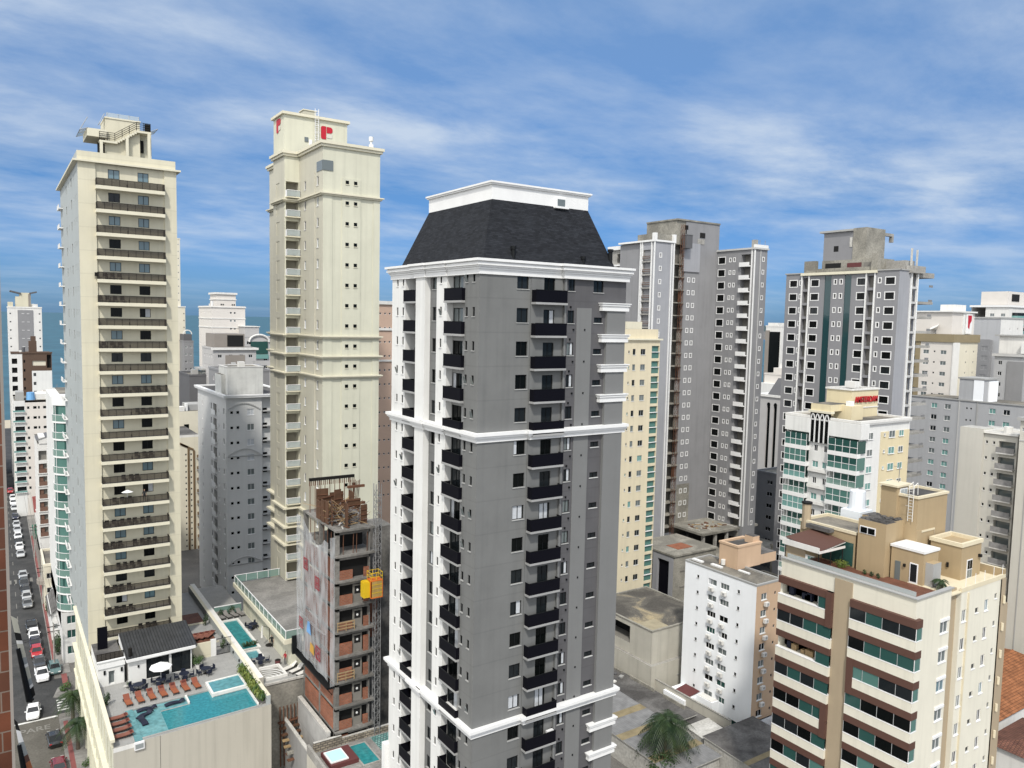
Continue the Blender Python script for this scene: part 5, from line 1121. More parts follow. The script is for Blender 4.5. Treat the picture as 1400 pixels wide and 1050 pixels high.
for z in fz:
    for y, w_, hh in ((155.2, .9, 1.2), (159.0, .5, .7), (165.5, 1.0, 1.3), (173.5, .6, .9)): hb.append(H(y-w_/2, y+w_/2, z-.5, z-.5+hh, win=dict(name='side_window', frame='white_frame', pane='gray_glass', nx=1, sill='white_trim')))
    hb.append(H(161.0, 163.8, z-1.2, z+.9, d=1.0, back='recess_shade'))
b.fx(36.9, 153, 178, 0, 44.2, 'gray_render', hb); b.back(36.9, 153, 50, 178, 0, 44.2, 'gray_render', 'roof_dark')
for z in fz: c = MB(); c.box(36.5, 160.9, z-1.3, 36.95, 163.9, z-1.15, 'white_trim'); c.box(36.5, 160.9, z-1.15, 36.56, 163.9, z-.3, 'white_trim'); b.part('balcony', c)
c = MB(); c.box(36.3, 152.4, 44.2, 50, 178.5, 44.5, 'white_trim', top='roof_dark'); c.ring(36.5, 152.6, 50, 178, .3, 44.5, 44.75, 'white_trim'); b.part('cornice', c)
for z0 in (42.3, 33.4, 12.0):
    c = MB(); c.box(36.7, 152.85, z0-.75, 43.7, 153.0, z0-.55, 'slab_gray') if z0 != 42.3 else None
    pts = [(37.2+6.0*t/14, z0-.4+1.2*math.sin(math.pi*t/14)) for t in range(15)]
    for (xa, za), (xb, zb_) in zip(pts, pts[1:]): c.obox(((xa+xb)/2, 152.93, (za+zb_)/2), (math.hypot(xb-xa, zb_-za)+.05, .2, .22), 'ledge_gray', ry=-math.atan2(zb_-za, xb-xa))
    b.part('arch_moulding', c)
b.w.box(36.75, 152.8, 0, 37.0, 153.2, 44.2, 'gray_render')
for z in [45-FH*i for i in range(1, 14)]: c = MB(); c.box(43.7, 153.0, z-.75, 50, 154, z-.6, 'ledge_gray'); b.part('ledge', c)
mat('white_stained', (0.60, 0.60, 0.57), var=0.16, scale=0.5, streak=0.2)
c = MB(); c.box(37.6, 155.0, 44.5, 44.4, 162, 49.9, 'white_stained', top='roof_old'); c.ring(37.6, 155, 44.4, 162, .08, 49.9, 50.05, 'off_white', t=.2); c.box(36.9, 157, 44.5, 38.2, 162, 48.4, 'white_stained', top='roof_old'); c.box(40.2, 156.5, 49.9, 41.3, 158, 50.9, 'off_white'); b.part('roof_box', c)
b.done()

# ================================================================== cream building with brown stripes, between the two
mat('pale_cream', (0.62, 0.58, 0.47), var=0.05, streak=0.08); mat('stripe_brown', (0.15, 0.10, 0.055), var=0.1)
b = Bld('apartment_building', 'cream building with stepped brown stripes seen between the railed tower and the gray arched building', 'building', (39, 215, 0))
hb = []
for i in range(18):
    z = 24.6-1.475*i
    if z > 0.6: hb.append(H(39.75, 40.1, z-.2, z+.25, win=dict(name='small_window', frame='gray_frame', pane='black_glass', nx=1, t=.03))); hb.append(H(41.0, 41.35, z-.2, z+.25, win=dict(name='small_window', frame='gray_frame', pane='black_glass', nx=1, t=.03)))
b.fy(207, 34, 43.2, 0, 29.0, 'pale_cream', hb); b.back(34, 207, 43.2, 225, 0, 29, 'pale_cream', 'roof_old'); b.w.face([(34, 225, 0), (34, 207, 0), (34, 207, 29), (34, 225, 29)], 'pale_cream')
c = MB()
c.box(40.3, 206.8, 0, 40.75, 207, 26.5, 'stripe_brown'); c.box(41.6, 206.8, 0, 42.05, 207, 25.6, 'stripe_brown'); c.obox((39.0, 206.9, 27.3), (3.2, .2, .45), 'stripe_brown', ry=R(28)); c.obox((40.2, 206.9, 26.6), (3.4, .2, .45), 'stripe_brown', ry=R(28)); b.part('stripe', c)
c = MB()
for i in range(9): z = 23.5-2.95*i; c.box(42.4, 206.2, z, 43.6, 207, z+.2, 'slab_gray'); c.box(42.5, 206.3, z+.2, 43.4, 206.9, z+.9, 'stripe_brown')
b.part('ledge', c)
c = MB(); c.box(34, 207, 29, 43, 224, 29.6, 'off_white', top='roof_dark'); c.box(36.0, 206.94, 31.5, 36.9, 207, 32.3, 'dark_glass'); b.part('parapet', c)
b.done()
b = Bld('low_block', 'cream flat-roofed block with one square dark window behind the brown-striped building', 'building', (38, 226, 0))
b.fy(226, 36, 50, 0, 33.4, 'pale_cream', [H(43.2, 44.5, 28.4, 29.8, win=dict(frame='black_frame', pane='black_glass', nx=1))]); b.back(36, 226, 50, 236, 0, 33.4, 'pale_cream', 'roof_old'); b.fx(36, 226, 236, 0, 33.4, 'pale_cream'); c = MB(); c.box(42, 226.5, 33.4, 43.5, 229, 34.6, 'off_white'); c.box(44.5, 228, 33.4, 49, 235, 35.0, 'slab_gray'); c.box(43.8, 227, 33.4, 44.4, 228.2, 35.4, 'white_trim'); b.part('roof_box', c); b.done()

# ================================================================== more buildings between these towers and the sea
def simple(name, label, x0, y0, x1, y1, h, m, base=(None), fx_rows=None, fy_rows=None, top=28, fh=FH, roof='roof_old', winf='white_frame', panes=('dark_glass', 'gray_glass'), rng=rg, par=.5, z_lo=2.0, cat='building', xw=1.2, xh=1.1, finish=True, nx=2, trim=None, sill=None):
    b = Bld(name, label, cat, ((x0+x1)/2, (y0+y1)/2, 0)); hy = []; hx = []
    z = h-2.0
    while z > z_lo:
        for xx in (fy_rows or []): hy.append(H(xx-xw/2, xx+xw/2, z-xh/2, z+xh/2, win=dict(frame=winf, pane=panes[rng.randrange(len(panes))], nx=nx, trim=trim, sill=sill)))
        for yy in (fx_rows or []): hx.append(H(yy-xw/2, yy+xw/2, z-xh/2, z+xh/2, win=dict(name='side_window', frame=winf, pane=panes[rng.randrange(len(panes))], nx=nx, trim=trim, sill=sill)))
        z -= fh
    b.fy(y0, x0, x1, 0, h, m, hy); b.fx(x0, y0, y1, 0, h, m, hx); b.back(x0, y0, x1, y1, 0, h, m, roof)
    c = MB(); c.ring(x0, y0, x1, y1, .12, h, h+par, m, t=.25); b.part('parapet', c)
    if h > 10:
        rr_ = random.Random(int(x0*7+y0)); wx, wy = x1-x0, y1-y0
        for k in range(3):
            c = MB(); px_, py_ = x0+wx*(.15+.7*rr_.random()), y0+wy*(.1+.6*rr_.random()); s_ = .4+.6*rr_.random(); c.box(px_-s_, py_-s_, h, px_+s_, py_+s_, h+.7+rr_.random(), rr_.choice(('off_white', 'slab_gray', 'ledge_gray'))); b.part('rooftop_unit', c)
        c = MB(); px_, py_ = x0+wx*(.2+.6*rr_.random()), y0+wy*(.1+.4*rr_.random()); c.tube((px_, py_, h), (px_, py_, h+2.6), .04, 'steel_gray', 4); c.tube((px_-.5, py_, h+2.3), (px_+.5, py_, h+2.4), .03, 'steel_gray', 4); c.tube((px_-.35, py_, h+1.9), (px_+.35, py_, h+2.0), .03, 'steel_gray', 4); b.part('antenna', c)
    return b
mat('pale_pink', (0.62, 0.585, 0.54), var=0.05); mat('pink', (0.50, 0.36, 0.28), var=0.05); mat('pale_gray', (0.42, 0.41, 0.40), var=0.06); mat('dark_gray', (0.10, 0.10, 0.105), var=0.08); mat('brown', (0.095, 0.06, 0.042), var=0.1); mat('mid_gray', (0.23, 0.23, 0.235), var=0.07); mat('taupe', (0.24, 0.215, 0.19), var=0.08)
b = simple('apartment_tower', 'pale pinkish tower with a stepped white crown box, in front of the sea', 67.5, 300, 79.4, 322, 62.8, 'pale_pink', fx_rows=[303, 306, 309, 313, 317, 320], fy_rows=[74.2, 75.6], xw=.7, xh=.7, z_lo=20, cat='tower', nx=1)
c = MB()
for z, o_ in ((58.5, .15), (55.2, .15), (62.7, .3)): c.ring(67.5, 300, 79.4, 322, o_, z, z+.35, 'off_white')
c.box(69.5, 302, 62.8, 76.5, 312, 67.6, 'pale_pink'); c.ring(69.5, 302, 76.5, 312, .25, 65.6, 65.9, 'off_white'); c.ring(69.5, 302, 76.5, 312, .5, 67.6, 68.3, 'off_white')
for x in (71, 71.7, 75, 75.7): c.box(x, 301.9, 63.6, x+.45, 302, 64.1, 'dark_glass')
c.tube((67.8, 301, 63), (67.8, 301, 65), .35, 'white_trim', 8); b.part('crown', c); b.done()
b = simple('apartment_tower', 'slim cream tower rising just behind the right edge of the railed tower', 60.0, 340, 64.3, 352, 90, 'pale_cream', fy_rows=[63.6], xw=.4, xh=.5, fh=2.8, z_lo=60, nx=1, cat='tower'); c = MB(); c.box(60, 338.5, 0, 65.7, 340, 62.7, 'pale_cream'); c.box(60, 338.3, 62.7, 65.9, 340, 63.1, 'off_white')
for i in range(18): c.box(65.0, 338.4, 60-2.8*i, 65.3, 338.5, 60.4-2.8*i, 'dark_glass')
b.part('lower_block', c); b.done()
b = simple('apartment_tower', 'dark gray tower with an arched top, far behind the railed tower against the sea', 63.4, 330, 67.0, 342, 49, 'mid_gray', fy_rows=[64.2, 66.0], xw=.8, xh=1.0, cat='tower', z_lo=15); c = MB(); c.box(63.5, 331, 49, 66.6, 341, 52.0, 'dark_gray'); pts = [(65.0+1.6*math.cos(R(t*18)), 52+1.6*math.sin(R(t*18))) for t in range(11)]
for p0, p1 in zip(pts, pts[1:]): c.tube((p0[0], 331, p0[1]), (p1[0], 331, p1[1]), .22, 'off_white', 5)
b.part('arched_top', c); b.done()
b = simple('office_building', 'gray stepped building with a big dark roof void, in front of the pinkish tower', 52.2, 231, 64.2, 245, 50.2, 'pale_gray', fx_rows=[233, 236, 239, 242], fy_rows=[54, 57, 60, 62.6], xw=1.1, xh=.9, z_lo=25, panes=('dark_glass',)); c = MB(); c.box(52.8, 232, 50.2, 61.2, 243, 54.6, 'taupe'); c.box(56.3, 231.9, 51.0, 60.8, 232.0, 54.2, 'dark_interior'); c.box(51.6, 230.4, 50.0, 64.8, 231, 50.6, 'off_white'); c.box(55.5, 230.9, 44, 61, 231, 48.5, 'taupe'); b.part('roof_void', c); b.done()
b = simple('office_building', 'dark gray flat block behind the white roof box of the arched building', 45.2, 190, 56, 205, 46.5, 'mid_gray', fx_rows=[195, 200], z_lo=20); c = MB(); c.box(47.0, 191, 46.5, 49.0, 194, 48.2, 'slab_gray'); c.box(50, 191, 46.5, 55.0, 196, 48.0, 'mid_gray'); b.part('roof_box', c); b.done()
b = simple('office_building', 'low dark building with a glazed penthouse between the railed tower and the arched building', 47.5, 240, 56.5, 255, 42.0, 'dark_gray', z_lo=45); c = MB(); c.box(51.4, 241, 42, 56, 250, 43.6, 'gray_glass'); c.box(51, 240.6, 43.6, 56.4, 250.4, 44.1, 'slab_gray'); c.box(51.2, 240.8, 42.7, 56.1, 240.95, 42.9, 'slab_gray'); b.part('penthouse', c); b.done()
b = simple('office_building', 'gray block with two ribbon windows left of the dark glazed penthouse', 48.5, 262, 56.5, 275, 36.5, 'mid_gray', fy_rows=[51, 54.5], xw=2.8, xh=.7, panes=('black_glass',), z_lo=20); b.done()
b = simple('apartment_building', 'building with a white arched gable and green glass, right of the pinkish tower', 76.6, 290, 86, 304, 52.0, 'pale_gray', fy_rows=[78, 84], xw=1.4, xh=1.2, z_lo=30, panes=('dark_glass',)); c = MB(); c.box(77, 291, 52, 82, 300, 55.8, 'pale_gray'); c.ring(77, 291, 82, 300, .3, 55.8, 56.1, 'off_white'); pts = [(81.7+3.6*math.cos(R(t*18)), 50.4+2.6*math.sin(R(t*18))) for t in range(11)]
for p0, p1 in zip(pts, pts[1:]): c.tube((p0[0], 289.7, p0[1]), (p1[0], 289.7, p1[1]), .38, 'off_white', 6)
c.box(78.6, 289.6, 46, 84.8, 289.9, 50.5, 'teal_dark'); c.box(78.2, 289.5, 44.2, 85.0, 289.9, 45.8, 'teal_light'); b.part('arched_gable', c); b.done()
b = simple('apartment_tower', 'pink tower partly hidden between the sand tower and the central mansard tower', 60, 150, 71.5, 168, 63.0, 'pink', fy_rows=[67.15, 68.25, 69.3], xw=.42, xh=.42, nx=1, panes=('black_glass',), z_lo=20, cat='tower'); c = MB(); c.ring(60, 150, 71.5, 168, .35, 62.9, 63.6, 'off_white'); c.ring(60, 150, 71.5, 168, .25, 57.5, 58.0, 'off_white'); c.ring(60, 150, 71.5, 168, .25, 51.0, 51.4, 'off_white'); b.part('ledge', c); b.done()

# ------------------------------------------------------------------ along the street to the sea
b = simple('apartment_tower', 'gray-banded tower with a winged crown at the far left, standing against the sea', 4.9, 330, 15.2, 345, 60.9, 'off_white', fy_rows=[5.6, 14.5], xw=.5, xh=.5, nx=1, panes=('dark_glass',), z_lo=30, cat='tower', winf='gray_frame')
c = MB(); c.box(7.8, 329.8, 0, 12.5, 330, 60.2, 'mid_gray')
for i in range(10): z = 58.9-FH*i; c.box(9.0, 329.7, z-.1, 9.8, 329.8, z+.06, 'white_trim'); c.box(10.6, 329.7, z-.1, 11.4, 329.8, z+.06, 'white_trim')
b.part('gray_panel', c)
c = MB(); c.box(8.6, 331, 61, 12.0, 338, 66.4, 'cream_paint'); c.box(7.3, 331, 61, 8.6, 338, 65, 'cream_paint'); c.obox((7.3, 334, 66.5), (3.4, 7, .5), 'dark_gray', ry=R(14)); c.obox((12.7, 334, 66.5), (2.4, 7, .5), 'dark_gray', ry=R(-14)); c.box(11.2, 330.9, 61, 11.9, 331, 66, 'taupe'); c.box(4.9, 330.2, 61.3, 6.5, 333, 63, 'cream_paint'); c.box(12.4, 330.2, 61.3, 14, 333, 62.4, 'off_white'); b.part('winged_crown', c); b.done()
b = Bld('apartment_building', 'brown and white building with cream inset balconies, below the winged-crown tower', 'building', (11, 306, 0))
hb = []
for i in range(9): z = 43.5-FH*i; hb.append(H(5.1, 6.6, z-.9, z+.9, d=.8, back='dark_interior'))
b.fy(300, 4.9, 8.0, 0, 45.9, 'off_white', hb); b.fy(300.02, 8.0, 10.6, 0, 45.9, 'brown', [H(8.3, 8.8, 43.4-FH*i-.4, 43.4-FH*i+.5, win=dict(frame='black_frame', pane='black_glass', nx=1)) for i in range(9)])
b.fy(300, 10.6, 16.3, 0, 40.3, 'white_paint', [H(11.0, 11.8, 38.5-FH*i, 39.6-FH*i, win=dict(frame='gray_frame', pane='dark_glass')) for i in range(9)]); b.fy(300, 10.6, 16.3, 40.6, 46.2, 'brown', [H(10.8, 14.6, 42.0, 43.6, d=.3, back='pale_cream'), H(14.9, 16.1, 41.2, 45.6, d=.9, back='dark_interior')]); b.w.face([(10.6, 300, 40.3), (16.3, 300, 40.3), (16.3, 300, 40.6), (10.6, 300, 40.6)], 'brown')
b.fx(4.9, 300, 314, 0, 46, 'off_white'); b.back(4.9, 300, 16.3, 314, 0, 46.1, 'brown', 'brown')
c = MB(); c.box(10.0, 302, 46.1, 12.2, 306, 50, 'brown'); c.box(10.6, 302, 50, 12.0, 305, 51.6, 'brown'); c.box(4.8, 299.8, 46.0, 16.5, 300, 46.5, 'brown'); c.tube((8.4, 301, 46), (8.4, 301, 48), .5, 'dark_gray', 8); c.box(7.2, 301, 46, 8, 302, 47, 'off_white'); b.part('roof_box', c); b.done()
b = simple('apartment_building', 'low white block with a dark flat roof edge below the brown and white building', 13.2, 292, 19.0, 299, 33.5, 'pale_pink', fy_rows=[14.5, 17], z_lo=20, par=.4); b.done()
b = simple('warehouse', 'dark roofed block wedged beside the railed tower on the sea side', 16.4, 270, 26, 290, 31.5, 'dark_gray', z_lo=40); b.done()
b = Bld('apartment_building', 'white building with dark glazed balconies and a blue water tank on its roof', 'building', (9, 272, 0))
fz = [31.8-2.95*i for i in range(9)]
b.fy(265, 4.8, 7.4, 0, 34.0, 'white_paint', [H(4.95, 7.25, z-.75, z+.55, d=.5, back='dark_glass') for z in fz]); b.fy(265.03, 7.4, 13.7, 0, 33.4, 'pale_pink', [H(xx, xx+w_, z-.35, z+.45, win=dict(frame='gray_frame', pane='black_glass' if w_ > .7 else 'dark_glass', nx=1)) for z in fz for xx, w_ in ((7.9, .6), (9.4, .9), (10.6, .5), (11.9, 1.1))])
b.fx(4.8, 265, 280, 0, 34, 'off_white'); b.back(4.8, 265, 13.7, 280, 0, 34, 'white_paint', 'roof_old')
for z in fz: c = MB(); c.box(4.4, 264.4, z-1.2, 7.4, 265, z-1.05, 'white_trim'); c.box(4.4, 264.4, z-1.05, 7.4, 264.5, z-.6, 'teal_light'); b.part('balcony', c)
mat('tank_blue', (0.16, 0.36, 0.62), rough=0.5, var=0.05)
c = MB(); c.tube((8.9, 267, 34), (8.9, 267, 36.2), 1.2, 'tank_blue', 14, r2=1.0); b.part('water_tank', c); c = MB(); c.box(10.2, 267, 34, 13.4, 275, 35.6, 'off_white'); c.box(5.2, 266, 34, 7.2, 272, 36.4, 'slab_gray'); b.part('roof_box', c); b.done()
b = Bld('apartment_building', 'narrow white-framed building with a column of brown balcony panels facing the street', 'building', (9.2, 212, 0))
fz = [27.3-2.95*i for i in range(7)]
b.fy(205, 7.9, 9.8, 5.4, 29.9, 'off_white', [H(8.05, 9.65, z-1.25, z+.95, d=.7, back='recess_shade') for z in fz]); b.fy(205.4, 9.8, 11.6, 5.4, 32, 'pale_gray'); b.fx(7.9, 205, 222, 5.4, 29.9, 'off_white'); b.back(7.9, 205, 11.6, 222, 0, 29.9, 'pale_gray', 'roof_old'); b.fy(204.6, 7.6, 11.6, 0, 5.4, 'taupe'); b.fx(7.6, 204.6, 222, 0, 5.4, 'taupe')
mat('brown_panel', (0.16, 0.09, 0.065), var=0.12)
for z in fz[1:]: c = MB(); c.box(8.1, 204.9, z-1.2, 9.6, 205.05, z-.25, 'brown_panel'); c.box(8.1, 205.3, z-.25, 8.9, 205.35, z+.85, 'brown_panel'); c.box(7.8, 204.8, z-1.4, 9.8, 205.02, z-1.22, 'off_white'); b.part('balcony', c)
c = MB(); c.box(8.2, 204.8, 29.9, 10.0, 212, 31.4, 'off_white'); c.face([(7.6, 204.6, 30.8), (10, 204.6, 31.6), (10, 212, 31.6), (7.6, 212, 30.8)], 'dark_gray'); b.part('roof', c); b.done()
# teal curved-balcony building
b = Bld('apartment_building', 'white building with rounded teal glass balconies squeezed behind the corner podium', 'building', (12, 160, 0))
FT = [41.6-2.95*i for i in range(12)]
b.w.box(10.2, 149.5, 9, 20, 182, 44.6, 'off_white', top='roof_old'); b.w.box(8.6, 151, 5.5, 10.3, 180, 44.4, 'white_paint'); b.w.box(8.6, 149, 0, 20, 182, 8.8, 'white_paint', top='pavement')
hh = []
cx_, cy_, rad = 11.0, 151.6, 3.1
for z in FT:
    arc = [(cx_+rad*.95*math.cos(R(a)), cy_+rad*math.sin(R(a))) for a in range(170, 291, 10)]
    c = MB(); c.prism(arc+[(cx_+1, cy_)], z-.28, z, 'white_trim'); so = b.part('balcony', c)
    c = MB()
    for p0, p1 in zip(arc, arc[1:]):
        c.face([(*p0, z), (*p1, z), (*p1, z+1.1), (*p0, z+1.1)], 'rail_teal'); c.tube((*p0, z+1.12), (*p1, z+1.12), .05, 'white_frame', 4)
        in0 = (cx_+(p0[0]-cx_)*.93, cy_+(p0[1]-cy_)*.93); in1 = (cx_+(p1[0]-cx_)*.93, cy_+(p1[1]-cy_)*.93)
        c.face([(*in0, z), (*in1, z), (*in1, z+2.65), (*in0, z+2.65)], 'teal_glass' if rg.random() < .72 else 'teal_dark')
    for a in (arc[0], arc[4], arc[8], arc[-1]): c.tube((*a, z), (*a, z+2.67), .05, 'white_frame', 4)
    b.sub('glazing', c, so)
b.fy(148.6, 8.6, 13, 0, 8.8, 'white_paint', [H(9.3, 10.6, z, z+1.4, win=dict(frame='white_frame', pane='teal_dark')) for z in (1.6, 4.4, 6.9)])
c = MB(); c.prism([(cx_+3.0*math.cos(R(a)), cy_+3.1*math.sin(R(a))) for a in range(170, 291, 10)]+[(cx_+1, cy_)], FT[0]+2.7, FT[0]+4.4, 'white_trim'); b.part('rounded_parapet', c); b.done()
# little houses on the street
mat('pale_green_paint', (0.45, 0.55, 0.38), var=0.08); mat('ochre_paint', (0.36, 0.23, 0.08), var=0.15); mat('awning_red', (0.20, 0.05, 0.045), var=0.1); mat('awning_green', (0.04, 0.13, 0.085), var=0.1)
b = simple('house', 'pale green three-storey house on the street to the sea', 9.0, 283, 14, 296, 12.5, 'pale_green_paint', fy_rows=[10.5], xw=1.4, xh=1.2, z_lo=1.5, fh=3.4, panes=('dark_glass',)); b.done()
b = simple('house', 'ochre house beside the pale green one', 7.4, 300, 10, 310, 12, 'ochre_paint', fy_rows=[8.6], z_lo=1.5, fh=3.2, panes=('dark_glass',)); b.done()
b = simple('house', 'pale house with a flat roof left of the ochre house at the street edge', 6.9, 330, 12, 345, 15.5, 'pale_pink', fy_rows=[8.5], z_lo=3); b.done()
b = simple('house', 'low shop with a red sloped roof in front of the pale green house', 8.9, 250, 13, 262, 4.2, 'off_white', z_lo=9); c = MB(); c.face([(8.4, 249, 4.3), (13.2, 249, 4.6), (13.2, 262, 6.4), (8.4, 262, 6.2)], 'awning_red'); b.part('roof', c); b.done()
b = simple('kiosk', 'small green-roofed kiosk beside the pavement below the pale green house', 7.6, 236, 9.2, 240, 2.6, 'awning_green', z_lo=9); b.done()
b = simple('house', 'low white house with a gray pitched roof next to the teal balcony building', 7.6, 160.5, 10.0, 172, 4.6, 'white_paint', fy_rows=[8.3, 9.3], xw=.6, xh=1.0, fh=2.2, z_lo=.8); c = MB(); c.face([(7.2, 160, 4.7), (8.8, 160, 6.3), (8.8, 172.4, 6.3), (7.2, 172.4, 4.7)], 'roof_dark'); c.face([(8.8, 160, 6.3), (10.4, 160, 4.7), (10.4, 172.4, 4.7), (8.8, 172.4, 6.3)], 'roof_dark'); c.face([(7.6, 160.4, 4.6), (10, 160.4, 4.6), (8.8, 160.4, 6.3)], 'white_paint'); b.part('roof', c); b.done()
b = simple('house', 'cream two-storey house with a curved balcony farther along the pavement', 7.4, 178, 9.6, 190, 9.0, 'pale_cream', fx_rows=[181, 186], fy_rows=[8.4], z_lo=1); c = MB(); c.prism([(7.4+1.2*math.cos(R(a)), 182+1.8*math.sin(R(a))) for a in range(90, 271, 20)], 4.6, 5.4, 'taupe'); b.part('balcony', c); b.done()
for i, (x, y, w_, d_, h, m_, lab) in enumerate(((-12, 330, 7.5, 20, 30, 'pale_gray', 'gray building across the street at the far left edge'), (-11, 300, 6.8, 18, 24, 'off_white', 'white building with dark windows at the far left edge across the street'))):
    b = simple('apartment_building', lab, x, y, x+w_+3.4, y+d_, h, m_, fy_rows=[x+w_+1, x+w_-2], z_lo=2); b.done()
# ================================================================== right-hand side
rg = random.Random(41)
mat('warm_cream', (0.62, 0.55, 0.40), var=0.05, streak=0.08)
# cream tower right behind the mansard tower
b = Bld('apartment_tower', 'cream tower with a column of teal glass corner balconies right behind the mansard tower', 'tower', (103, 116, 0))
fz = [54.65-FH*i for i in range(18)]; hb = []
for z in fz:
    for x, w_, hh in ((100.3, .35, .5), (101.6, .75, 1.15), (103.9, 1.25, 1.1)): hb.append(H(x-w_/2, x+w_/2, z-hh/2, z+hh/2, win=dict(name='window' if w_ > .5 else 'small_window', frame='gray_frame', pane=shade_pick(rg, (3, dict(p='dark_glass')), (2, dict(p='gray_glass')), (1, dict(p='teal_light')))['p'], nx=2 if w_ > 1 else 1, sill='off_white', t=.04)))
    hb.append(H(106.15, 108.15, z-1.25, z+1.15, d=.35, back='teal_dark'))
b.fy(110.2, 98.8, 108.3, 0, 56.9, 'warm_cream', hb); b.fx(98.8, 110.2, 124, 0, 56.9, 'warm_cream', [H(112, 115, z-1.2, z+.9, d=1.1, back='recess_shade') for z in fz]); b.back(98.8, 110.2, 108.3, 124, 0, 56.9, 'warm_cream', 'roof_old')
for z in fz:
    c = MB(); c.face([(106.15, 110.35, z-1.25), (108.15, 110.35, z-1.25), (108.15, 110.35, z-.1), (106.15, 110.35, z-.1)], 'teal_glass'); c.box(106.1, 110.1, z-.1, 108.2, 110.36, z+.02, 'white_frame'); c.face([(106.4, 110.5, z), (108, 110.5, z), (108, 110.5, z+1.15), (106.4, 110.5, z+1.15)], 'teal_glass'); so = b.part('glazed_balcony', c)
    c = MB(); c.box(97.9, 111.6, z-1.4, 98.8, 115.4, z-1.2, 'white_trim'); c.box(97.9, 111.6, z-1.2, 97.95, 115.4, z-.35, 'rail_glass'); c.box(97.85, 111.6, z-.35, 97.98, 115.4, z-.28, 'white_frame'); b.part('side_balcony', c)
c = MB(); c.ring(98.8, 110.2, 108.3, 124, .4, 56.9, 57.2, 'cream_trim'); c.box(99.3, 110.6, 57.2, 108.1, 123, 59.0, 'warm_cream', top='roof_old'); c.box(102, 113, 59, 106, 118, 60.4, 'cream_trim'); b.part('parapet', c); b.done()

# gray tower still under construction, with the tall blank slab
mat('site_gray', (0.235, 0.235, 0.242), var=0.10, streak=0.12, scale=0.2); mat('site_gray_light', (0.30, 0.305, 0.325), var=0.06, streak=0.12)
b = Bld('unfinished_tower', 'large unfinished gray tower with a tall blank slab and a builders hoist', 'tower', (138, 132, 0))
zt = [75.45-FH*i for i in range(22)]
W = lambda **k: dict(frame='black_frame', pane='black_glass', trim='white_trim', nx=2, **k)
b.fx(145.5, 118.84, 129.9, 10, 77.6, 'site_gray', [H(127.35, 129.35, z-.75, z+.75, win=W()) for z in zt]+[H(y-.2, y+.2, z-.35, z+.4, win=dict(name='small_window', frame='white_frame', pane='black_glass', nx=1, trim='white_trim', t=.03)) for z in zt for y in (124.6, 125.8)]+[H(119.9, 122.6, z-1.5, z+1.1, d=1.4, back='recess_shade', rv='site_gray') for z in zt])
for z in zt: c = MB(); c.box(144.9, 119.8, z-1.75, 145.5, 122.7, z-1.5, 'white_trim'); c.box(144.9, 119.8, z-1.5, 145.0, 122.7, z-.75, 'white_trim'); b.part('balcony', c)
b.fy(118.84, 145.5, 150.0, 10, 77.6, 'site_gray', [H(148.4, 148.9, z-.35, z+.4, win=dict(name='small_window', frame='white_frame', pane='black_glass', nx=1, trim='white_trim', t=.03)) for z in zt])
c = MB(); c.box(145.38, 119.35, 13, 145.5, 119.65, 77.7, 'white_trim'); c.box(145.38, 118.7, 13, 145.75, 118.84, 77.7, 'white_trim'); c.box(147.5, 118.74, 13, 147.7, 118.84, 77.6, 'ledge_gray'); b.part('white_pilaster', c)
c = MB(); c.box(145.2, 118.5, 77.6, 150.2, 130, 78.0, 'ledge_gray', top='concrete'); c.box(145.3, 118.7, 78, 150.1, 119, 78.7, 'white_trim'); c.box(146.0, 119.2, 78, 147.0, 120.2, 79.8, 'concrete'); 
for x in (147.4, 149.2): c.tube((x, 119, 78.5), (x, 119, 79.8), .05, 'concrete', 5)
b.part('parapet', c)
b.back(145.5, 118.84, 150, 140, 0, 77.6, 'site_gray', 'concrete')
# blank slab and crown
b.fy(129.9, 134.6, 145.5, 10, 84.0, 'site_gray', [H(x-.3, x+.3, z-.4, z+.4, win=dict(name='small_window', frame='white_frame', pane='black_glass', nx=1, trim='white_trim', t=.03)) for z in [76.4-FH*i for i in range(22)] for x in (136.1, 137.7)])
b.w.box(134.0, 129.6, 72.4, 139.3, 129.9, 79, 'site_gray_light'); b.w.box(138.6, 129.8, 79, 140.8, 129.9, 80.2, 'concrete')
b.w.box(134.6, 129.95, 10, 146, 140, 84, 'site_gray', top='concrete_old'); b.w.box(131.8, 130.1, 78.5, 134.6, 140, 84.2, 'concrete_old'); b.w.box(131.6, 129.7, 84, 146, 140, 84.35, 'concrete_old'); b.w.box(134.7, 129.86, 10, 139, 129.9, 22, 'concrete_old'); b.w.box(139.3, 129.8, 80.5, 141.0, 129.95, 81.7, 'dark_interior')
# recess with the bare floors, where the hoist runs
b.fy(131.6, 129.3, 134.6, 10, 79, 'recess_shade', [H(130.0, 132.0, z-1.2, z+1.2, d=.5, back='dark_interior') for z in zt])
for z in zt: c = MB(); c.box(129.3, 129.7, z-1.65, 134.6, 131.6, z-1.4, 'concrete_old'); c.box(133.3, 130.3, z-1.4, 134.3, 130.5, z+.9, rg.choice(('concrete_old', 'dark_interior', 'rust_steel', 'slab_gray'))); b.part('bare_floor', c)
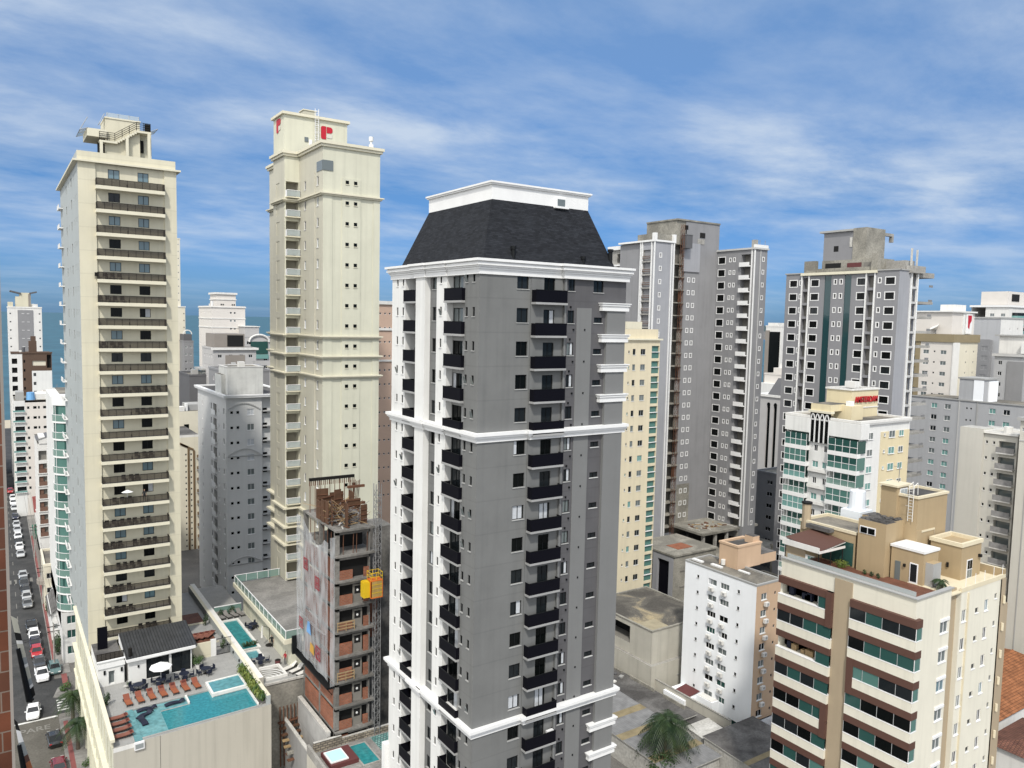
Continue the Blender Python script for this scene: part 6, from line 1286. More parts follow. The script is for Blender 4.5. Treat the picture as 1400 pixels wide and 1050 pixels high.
# left block and its street wings
b.fy(128.2, 123.3, 129.3, 10, 78.4, 'site_gray_light', [H(124.9, 125.4, z-.4, z+.4, win=dict(name='small_window', frame='white_frame', pane='black_glass', nx=1, trim='white_trim', t=.03)) for z in zt])
b.w.box(123.6, 128.3, 10, 129.25, 140, 78.3, 'site_gray', top='concrete')
b.fx(123.3, 128.2, 132.6, 10, 78.4, 'site_gray_light', [H(129.2, 131.8, z-1.3, z+1.2, d=1.2, back='dark_interior', rv='concrete') for z in zt])
for z in zt: c = MB(); c.box(123.0, 129.2, z-.7, 123.2, 131.8, z-.6, 'rust_steel'); c.box(123.0, 129.2, z-.3, 123.2, 131.8, z-.2, 'rust_steel'); c.box(123.0, 129.1, z-1.6, 123.3, 131.9, z-1.3, 'concrete'); b.part('guard_rail', c)
c = MB()
for y in (128.0, 128.9, 131.9, 132.45): c.box(123.05, y, 10, 123.3, y+.26, 78.4, 'white_trim')
c.box(129.05, 128.0, 10, 129.35, 128.2, 78.4, 'white_trim'); c.box(128.35, 128.05, 10, 128.6, 128.2, 78.2, 'white_trim'); b.part('white_pilaster', c)
c = MB(); c.box(122.9, 127.9, 78.4, 129.6, 140, 78.8, 'white_trim', top='concrete'); c.box(123.4, 128.5, 78.8, 128.8, 134, 80.2, 'concrete_old'); c.box(122.9, 127.9, 78.8, 123.7, 128.7, 80.3, 'white_trim'); c.box(128.8, 127.9, 78.8, 129.6, 128.7, 80.3, 'white_trim'); b.part('roof_parapet', c)
b.fx(124.6, 132.6, 145, 10, 77.4, 'concrete', [H(y, y+w_, z-1.1, z+1.0, d=.9, back='dark_interior') for z in zt for y, w_ in ((133.2, 2.2), (137.0, 1.4), (140.6, 1.6))]); b.w.box(125.6, 132.7, 10, 134, 145, 77.4, 'concrete', top='concrete_old')
for z in zt[::4]: c = MB(); c.box(124.2, 132.6, z-1.9, 124.6, 145, z-1.5, 'white_trim'); b.part('ledge', c)
for z in zt[::2]: c = MB(); c.box(124.4, 133.0, z-1.2, 124.6, 135.6, z-.95, 'white_trim'); b.part('window_trim', c)
c = MB(); c.box(124.2, 132.6, 77.4, 134, 145.3, 78.3, 'white_trim', top='concrete_old'); b.part('far_parapet', c)
# raw podium decks
c = MB(); c.box(133, 119.5, 12.2, 152, 130, 12.7, 'concrete_old'); b.part('upper_deck', c)
for x in (133.6, 137.6, 141.5, 145.4, 149.5): c = MB(); c.box(x, 119.9, 7.5, x+.6, 120.5, 12.2, 'concrete'); b.part('column', c)
c = MB(); c.box(129, 114.5, 7.0, 158, 131, 7.5, 'concrete_old'); c.box(129, 114.5, 5.6, 158, 114.8, 7.0, 'concrete_old'); c.box(133.5, 124.5, 7.5, 150, 125, 12.2, 'dark_interior'); c.box(123.5, 116, 5.6, 129, 128, 6.0, 'concrete_old'); c.box(125.2, 119, 6.0, 128, 122, 6.1, 'red_brick'); c.box(122.8, 124, 9.4, 128.6, 128.2, 9.8, 'concrete_old'); c.box(123.2, 124.4, 6, 123.7, 124.9, 9.4, 'concrete'); c.box(126.8, 124.4, 6, 128.4, 128, 9.4, 'concrete_old'); b.part('lower_deck', c)
q = MB()
for i in range(30): q.obox((rg.uniform(134, 144), rg.uniform(121, 127), 12.78), (rg.uniform(.3, 1.4), rg.uniform(.2, .6), .12), rg.choice(('plank', 'rust_steel', 'concrete_pale')), rz=rg.random()*3)
b.part('debris', q)
b.fx(116.2, 112, 118, 0, 12, 'site_gray_light', [H(113.3, 116.6, .8, 10.7, d=.5, back='black_panel')]); b.fy(112, 116.2, 129, 0, 12, 'concrete_old'); c = MB(); c.box(116.0, 111.7, 12, 129.2, 124, 12.35, 'concrete_old'); c.box(118.2, 111.85, 8.6, 129, 112, 8.85, 'recess_shade'); c.box(118.2, 111.85, 5.2, 129, 112, 5.45, 'recess_shade'); c.box(120, 114.5, 12.36, 124.5, 118, 12.42, 'red_brick'); b.part('base_block', c)
b.done()
e_ = tag(empty('hoist_mast', (132.6, 128.9, 0)), 'thin rusty lattice hoist mast climbing the recess of the gray unfinished tower', 'hoist mast'); q = MB()
for sx in (-.3, .3):
    for sy in (-.3, .3): q.tube((sx, sy, 10), (sx, sy, 83), .05, 'rust_steel', 4)
for i in range(73): q.tube((-.3, -.3, 10+i), (.3, -.3, 11+i), .035, 'rust_steel', 3); q.tube((-.3, .3, 10+i), (-.3, -.3, 11+i), .035, 'rust_steel', 3)
q.build('lattice', e_)
q = MB(); q.box(-.9, -.7, 0, 1.0, .7, 3.0, 'dark_gray'); q.box(-1.0, -.8, 3.0, 1.1, .8, 3.15, 'steel_gray'); q.tube((-.4, 0, 3.1), (-.4, 0, 5.2), .12, 'dark_metal'); q.box(-.7, -.3, 4.2, -.1, .3, 5.2, 'dark_metal'); o = q.build('hoist_cage'); o.location = (133.9, 128.7, 77.6); tag(o, 'dark hoist cage near the top of the gray unfinished tower', 'hoist cage')

# gray tower with white-framed windows
mat('frame_gray', (0.215, 0.215, 0.225), var=0.05, streak=0.06, scale=0.15)
b = Bld('framed_tower', 'gray tower with white-framed windows, two dark glass strips and a raw concrete roof box', 'tower', (152, 98, 0))
Z0 = 69.6; zz = [Z0-FH*i for i in range(22)]; X = 147.7; hb = []
for z in zz:
    for y0, y1 in ((108.7, 110.5), (103.3, 105.1), (92.5, 94.3), (86.35, 88.2)): hb.append(H(y0, y1, z-.72, z+.62, win=dict(frame='black_frame', pane='black_glass' if rg.random() < .8 else 'dark_glass', nx=2, trim='white_trim', split=False)))
    for y in (99.35, 98.0, 89.5, 107.75): hb.append(H(y-.22, y+.22, z-.35, z+.5, win=dict(name='small_window', frame='white_frame', pane='black_glass', nx=1, trim='white_trim', t=.03)))
    hb.append(H(105.75, 107.2, z-1.3, z+1.1, d=.9, back='recess_shade', rv='frame_gray')); hb.append(H(90.6, 92.1, z-1.3, z+1.1, d=.9, back='recess_shade', rv='frame_gray'))
for y0, y1 in ((100.3, 101.9), (95.7, 97.2)): hb.append(H(y0, y1, 8, 71.0, d=.12, back='teal_strip'))
glass('teal_strip', (0.012, 0.045, 0.05), spec=0.6)
b.fx(X, 85.5, 111.6, 0, 71.6, 'frame_gray', hb)
b.fy(85.5, X, 151.7, 0, 71.6, 'site_gray_light'); b.w.box(151.7, 86.2, 0, 155.6, 111, 71.4, 'frame_gray', top='concrete'); b.back(X, 85.5, 151.7, 111.6, 0, 71.6, 'frame_gray', 'concrete')
c = MB()
for y in (107.3, 105.5, 92.2, 90.35): c.box(X-.3, y, 5, X+.05, y+.22, 71.2, 'white_trim')
c.box(151.7, 85.2, 5, 152.0, 85.5, 71.2, 'white_trim'); c.box(153.9, 85.2, 5, 154.25, 85.6, 71.2, 'white_trim'); c.box(152.0, 86.05, 5, 153.9, 86.15, 71.2, 'recess_shade'); b.part('white_pilaster', c)
c = MB(); c.box(X-.5, 90.0, 71.2, X+.2, 107.6, 71.75, 'cream_trim'); c.box(X-.2, 107.6, 71.6, X+.2, 111.8, 71.85, 'slab_gray'); c.box(X-.2, 85.3, 71.6, X+.2, 90, 71.85, 'slab_gray'); c.box(X, 85.3, 71.6, 152, 85.7, 71.85, 'slab_gray'); c.box(151, 84.7, 71.2, 155.6, 86, 72.6, 'concrete'); b.part('cornice', c)
for k, z in enumerate(zz):
    c = MB(); c.box(152.0, 85.3, z-1.5, 153.9, 86.05, z-1.05, 'ledge_gray'); b.part('balcony', c)
    c = MB(); c.box(154.4, 85.4, z-1.45 if k else z+.9, 160.3, 92, z-.95 if k else z+1.9, 'concrete'); c.box(158.8, 85.5, z-.95, 160.2, 85.55, z-.5, 'steel_gray'); b.part('open_slab', c)
c = MB(); c.box(X+.1, 104.5, 71.7, X+1.2, 107.2, 74.3, 'concrete_old'); c.box(X+.1, 90.2, 71.7, X+1.2, 91.6, 75.2, 'concrete_old'); c.box(X+.6, 91.6, 71.7, X+1.0, 104.5, 72.6, 'concrete_old'); b.part('water_box', c)
c = MB(); c.box(150, 97.2, 71.6, 157, 104.2, 80.3, 'frame_gray', top='concrete_old'); c.box(149.8, 94.2, 71.6, 156.5, 97.2, 80.8, 'concrete_old', top='concrete_old'); c.box(149.5, 97.2, 80.3, 157, 105, 80.7, 'slab_gray'); c.box(149.98, 100.6, 76.2, 150.05, 101.7, 77.4, 'dark_interior'); c.box(149.9, 97.4, 77, 150.0, 98.0, 79, 'concrete_pale'); c.box(149.85, 94.25, 72, 156.2, 94.3, 80.6, 'site_gray_light'); c.box(156.5, 94.5, 79.6, 160.2, 95.2, 80.2, 'concrete'); c.box(159.6, 94.5, 78.4, 160.2, 95.2, 79.6, 'concrete'); b.part('roof_box', c)
c = MB(); c.box(149.2, 91, 71.7, 155, 103.8, 74.3, 'concrete_old'); c.box(149.1, 99.3, 72.6, 149.2, 102.9, 73.7, 'dark_interior'); c.box(149.1, 94.6, 72.5, 149.2, 97.8, 73.6, 'maroon'); c.box(149.1, 92, 72.4, 149.2, 94, 73.6, 'recess_shade'); c.box(152, 87, 71.6, 155.5, 91, 73.8, 'concrete'); c.box(153, 86.2, 72.5, 153.3, 86.5, 76.2, 'concrete_pale'); c.box(155, 86.2, 72.5, 155.3, 86.5, 76.0, 'concrete_pale'); b.part('roof_frame', c)
b.done()

# white and cream building with teal glazed balconies
mat('sign_wall', (0.62, 0.54, 0.36), var=0.05, streak=0.08)
b = Bld('apartment_building', 'white building with teal glazed balconies, pointed arch screens and a red roof sign', 'building', (131, 84, 0))
X = 123.5; zz = [38.3-FH*i for i in range(13)]; ft = [40.3-FH*i for i in range(13)]
hb = []
for k, z in enumerate(zz):
    for j, (y, w_) in enumerate(((85.2, .75), (83.2, 1.2))):
        if (k+j) % 2: w_ = 1.2 if w_ < 1 else .75
        hb.append(H(y-w_/2, y+w_/2, z-.55, z+.6, win=dict(frame='white_frame', pane='dark_glass' if w_ < 1 else 'teal_light', nx=2)))
hb += [H(76.95, 82.1, z+.2, z+2.6, d=1.1, back='teal_glass', rv='white_paint') for z in zz+[zz[0]+FH] if z < 40] + [H(86.6, 91.2, z+.2, z+2.6, d=1.1, back='teal_glass', rv='white_paint') for z in zz if z < 40]
b.fx(X, 76.85, 91.5, 0, 43.4, 'white_paint', hb)
b.fy(76.85, X, 139, 0, 43.4, 'white_paint', [])
b.w.box(129.9, 76.75, 0, 139.0, 76.85, 41.9, 'sign_wall')
for z in [41.4-FH*i for i in range(13)]:
    for x, w_, hh, Yp in ((126.65, 1.7, 1.2, 76.85), (130.9, .45, .55, 76.75), (133.2, 1.9, 1.25, 76.75), (136.2, 1.5, 1.1, 76.75)):
        b.win('y', Yp-.1, x, z, w_, hh, name='window' if w_ > 1 else 'small_window', frame='white_frame', pane=shade_pick(rg, (1, dict(p='gray_glass')), (2, dict(p='teal_light')))['p'], nx=2 if w_ > 1 else 1, depth=.04, sill='white_trim')
b.back(X, 76.85, 139, 91.5, 0, 43.4, 'white_paint', 'roof_old')
rt_ = random.Random(77)
for y0, y1, bump_ in ((76.5, 82.3, 1), (86.5, 91.3, 0)):
    for k, z in enumerate(zz):
        if k == 0 and False: continue
        s_ = MB(); s_.box(X-.9, y0, z-.55, X+.05, y1, z+.2, 'white_trim'); so = b.part('balcony', s_)
        g = MB(); pane = rt_.choice(('teal_glass', 'teal_glass', 'teal_dark', 'teal_light')); openb = rt_.random() < .25
        g.face([(X-.82, y1-.1, z+.2), (X-.82, y0+.1, z+.2), (X-.82, y0+.1, z+1.2), (X-.82, y1-.1, z+1.2)], 'rail_teal' if openb else pane); g.box(X-.87, y0+.05, z+1.2, X-.78, y1-.05, z+1.28, 'white_frame')
        if bump_: g.face([(X-.82, y0+.08, z+.2), (X+1.6, y0+.08, z+.2), (X+1.6, y0+.08, z+2.4), (X-.82, y0+.08, z+2.4)], pane); 
        if not openb: g.face([(X-.82, y1-.1, z+1.28), (X-.82, y0+.1, z+1.28), (X-.82, y0+.1, z+2.4), (X-.82, y1-.1, z+2.4)], pane if rt_.random() < .6 else 'teal_dark')
        n_ = 4
        for i in range(n_+1): y = y0+.1+(y1-y0-.2)*i/n_; g.box(X-.86, y-.03, z+.2, X-.8, y+.03, z+2.4, 'white_frame')
        b.sub('glazing', g, so)
    
c = MB(); c.box(X-.5, 76.3, 41.0, X+2, 82.4, 43.6, 'white_paint'); c.box(X-.5, 86.4, 41.0, X+2, 91.6, 43.6, 'white_paint'); c.box(X-.4, 76.5, 43.4, 139.2, 91.8, 43.7, 'ledge_gray', top='roof_old'); c.ring(X, 76.85, 139, 91.5, .3, 43.7, 44.1, 'off_white'); b.part('parapet', c)
for k, z in enumerate(zz[1:]): c = MB(); c.box(X-.35, 82.4, z-1.3, X, 86.4, z-.95, 'ledge_gray'); c.box(X-.6, 82.5, z-1.3, X, 86.3, z-1.1, 'off_white'); c.box(X-.6, 82.5, z-1.1, X-.5, 86.3, z-.75, 'off_white'); b.part('ledge', c)
c = MB(); c.box(X-.35, 82.4, 39.4, X-.1, 86.4, 44.8, 'black_glass'); 
for i in range(5):
    y = 82.5+i*.95; c.box(X-.5, y-.1, 39.4, X-.3, y+.1, 43.4, 'white_trim')
for i in range(4):
    y = 82.5+i*.95; pts = [(y+.95*t/8, 43.3+1.3*math.sin(math.pi*min(t, 8-t)/8)) for t in range(9)]
    for p0, p1 in zip(pts, pts[1:]): c.tube((X-.42, p0[0], p0[1]), (X-.42, p1[0], p1[1]), .1, 'white_trim', 4)
c.box(X-.6, 82.2, 44.8, X+.6, 86.7, 45.2, 'cream_trim'); c.box(X-.3, 82.4, 45.2, X+5, 86.4, 46.4, 'sign_wall', top='roof_old'); b.part('arch_screen', c)
c = MB(); c.box(130, 82.9, 43.7, 138.5, 88.0, 48.7, 'sign_wall', top='roof_old'); c.ring(130, 82.9, 138.5, 88, .2, 48.7, 49.0, 'off_white'); c.ring(130, 82.9, 138.5, 88, .12, 45.4, 45.6, 'off_white'); c.box(132.5, 84, 49, 134, 86, 50.2, 'off_white'); c.box(126.5, 80.5, 43.7, 130, 84, 46.2, 'sign_wall'); c.box(127, 81, 46.2, 128, 82, 47.0, 'white_trim'); b.part('roof_box', c)
b.done()
mat('sign_letters', (0.40, 0.02, 0.025), rough=0.5, var=0.05)
t_ = text_obj('roof_sign', 'AMSTERDAM', 1.55, 'sign_letters', (134.5, 82.72, 46.95), (math.pi/2, 0, 0), extrude=.08, ax=.80); tag(t_, 'red capital-letter sign on the cream roof box of the teal balcony building', 'sign')

# white building with air conditioners
b = Bld('apartment_building', 'white-sided building with rows of air conditioners and a tan narrow front', 'building', (93, 77, 0))
mat('tan_paint', (0.52, 0.37, 0.25), var=0.05, streak=0.08); mat('bright_white', (0.85, 0.87, 0.89), var=0.03, streak=0.04)
zz = [21.15-2.5*i for i in range(8)]; X = 90.0; hb = []
for k, z in enumerate(zz):
    hb.append(H(81.25, 81.7, z-.2, z+.3, win=dict(name='small_window', frame='gray_frame', pane='black_glass', nx=1, sill='ledge_gray', t=.03)))
    for y0, y1 in ((77.75, 79.4), (75.35, 77.0)): hb.append(H(y0, y1, z-.45, z+.45, win=dict(frame='white_frame', pane=shade_pick(rg, (3, dict(p='gray_glass')), (2, dict(p='black_glass')), (1, dict(p='teal_dark')))['p'], nx=3 if rg.random() < .5 else 2, curtain=(0, .3) if rg.random() < .25 else None)))
    hb.append(H(73.35, 73.8, z-.25, z+.3, win=dict(name='small_window', frame='gray_frame', pane='black_glass', nx=1, sill='ledge_gray', t=.03)))
hb.append(H(71.4, 74.6, .3, 1.6, win=dict(name='shop_window', frame='black_frame', pane='teal_dark', nx=3)))
b.fx(X, 70.4, 84.2, 0, 22.9, 'bright_white', hb)
hb = []
for z in zz:
    hb.append(H(91.1, 92.35, z-.5, z+.5, win=dict(frame='white_frame', pane=shade_pick(rg, (2, dict(p='gray_glass')), (1, dict(p='dark_glass')))['p'], nx=2, sill='off_white'))); hb.append(H(94.0, 94.4, z-.1, z+.35, win=dict(name='small_window', frame='gray_frame', pane='black_glass', nx=1, t=.03)))
b.fy(70.4, X, 95.6, 2.6, 22.9, 'tan_paint', hb); b.fy(70.2, X, 97, 0, 2.6, 'bright_white'); b.w.box(95.6, 71.5, 0, 97.2, 84, 22.4, 'bright_white'); b.back(X, 70.4, 95.6, 84.2, 0, 22.9, 'bright_white', 'roof_old')
def ac_unit(c, p, ax):
    if ax == 'x':
        c.box(p[0]-.55, p[1]-.4, p[2]-.28, p[0]-.18, p[1]+.4, p[2]+.28, 'off_white'); c.tube((p[0]-.55, p[1]-.1, p[2]), (p[0]-.57, p[1]-.1, p[2]), .2, 'slab_gray', 8); c.box(p[0]-.5, p[1]-.3, p[2]-.36, p[0], p[1]+.3, p[2]-.3, 'slab_gray')
    else:
        c.box(p[0]-.4, p[1]-.55, p[2]-.28, p[0]+.4, p[1]-.18, p[2]+.28, 'off_white'); c.tube((p[0]+.1, p[1]-.55, p[2]), (p[0]+.1, p[1]-.57, p[2]), .2, 'slab_gray', 8); c.box(p[0]-.3, p[1]-.5, p[2]-.36, p[0]+.3, p[1], p[2]-.3, 'slab_gray')
for k, z in enumerate(zz):
    for y in (78.6, 76.2):
        if rg.random() < .92 and k < 7: c = MB(); ac_unit(c, (X, y+rg.uniform(-.15, .15), z-1.0), 'x'); b.part('air_conditioner', c)
    if k < 7: c = MB(); ac_unit(c, (91.9, 70.4, z-1.05), 'y'); b.part('air_conditioner', c); c = MB(); c.box(95.6, 72.2, z-1.3, 98.0, 76, z-1.1, 'bright_white'); c.box(97.9, 72.2, z-1.1, 98.0, 76, z-.2, 'off_white'); b.part('balcony', c)
c = MB(); c.ring(X, 70.4, 95.6, 84.2, .05, 22.9, 23.15, 'slab_gray', t=.25); b.part('parapet', c)
c = MB(); c.box(93.6, 77.0, 22.9, 99, 80.6, 26.3, 'tan_paint', top='roof_dark'); c.ring(93.6, 77.0, 99, 80.6, .1, 26.3, 26.6, 'tan_paint'); c.box(97.5, 77.4, 26.3, 99, 79, 27.4, 'tan_paint', top='roof_dark'); c.box(99, 77.2, 22.9, 103, 82, 24.4, 'tan_paint', top='roof_dark'); b.part('roof_box', c)
c = MB(); c.box(91.2, 82.0, 22.95, 91.8, 84.0, 23.2, 'white_trim'); c.box(91.7, 78.6, 22.95, 92.3, 80.6, 23.2, 'white_trim'); c.box(93.2, 74.5, 22.95, 93.6, 76.5, 23.15, 'white_trim'); c.tube((93.3, 79.5, 23.1), (93.3, 79.5, 23.9), .35, 'off_white', 8); b.part('skylight', c)
c = MB(); c.box(88.6, 76.4, 0, 90, 79.6, 3.4, 'bright_white'); c.box(88.7, 76.6, 3.4, 89.9, 79.4, 3.5, 'off_white'); c.box(86.0, 79.6, 0, 90, 84, 3.0, 'bright_white'); c.face([(87.2, 80, 3.02), (89.9, 80, 3.4), (89.9, 83, 3.4), (87.2, 83, 3.02)], 'maroon'); b.part('annex', c)
b.done()

# warehouse-like low building between the mansard tower and the white one
mat('stripe_patch', (0.33, 0.29, 0.20), var=0.2, scale=0.8); mat('warm_white', (0.47, 0.45, 0.39), var=0.08, streak=0.15)
b = Bld('low_building', 'low stained building with patchy brown flat roof and a long dark opening', 'building', (91, 92, 0))
b.fx(86.0, 86.9, 103, 5.6, 11.2, 'warm_white', [H(92.0, 103, 7.6, 10.4, d=3, back='dark_interior', rv='recess_shade')]); b.fy(86.9, 86.0, 96, 5.6, 11.2, 'warm_white'); b.back(86.0, 86.9, 100, 103, 5.6, 11.2, 'warm_white', 'roof_patched')
b.fx(85.4, 86.2, 103, 0, 5.9, 'warm_white'); b.fy(86.2, 85.4, 96, 0, 5.9, 'warm_white'); b.w.face([(85.4, 86.2, 5.9), (96, 86.2, 5.9), (96, 103, 5.9), (85.4, 103, 5.9)], 'concrete'); b.w.box(91.2, 86.1, 3.2, 96, 86.2, 3.35, 'slab_gray')
c = MB(); c.ring(86, 86.9, 100, 103, .1, 11.2, 11.4, 'concrete_old', t=.25); c.box(86.1, 87, 11.2, 90.0, 90.6, 11.34, 'stripe_patch'); b.part('roof_edge', c); b.done()
b = Bld('low_building', 'low plain concrete roof between the stained roof and the raw podium', 'building', (108, 104, 0))
b.fx(104, 98.5, 106, 0, 5.0, 'concrete_old'); b.fy(98.5, 104, 116, 0, 5.0, 'concrete_old'); b.back(104, 98.5, 116, 106, 0, 5.0, 'concrete_old', 'roof_old')
c = MB(); c.ring(104, 98.5, 116, 106, .1, 5.0, 5.3, 'concrete_old'); b.part('roof_edge', c); b.done()
b = simple('low_building', 'gray flat-roofed back building behind the low stained one', 100.5, 86, 112, 97, 7.5, 'concrete_old', z_lo=20); b.done()

# street-level roofs and walls at the bottom, right of the mansard tower
brick('corrugated', (0.19, 0.19, 0.19), (0.20, 0.20, 0.20), (0.165, 0.165, 0.165), 60, 0.4, 0.03, axis='y', bump=0.15)
mat('stripe_tan', (0.25, 0.205, 0.12), var=0.3, scale=0.8)
def shed(label, corners, z0, z1, m, walls='concrete_pale', stripes=(), name='shed'):
    cx_ = sum(p[0] for p in corners)/4; cy_ = sum(p[1] for p in corners)/4
    e_ = tag(empty(name, (cx_, cy_, 0)), label, 'building'); c = MB(); zz_ = (z0, z0, z1, z1); P = [(p[0]-cx_, p[1]-cy_, z) for p, z in zip(corners, zz_)]
    c.face(P, m); c.face([(p[0], p[1], p[2]-.15) for p in reversed(P)], m)
    for i in range(4): p0, p1 = P[i], P[(i+1) % 4]; c.face([p0, (p0[0], p0[1], p0[2]-.15), (p1[0], p1[1], p1[2]-.15), p1], walls)
    for t0, t1 in stripes:
        a = [Vector(P[0]).lerp(Vector(P[3]), t) for t in (t0, t1)]; d = [Vector(P[1]).lerp(Vector(P[2]), t) for t in (t0, t1)]
        c.face([a[0]+Vector((0, 0, .02)), d[0]+Vector((0, 0, .02)), d[1]+Vector((0, 0, .02)), a[1]+Vector((0, 0, .02))], 'stripe_tan')
    c.build('roof', e_); c = MB()
    for i in range(4): p0, p1 = P[i], P[(i+1) % 4]; s_ = .97; c.face([(p0[0]*s_, p0[1]*s_, 0), (p1[0]*s_, p1[1]*s_, 0), (p1[0]*s_, p1[1]*s_, p1[2]-.1), (p0[0]*s_, p0[1]*s_, p0[2]-.1)], walls)
    c.build('wall', e_); return e_
shed('long gray corrugated shed with two tan cross stripes beside the mansard tower', [(70, 66), (79, 66), (79, 90), (70, 90)][0:4], 3.2, 3.6, 'corrugated', stripes=((.40, .46), (.60, .66), (.14, .2)))
shed('dark gray corrugated shed below the palm, in front of the white-sided building', [(79.5, 58), (90, 58), (90, 70), (79.5, 70)], 3.4, 3.9, 'roof_dark', stripes=((.35, .42),))
shed('small pale curved-roof shelter beside the palm', [(80.0, 70.3), (84.6, 70.3), (84.6, 73.6), (80.0, 73.6)], 3.2, 3.5, 'concrete_pale')
shed('old dark flat roof strip between the corrugated shed and the low stained building', [(79.2, 76), (85.0, 76), (85.0, 104), (79.2, 104)], 2.8, 2.8, 'roof_dark')
shed('gray flat roof between the palm and the white-sided building', [(81.5, 71.5), (87.6, 71.5), (87.6, 80), (81.5, 80)], 2.2, 2.2, 'roof_dark')
e_ = tag(empty('boundary_wall', (86.5, 80, 0)), 'grimy plaster boundary wall in front of the white-sided building', 'wall'); c = MB(); c.box(-.1, -9, 0, .1, 6.3, 3.6, 'warm_white'); c.build('panel', e_); c = MB(); c.box(-.15, -9, 3.6, .15, 6.3, 3.72, 'concrete'); c.build('coping', e_)
mat('tan_wall', (0.33, 0.21, 0.135), var=0.08)
e_ = tag(empty('boundary_wall', (93, 67, 0)), 'tan boundary wall at the foot of the narrow tan front', 'wall'); c = MB(); c.box(-3.6, 0, 0, 8, .2, 3.0, 'tan_wall'); c.build('panel', e_); c = MB(); c.box(-3.6, -.04, 3.0, 8, .24, 3.1, 'tan_paint'); c.build('coping', e_)
e_ = tag(empty('boundary_wall', (81.2, 90, 0)), 'low broken white parapet with rubble on the old dark roof strip', 'wall'); c = MB()
for y, l_ in ((-12, 4.5), (-5.5, 5.5), (2, 3), (7, 4)): c = MB(); c.box(3.2, y, 2.8, 3.4, y+l_, 3.3 if y < 0 else 3.1, 'concrete_old'); c.build('panel', e_)
c = MB()
for i in range(40): c.obox((rg.uniform(-1, 3), rg.uniform(0, 12), 2.9), (rg.uniform(.2, .8), rg.uniform(.2, .6), .25), rg.choice(('slab_gray', 'dark_gray', 'off_white', 'concrete_old')), rz=rg.random()*3)
c.build('rubble', e_)
# tiled roofs at the lower right corner
brick('clay_tile', (0.24, 0.095, 0.04), (0.30, 0.125, 0.055), (0.10, 0.04, 0.02), 0.25, 0.4, 0.03, axis='x', bump=0.8, var=0.3)
brick('clay_dark', (0.13, 0.06, 0.045), (0.16, 0.075, 0.05), (0.05, 0.025, 0.02), 0.25, 0.4, 0.03, axis='x', bump=0.8, var=0.3)
def tiled_house(label, x0, y0, x1, y1, h, hr, m):
    e_ = tag(empty('house', ((x0+x1)/2, (y0+y1)/2, 0)), label, 'house'); a, d = (x1-x0)/2, (y1-y0)/2; c = MB(); c.box(-a+.4, -d+.4, 0, a-.4, d-.4, h, 'off_white'); c.build('wall', e_); c = MB()
    k = min(a, d)*.6
    c.face([(-a, -d, h), (a, -d, h), (a-k, 0, h+hr), (-a+k, 0, h+hr)], m); c.face([(a, d, h), (-a, d, h), (-a+k, 0, h+hr), (a-k, 0, h+hr)], m); c.face([(-a, d, h), (-a, -d, h), (-a+k, 0, h+hr)], m); c.face([(a, -d, h), (a, d, h), (a-k, 0, h+hr)], m); c.face([(-a, -d, h-.02), (-a, d, h-.02), (a, d, h-.02), (a, -d, h-.02)], 'dark_metal'); c.tube((-a+k, 0, h+hr), (a-k, 0, h+hr), .12, m, 5); c.build('roof', e_)
    return e_
tiled_house('house with bright orange tile roof behind the beige banded building', 118, 50, 146, 66, 4.0, 2.8, 'clay_tile')
tiled_house('house with a dark brown tile roof in the lower right corner', 112, 36, 124, 49, 3.8, 2.2, 'clay_dark')

# beige building with brown bands, lower right
mat('beige_wall', (0.66, 0.63, 0.53), var=0.05, streak=0.10, scale=0.3); mat('tan_strip', (0.36, 0.29, 0.20), var=0.05, streak=0.06); mat('brown_band', (0.095, 0.048, 0.036), var=0.08); mat('roof_tan', (0.36, 0.275, 0.165), var=0.06, streak=0.10, scale=0.4)
b = Bld('banded_building', 'beige building with brown bands, glazed balconies and tan roof boxes', 'building', (79, 45, 0))
X, Y = 71.0, 37.5; TB = [33.05-FH*i for i in range(8)]
b.fx(X, 37.5, 52.4, 8, 34.1, 'beige_wall', [H(37.9, 43.9, t-2.0, t-.75, d=.9, back='recess_shade') for t in TB]+[H(45.9, 52.2, t-2.0, t-.75, d=.9, back='recess_shade') for t in TB])
q = b.w; q.box(X-.12, 43.92, 8, X, 45.88, 34.6, 'tan_strip')
q.face([(X+.9, 52.4, 8), (X+.9, 37.5, 8), (X+.9, 37.5, 34), (X+.9, 52.4, 34)], 'recess_shade')
hb = []
for i in range(8):
    z = 31.25-FH*i
    hb.append(H(75.55, 77.0, z-.62, z+.62, win=dict(frame='white_frame', pane=shade_pick(rg, (2, dict(p='gray_glass')), (1, dict(p='blue_glass')))['p'], nx=2, trim=None, sill='white_trim', split=True, depth=.1)))
b.fy(Y, X, 77.3, 8, 34.1, 'beige_wall', hb)
for h in hb:
    a0, a1, z0, z1 = h['r']; q.box(a0-.1, Y-.12, z1, a1+.1, Y+.02, z1+.28, 'white_trim')
b.fy(Y+.5, 77.3, 79.3, 8, 34.1, 'tan_strip'); q.face([(79.3, Y+.02, 8), (79.3, Y+.02, 34.1), (79.3, Y+.5, 34.1), (79.3, Y+.5, 8)], 'beige_wall'); q.face([(77.3, Y, 8), (77.3, Y+.5, 8), (77.3, Y+.5, 34.1), (77.3, Y, 34.1)], 'beige_wall')
hb = []
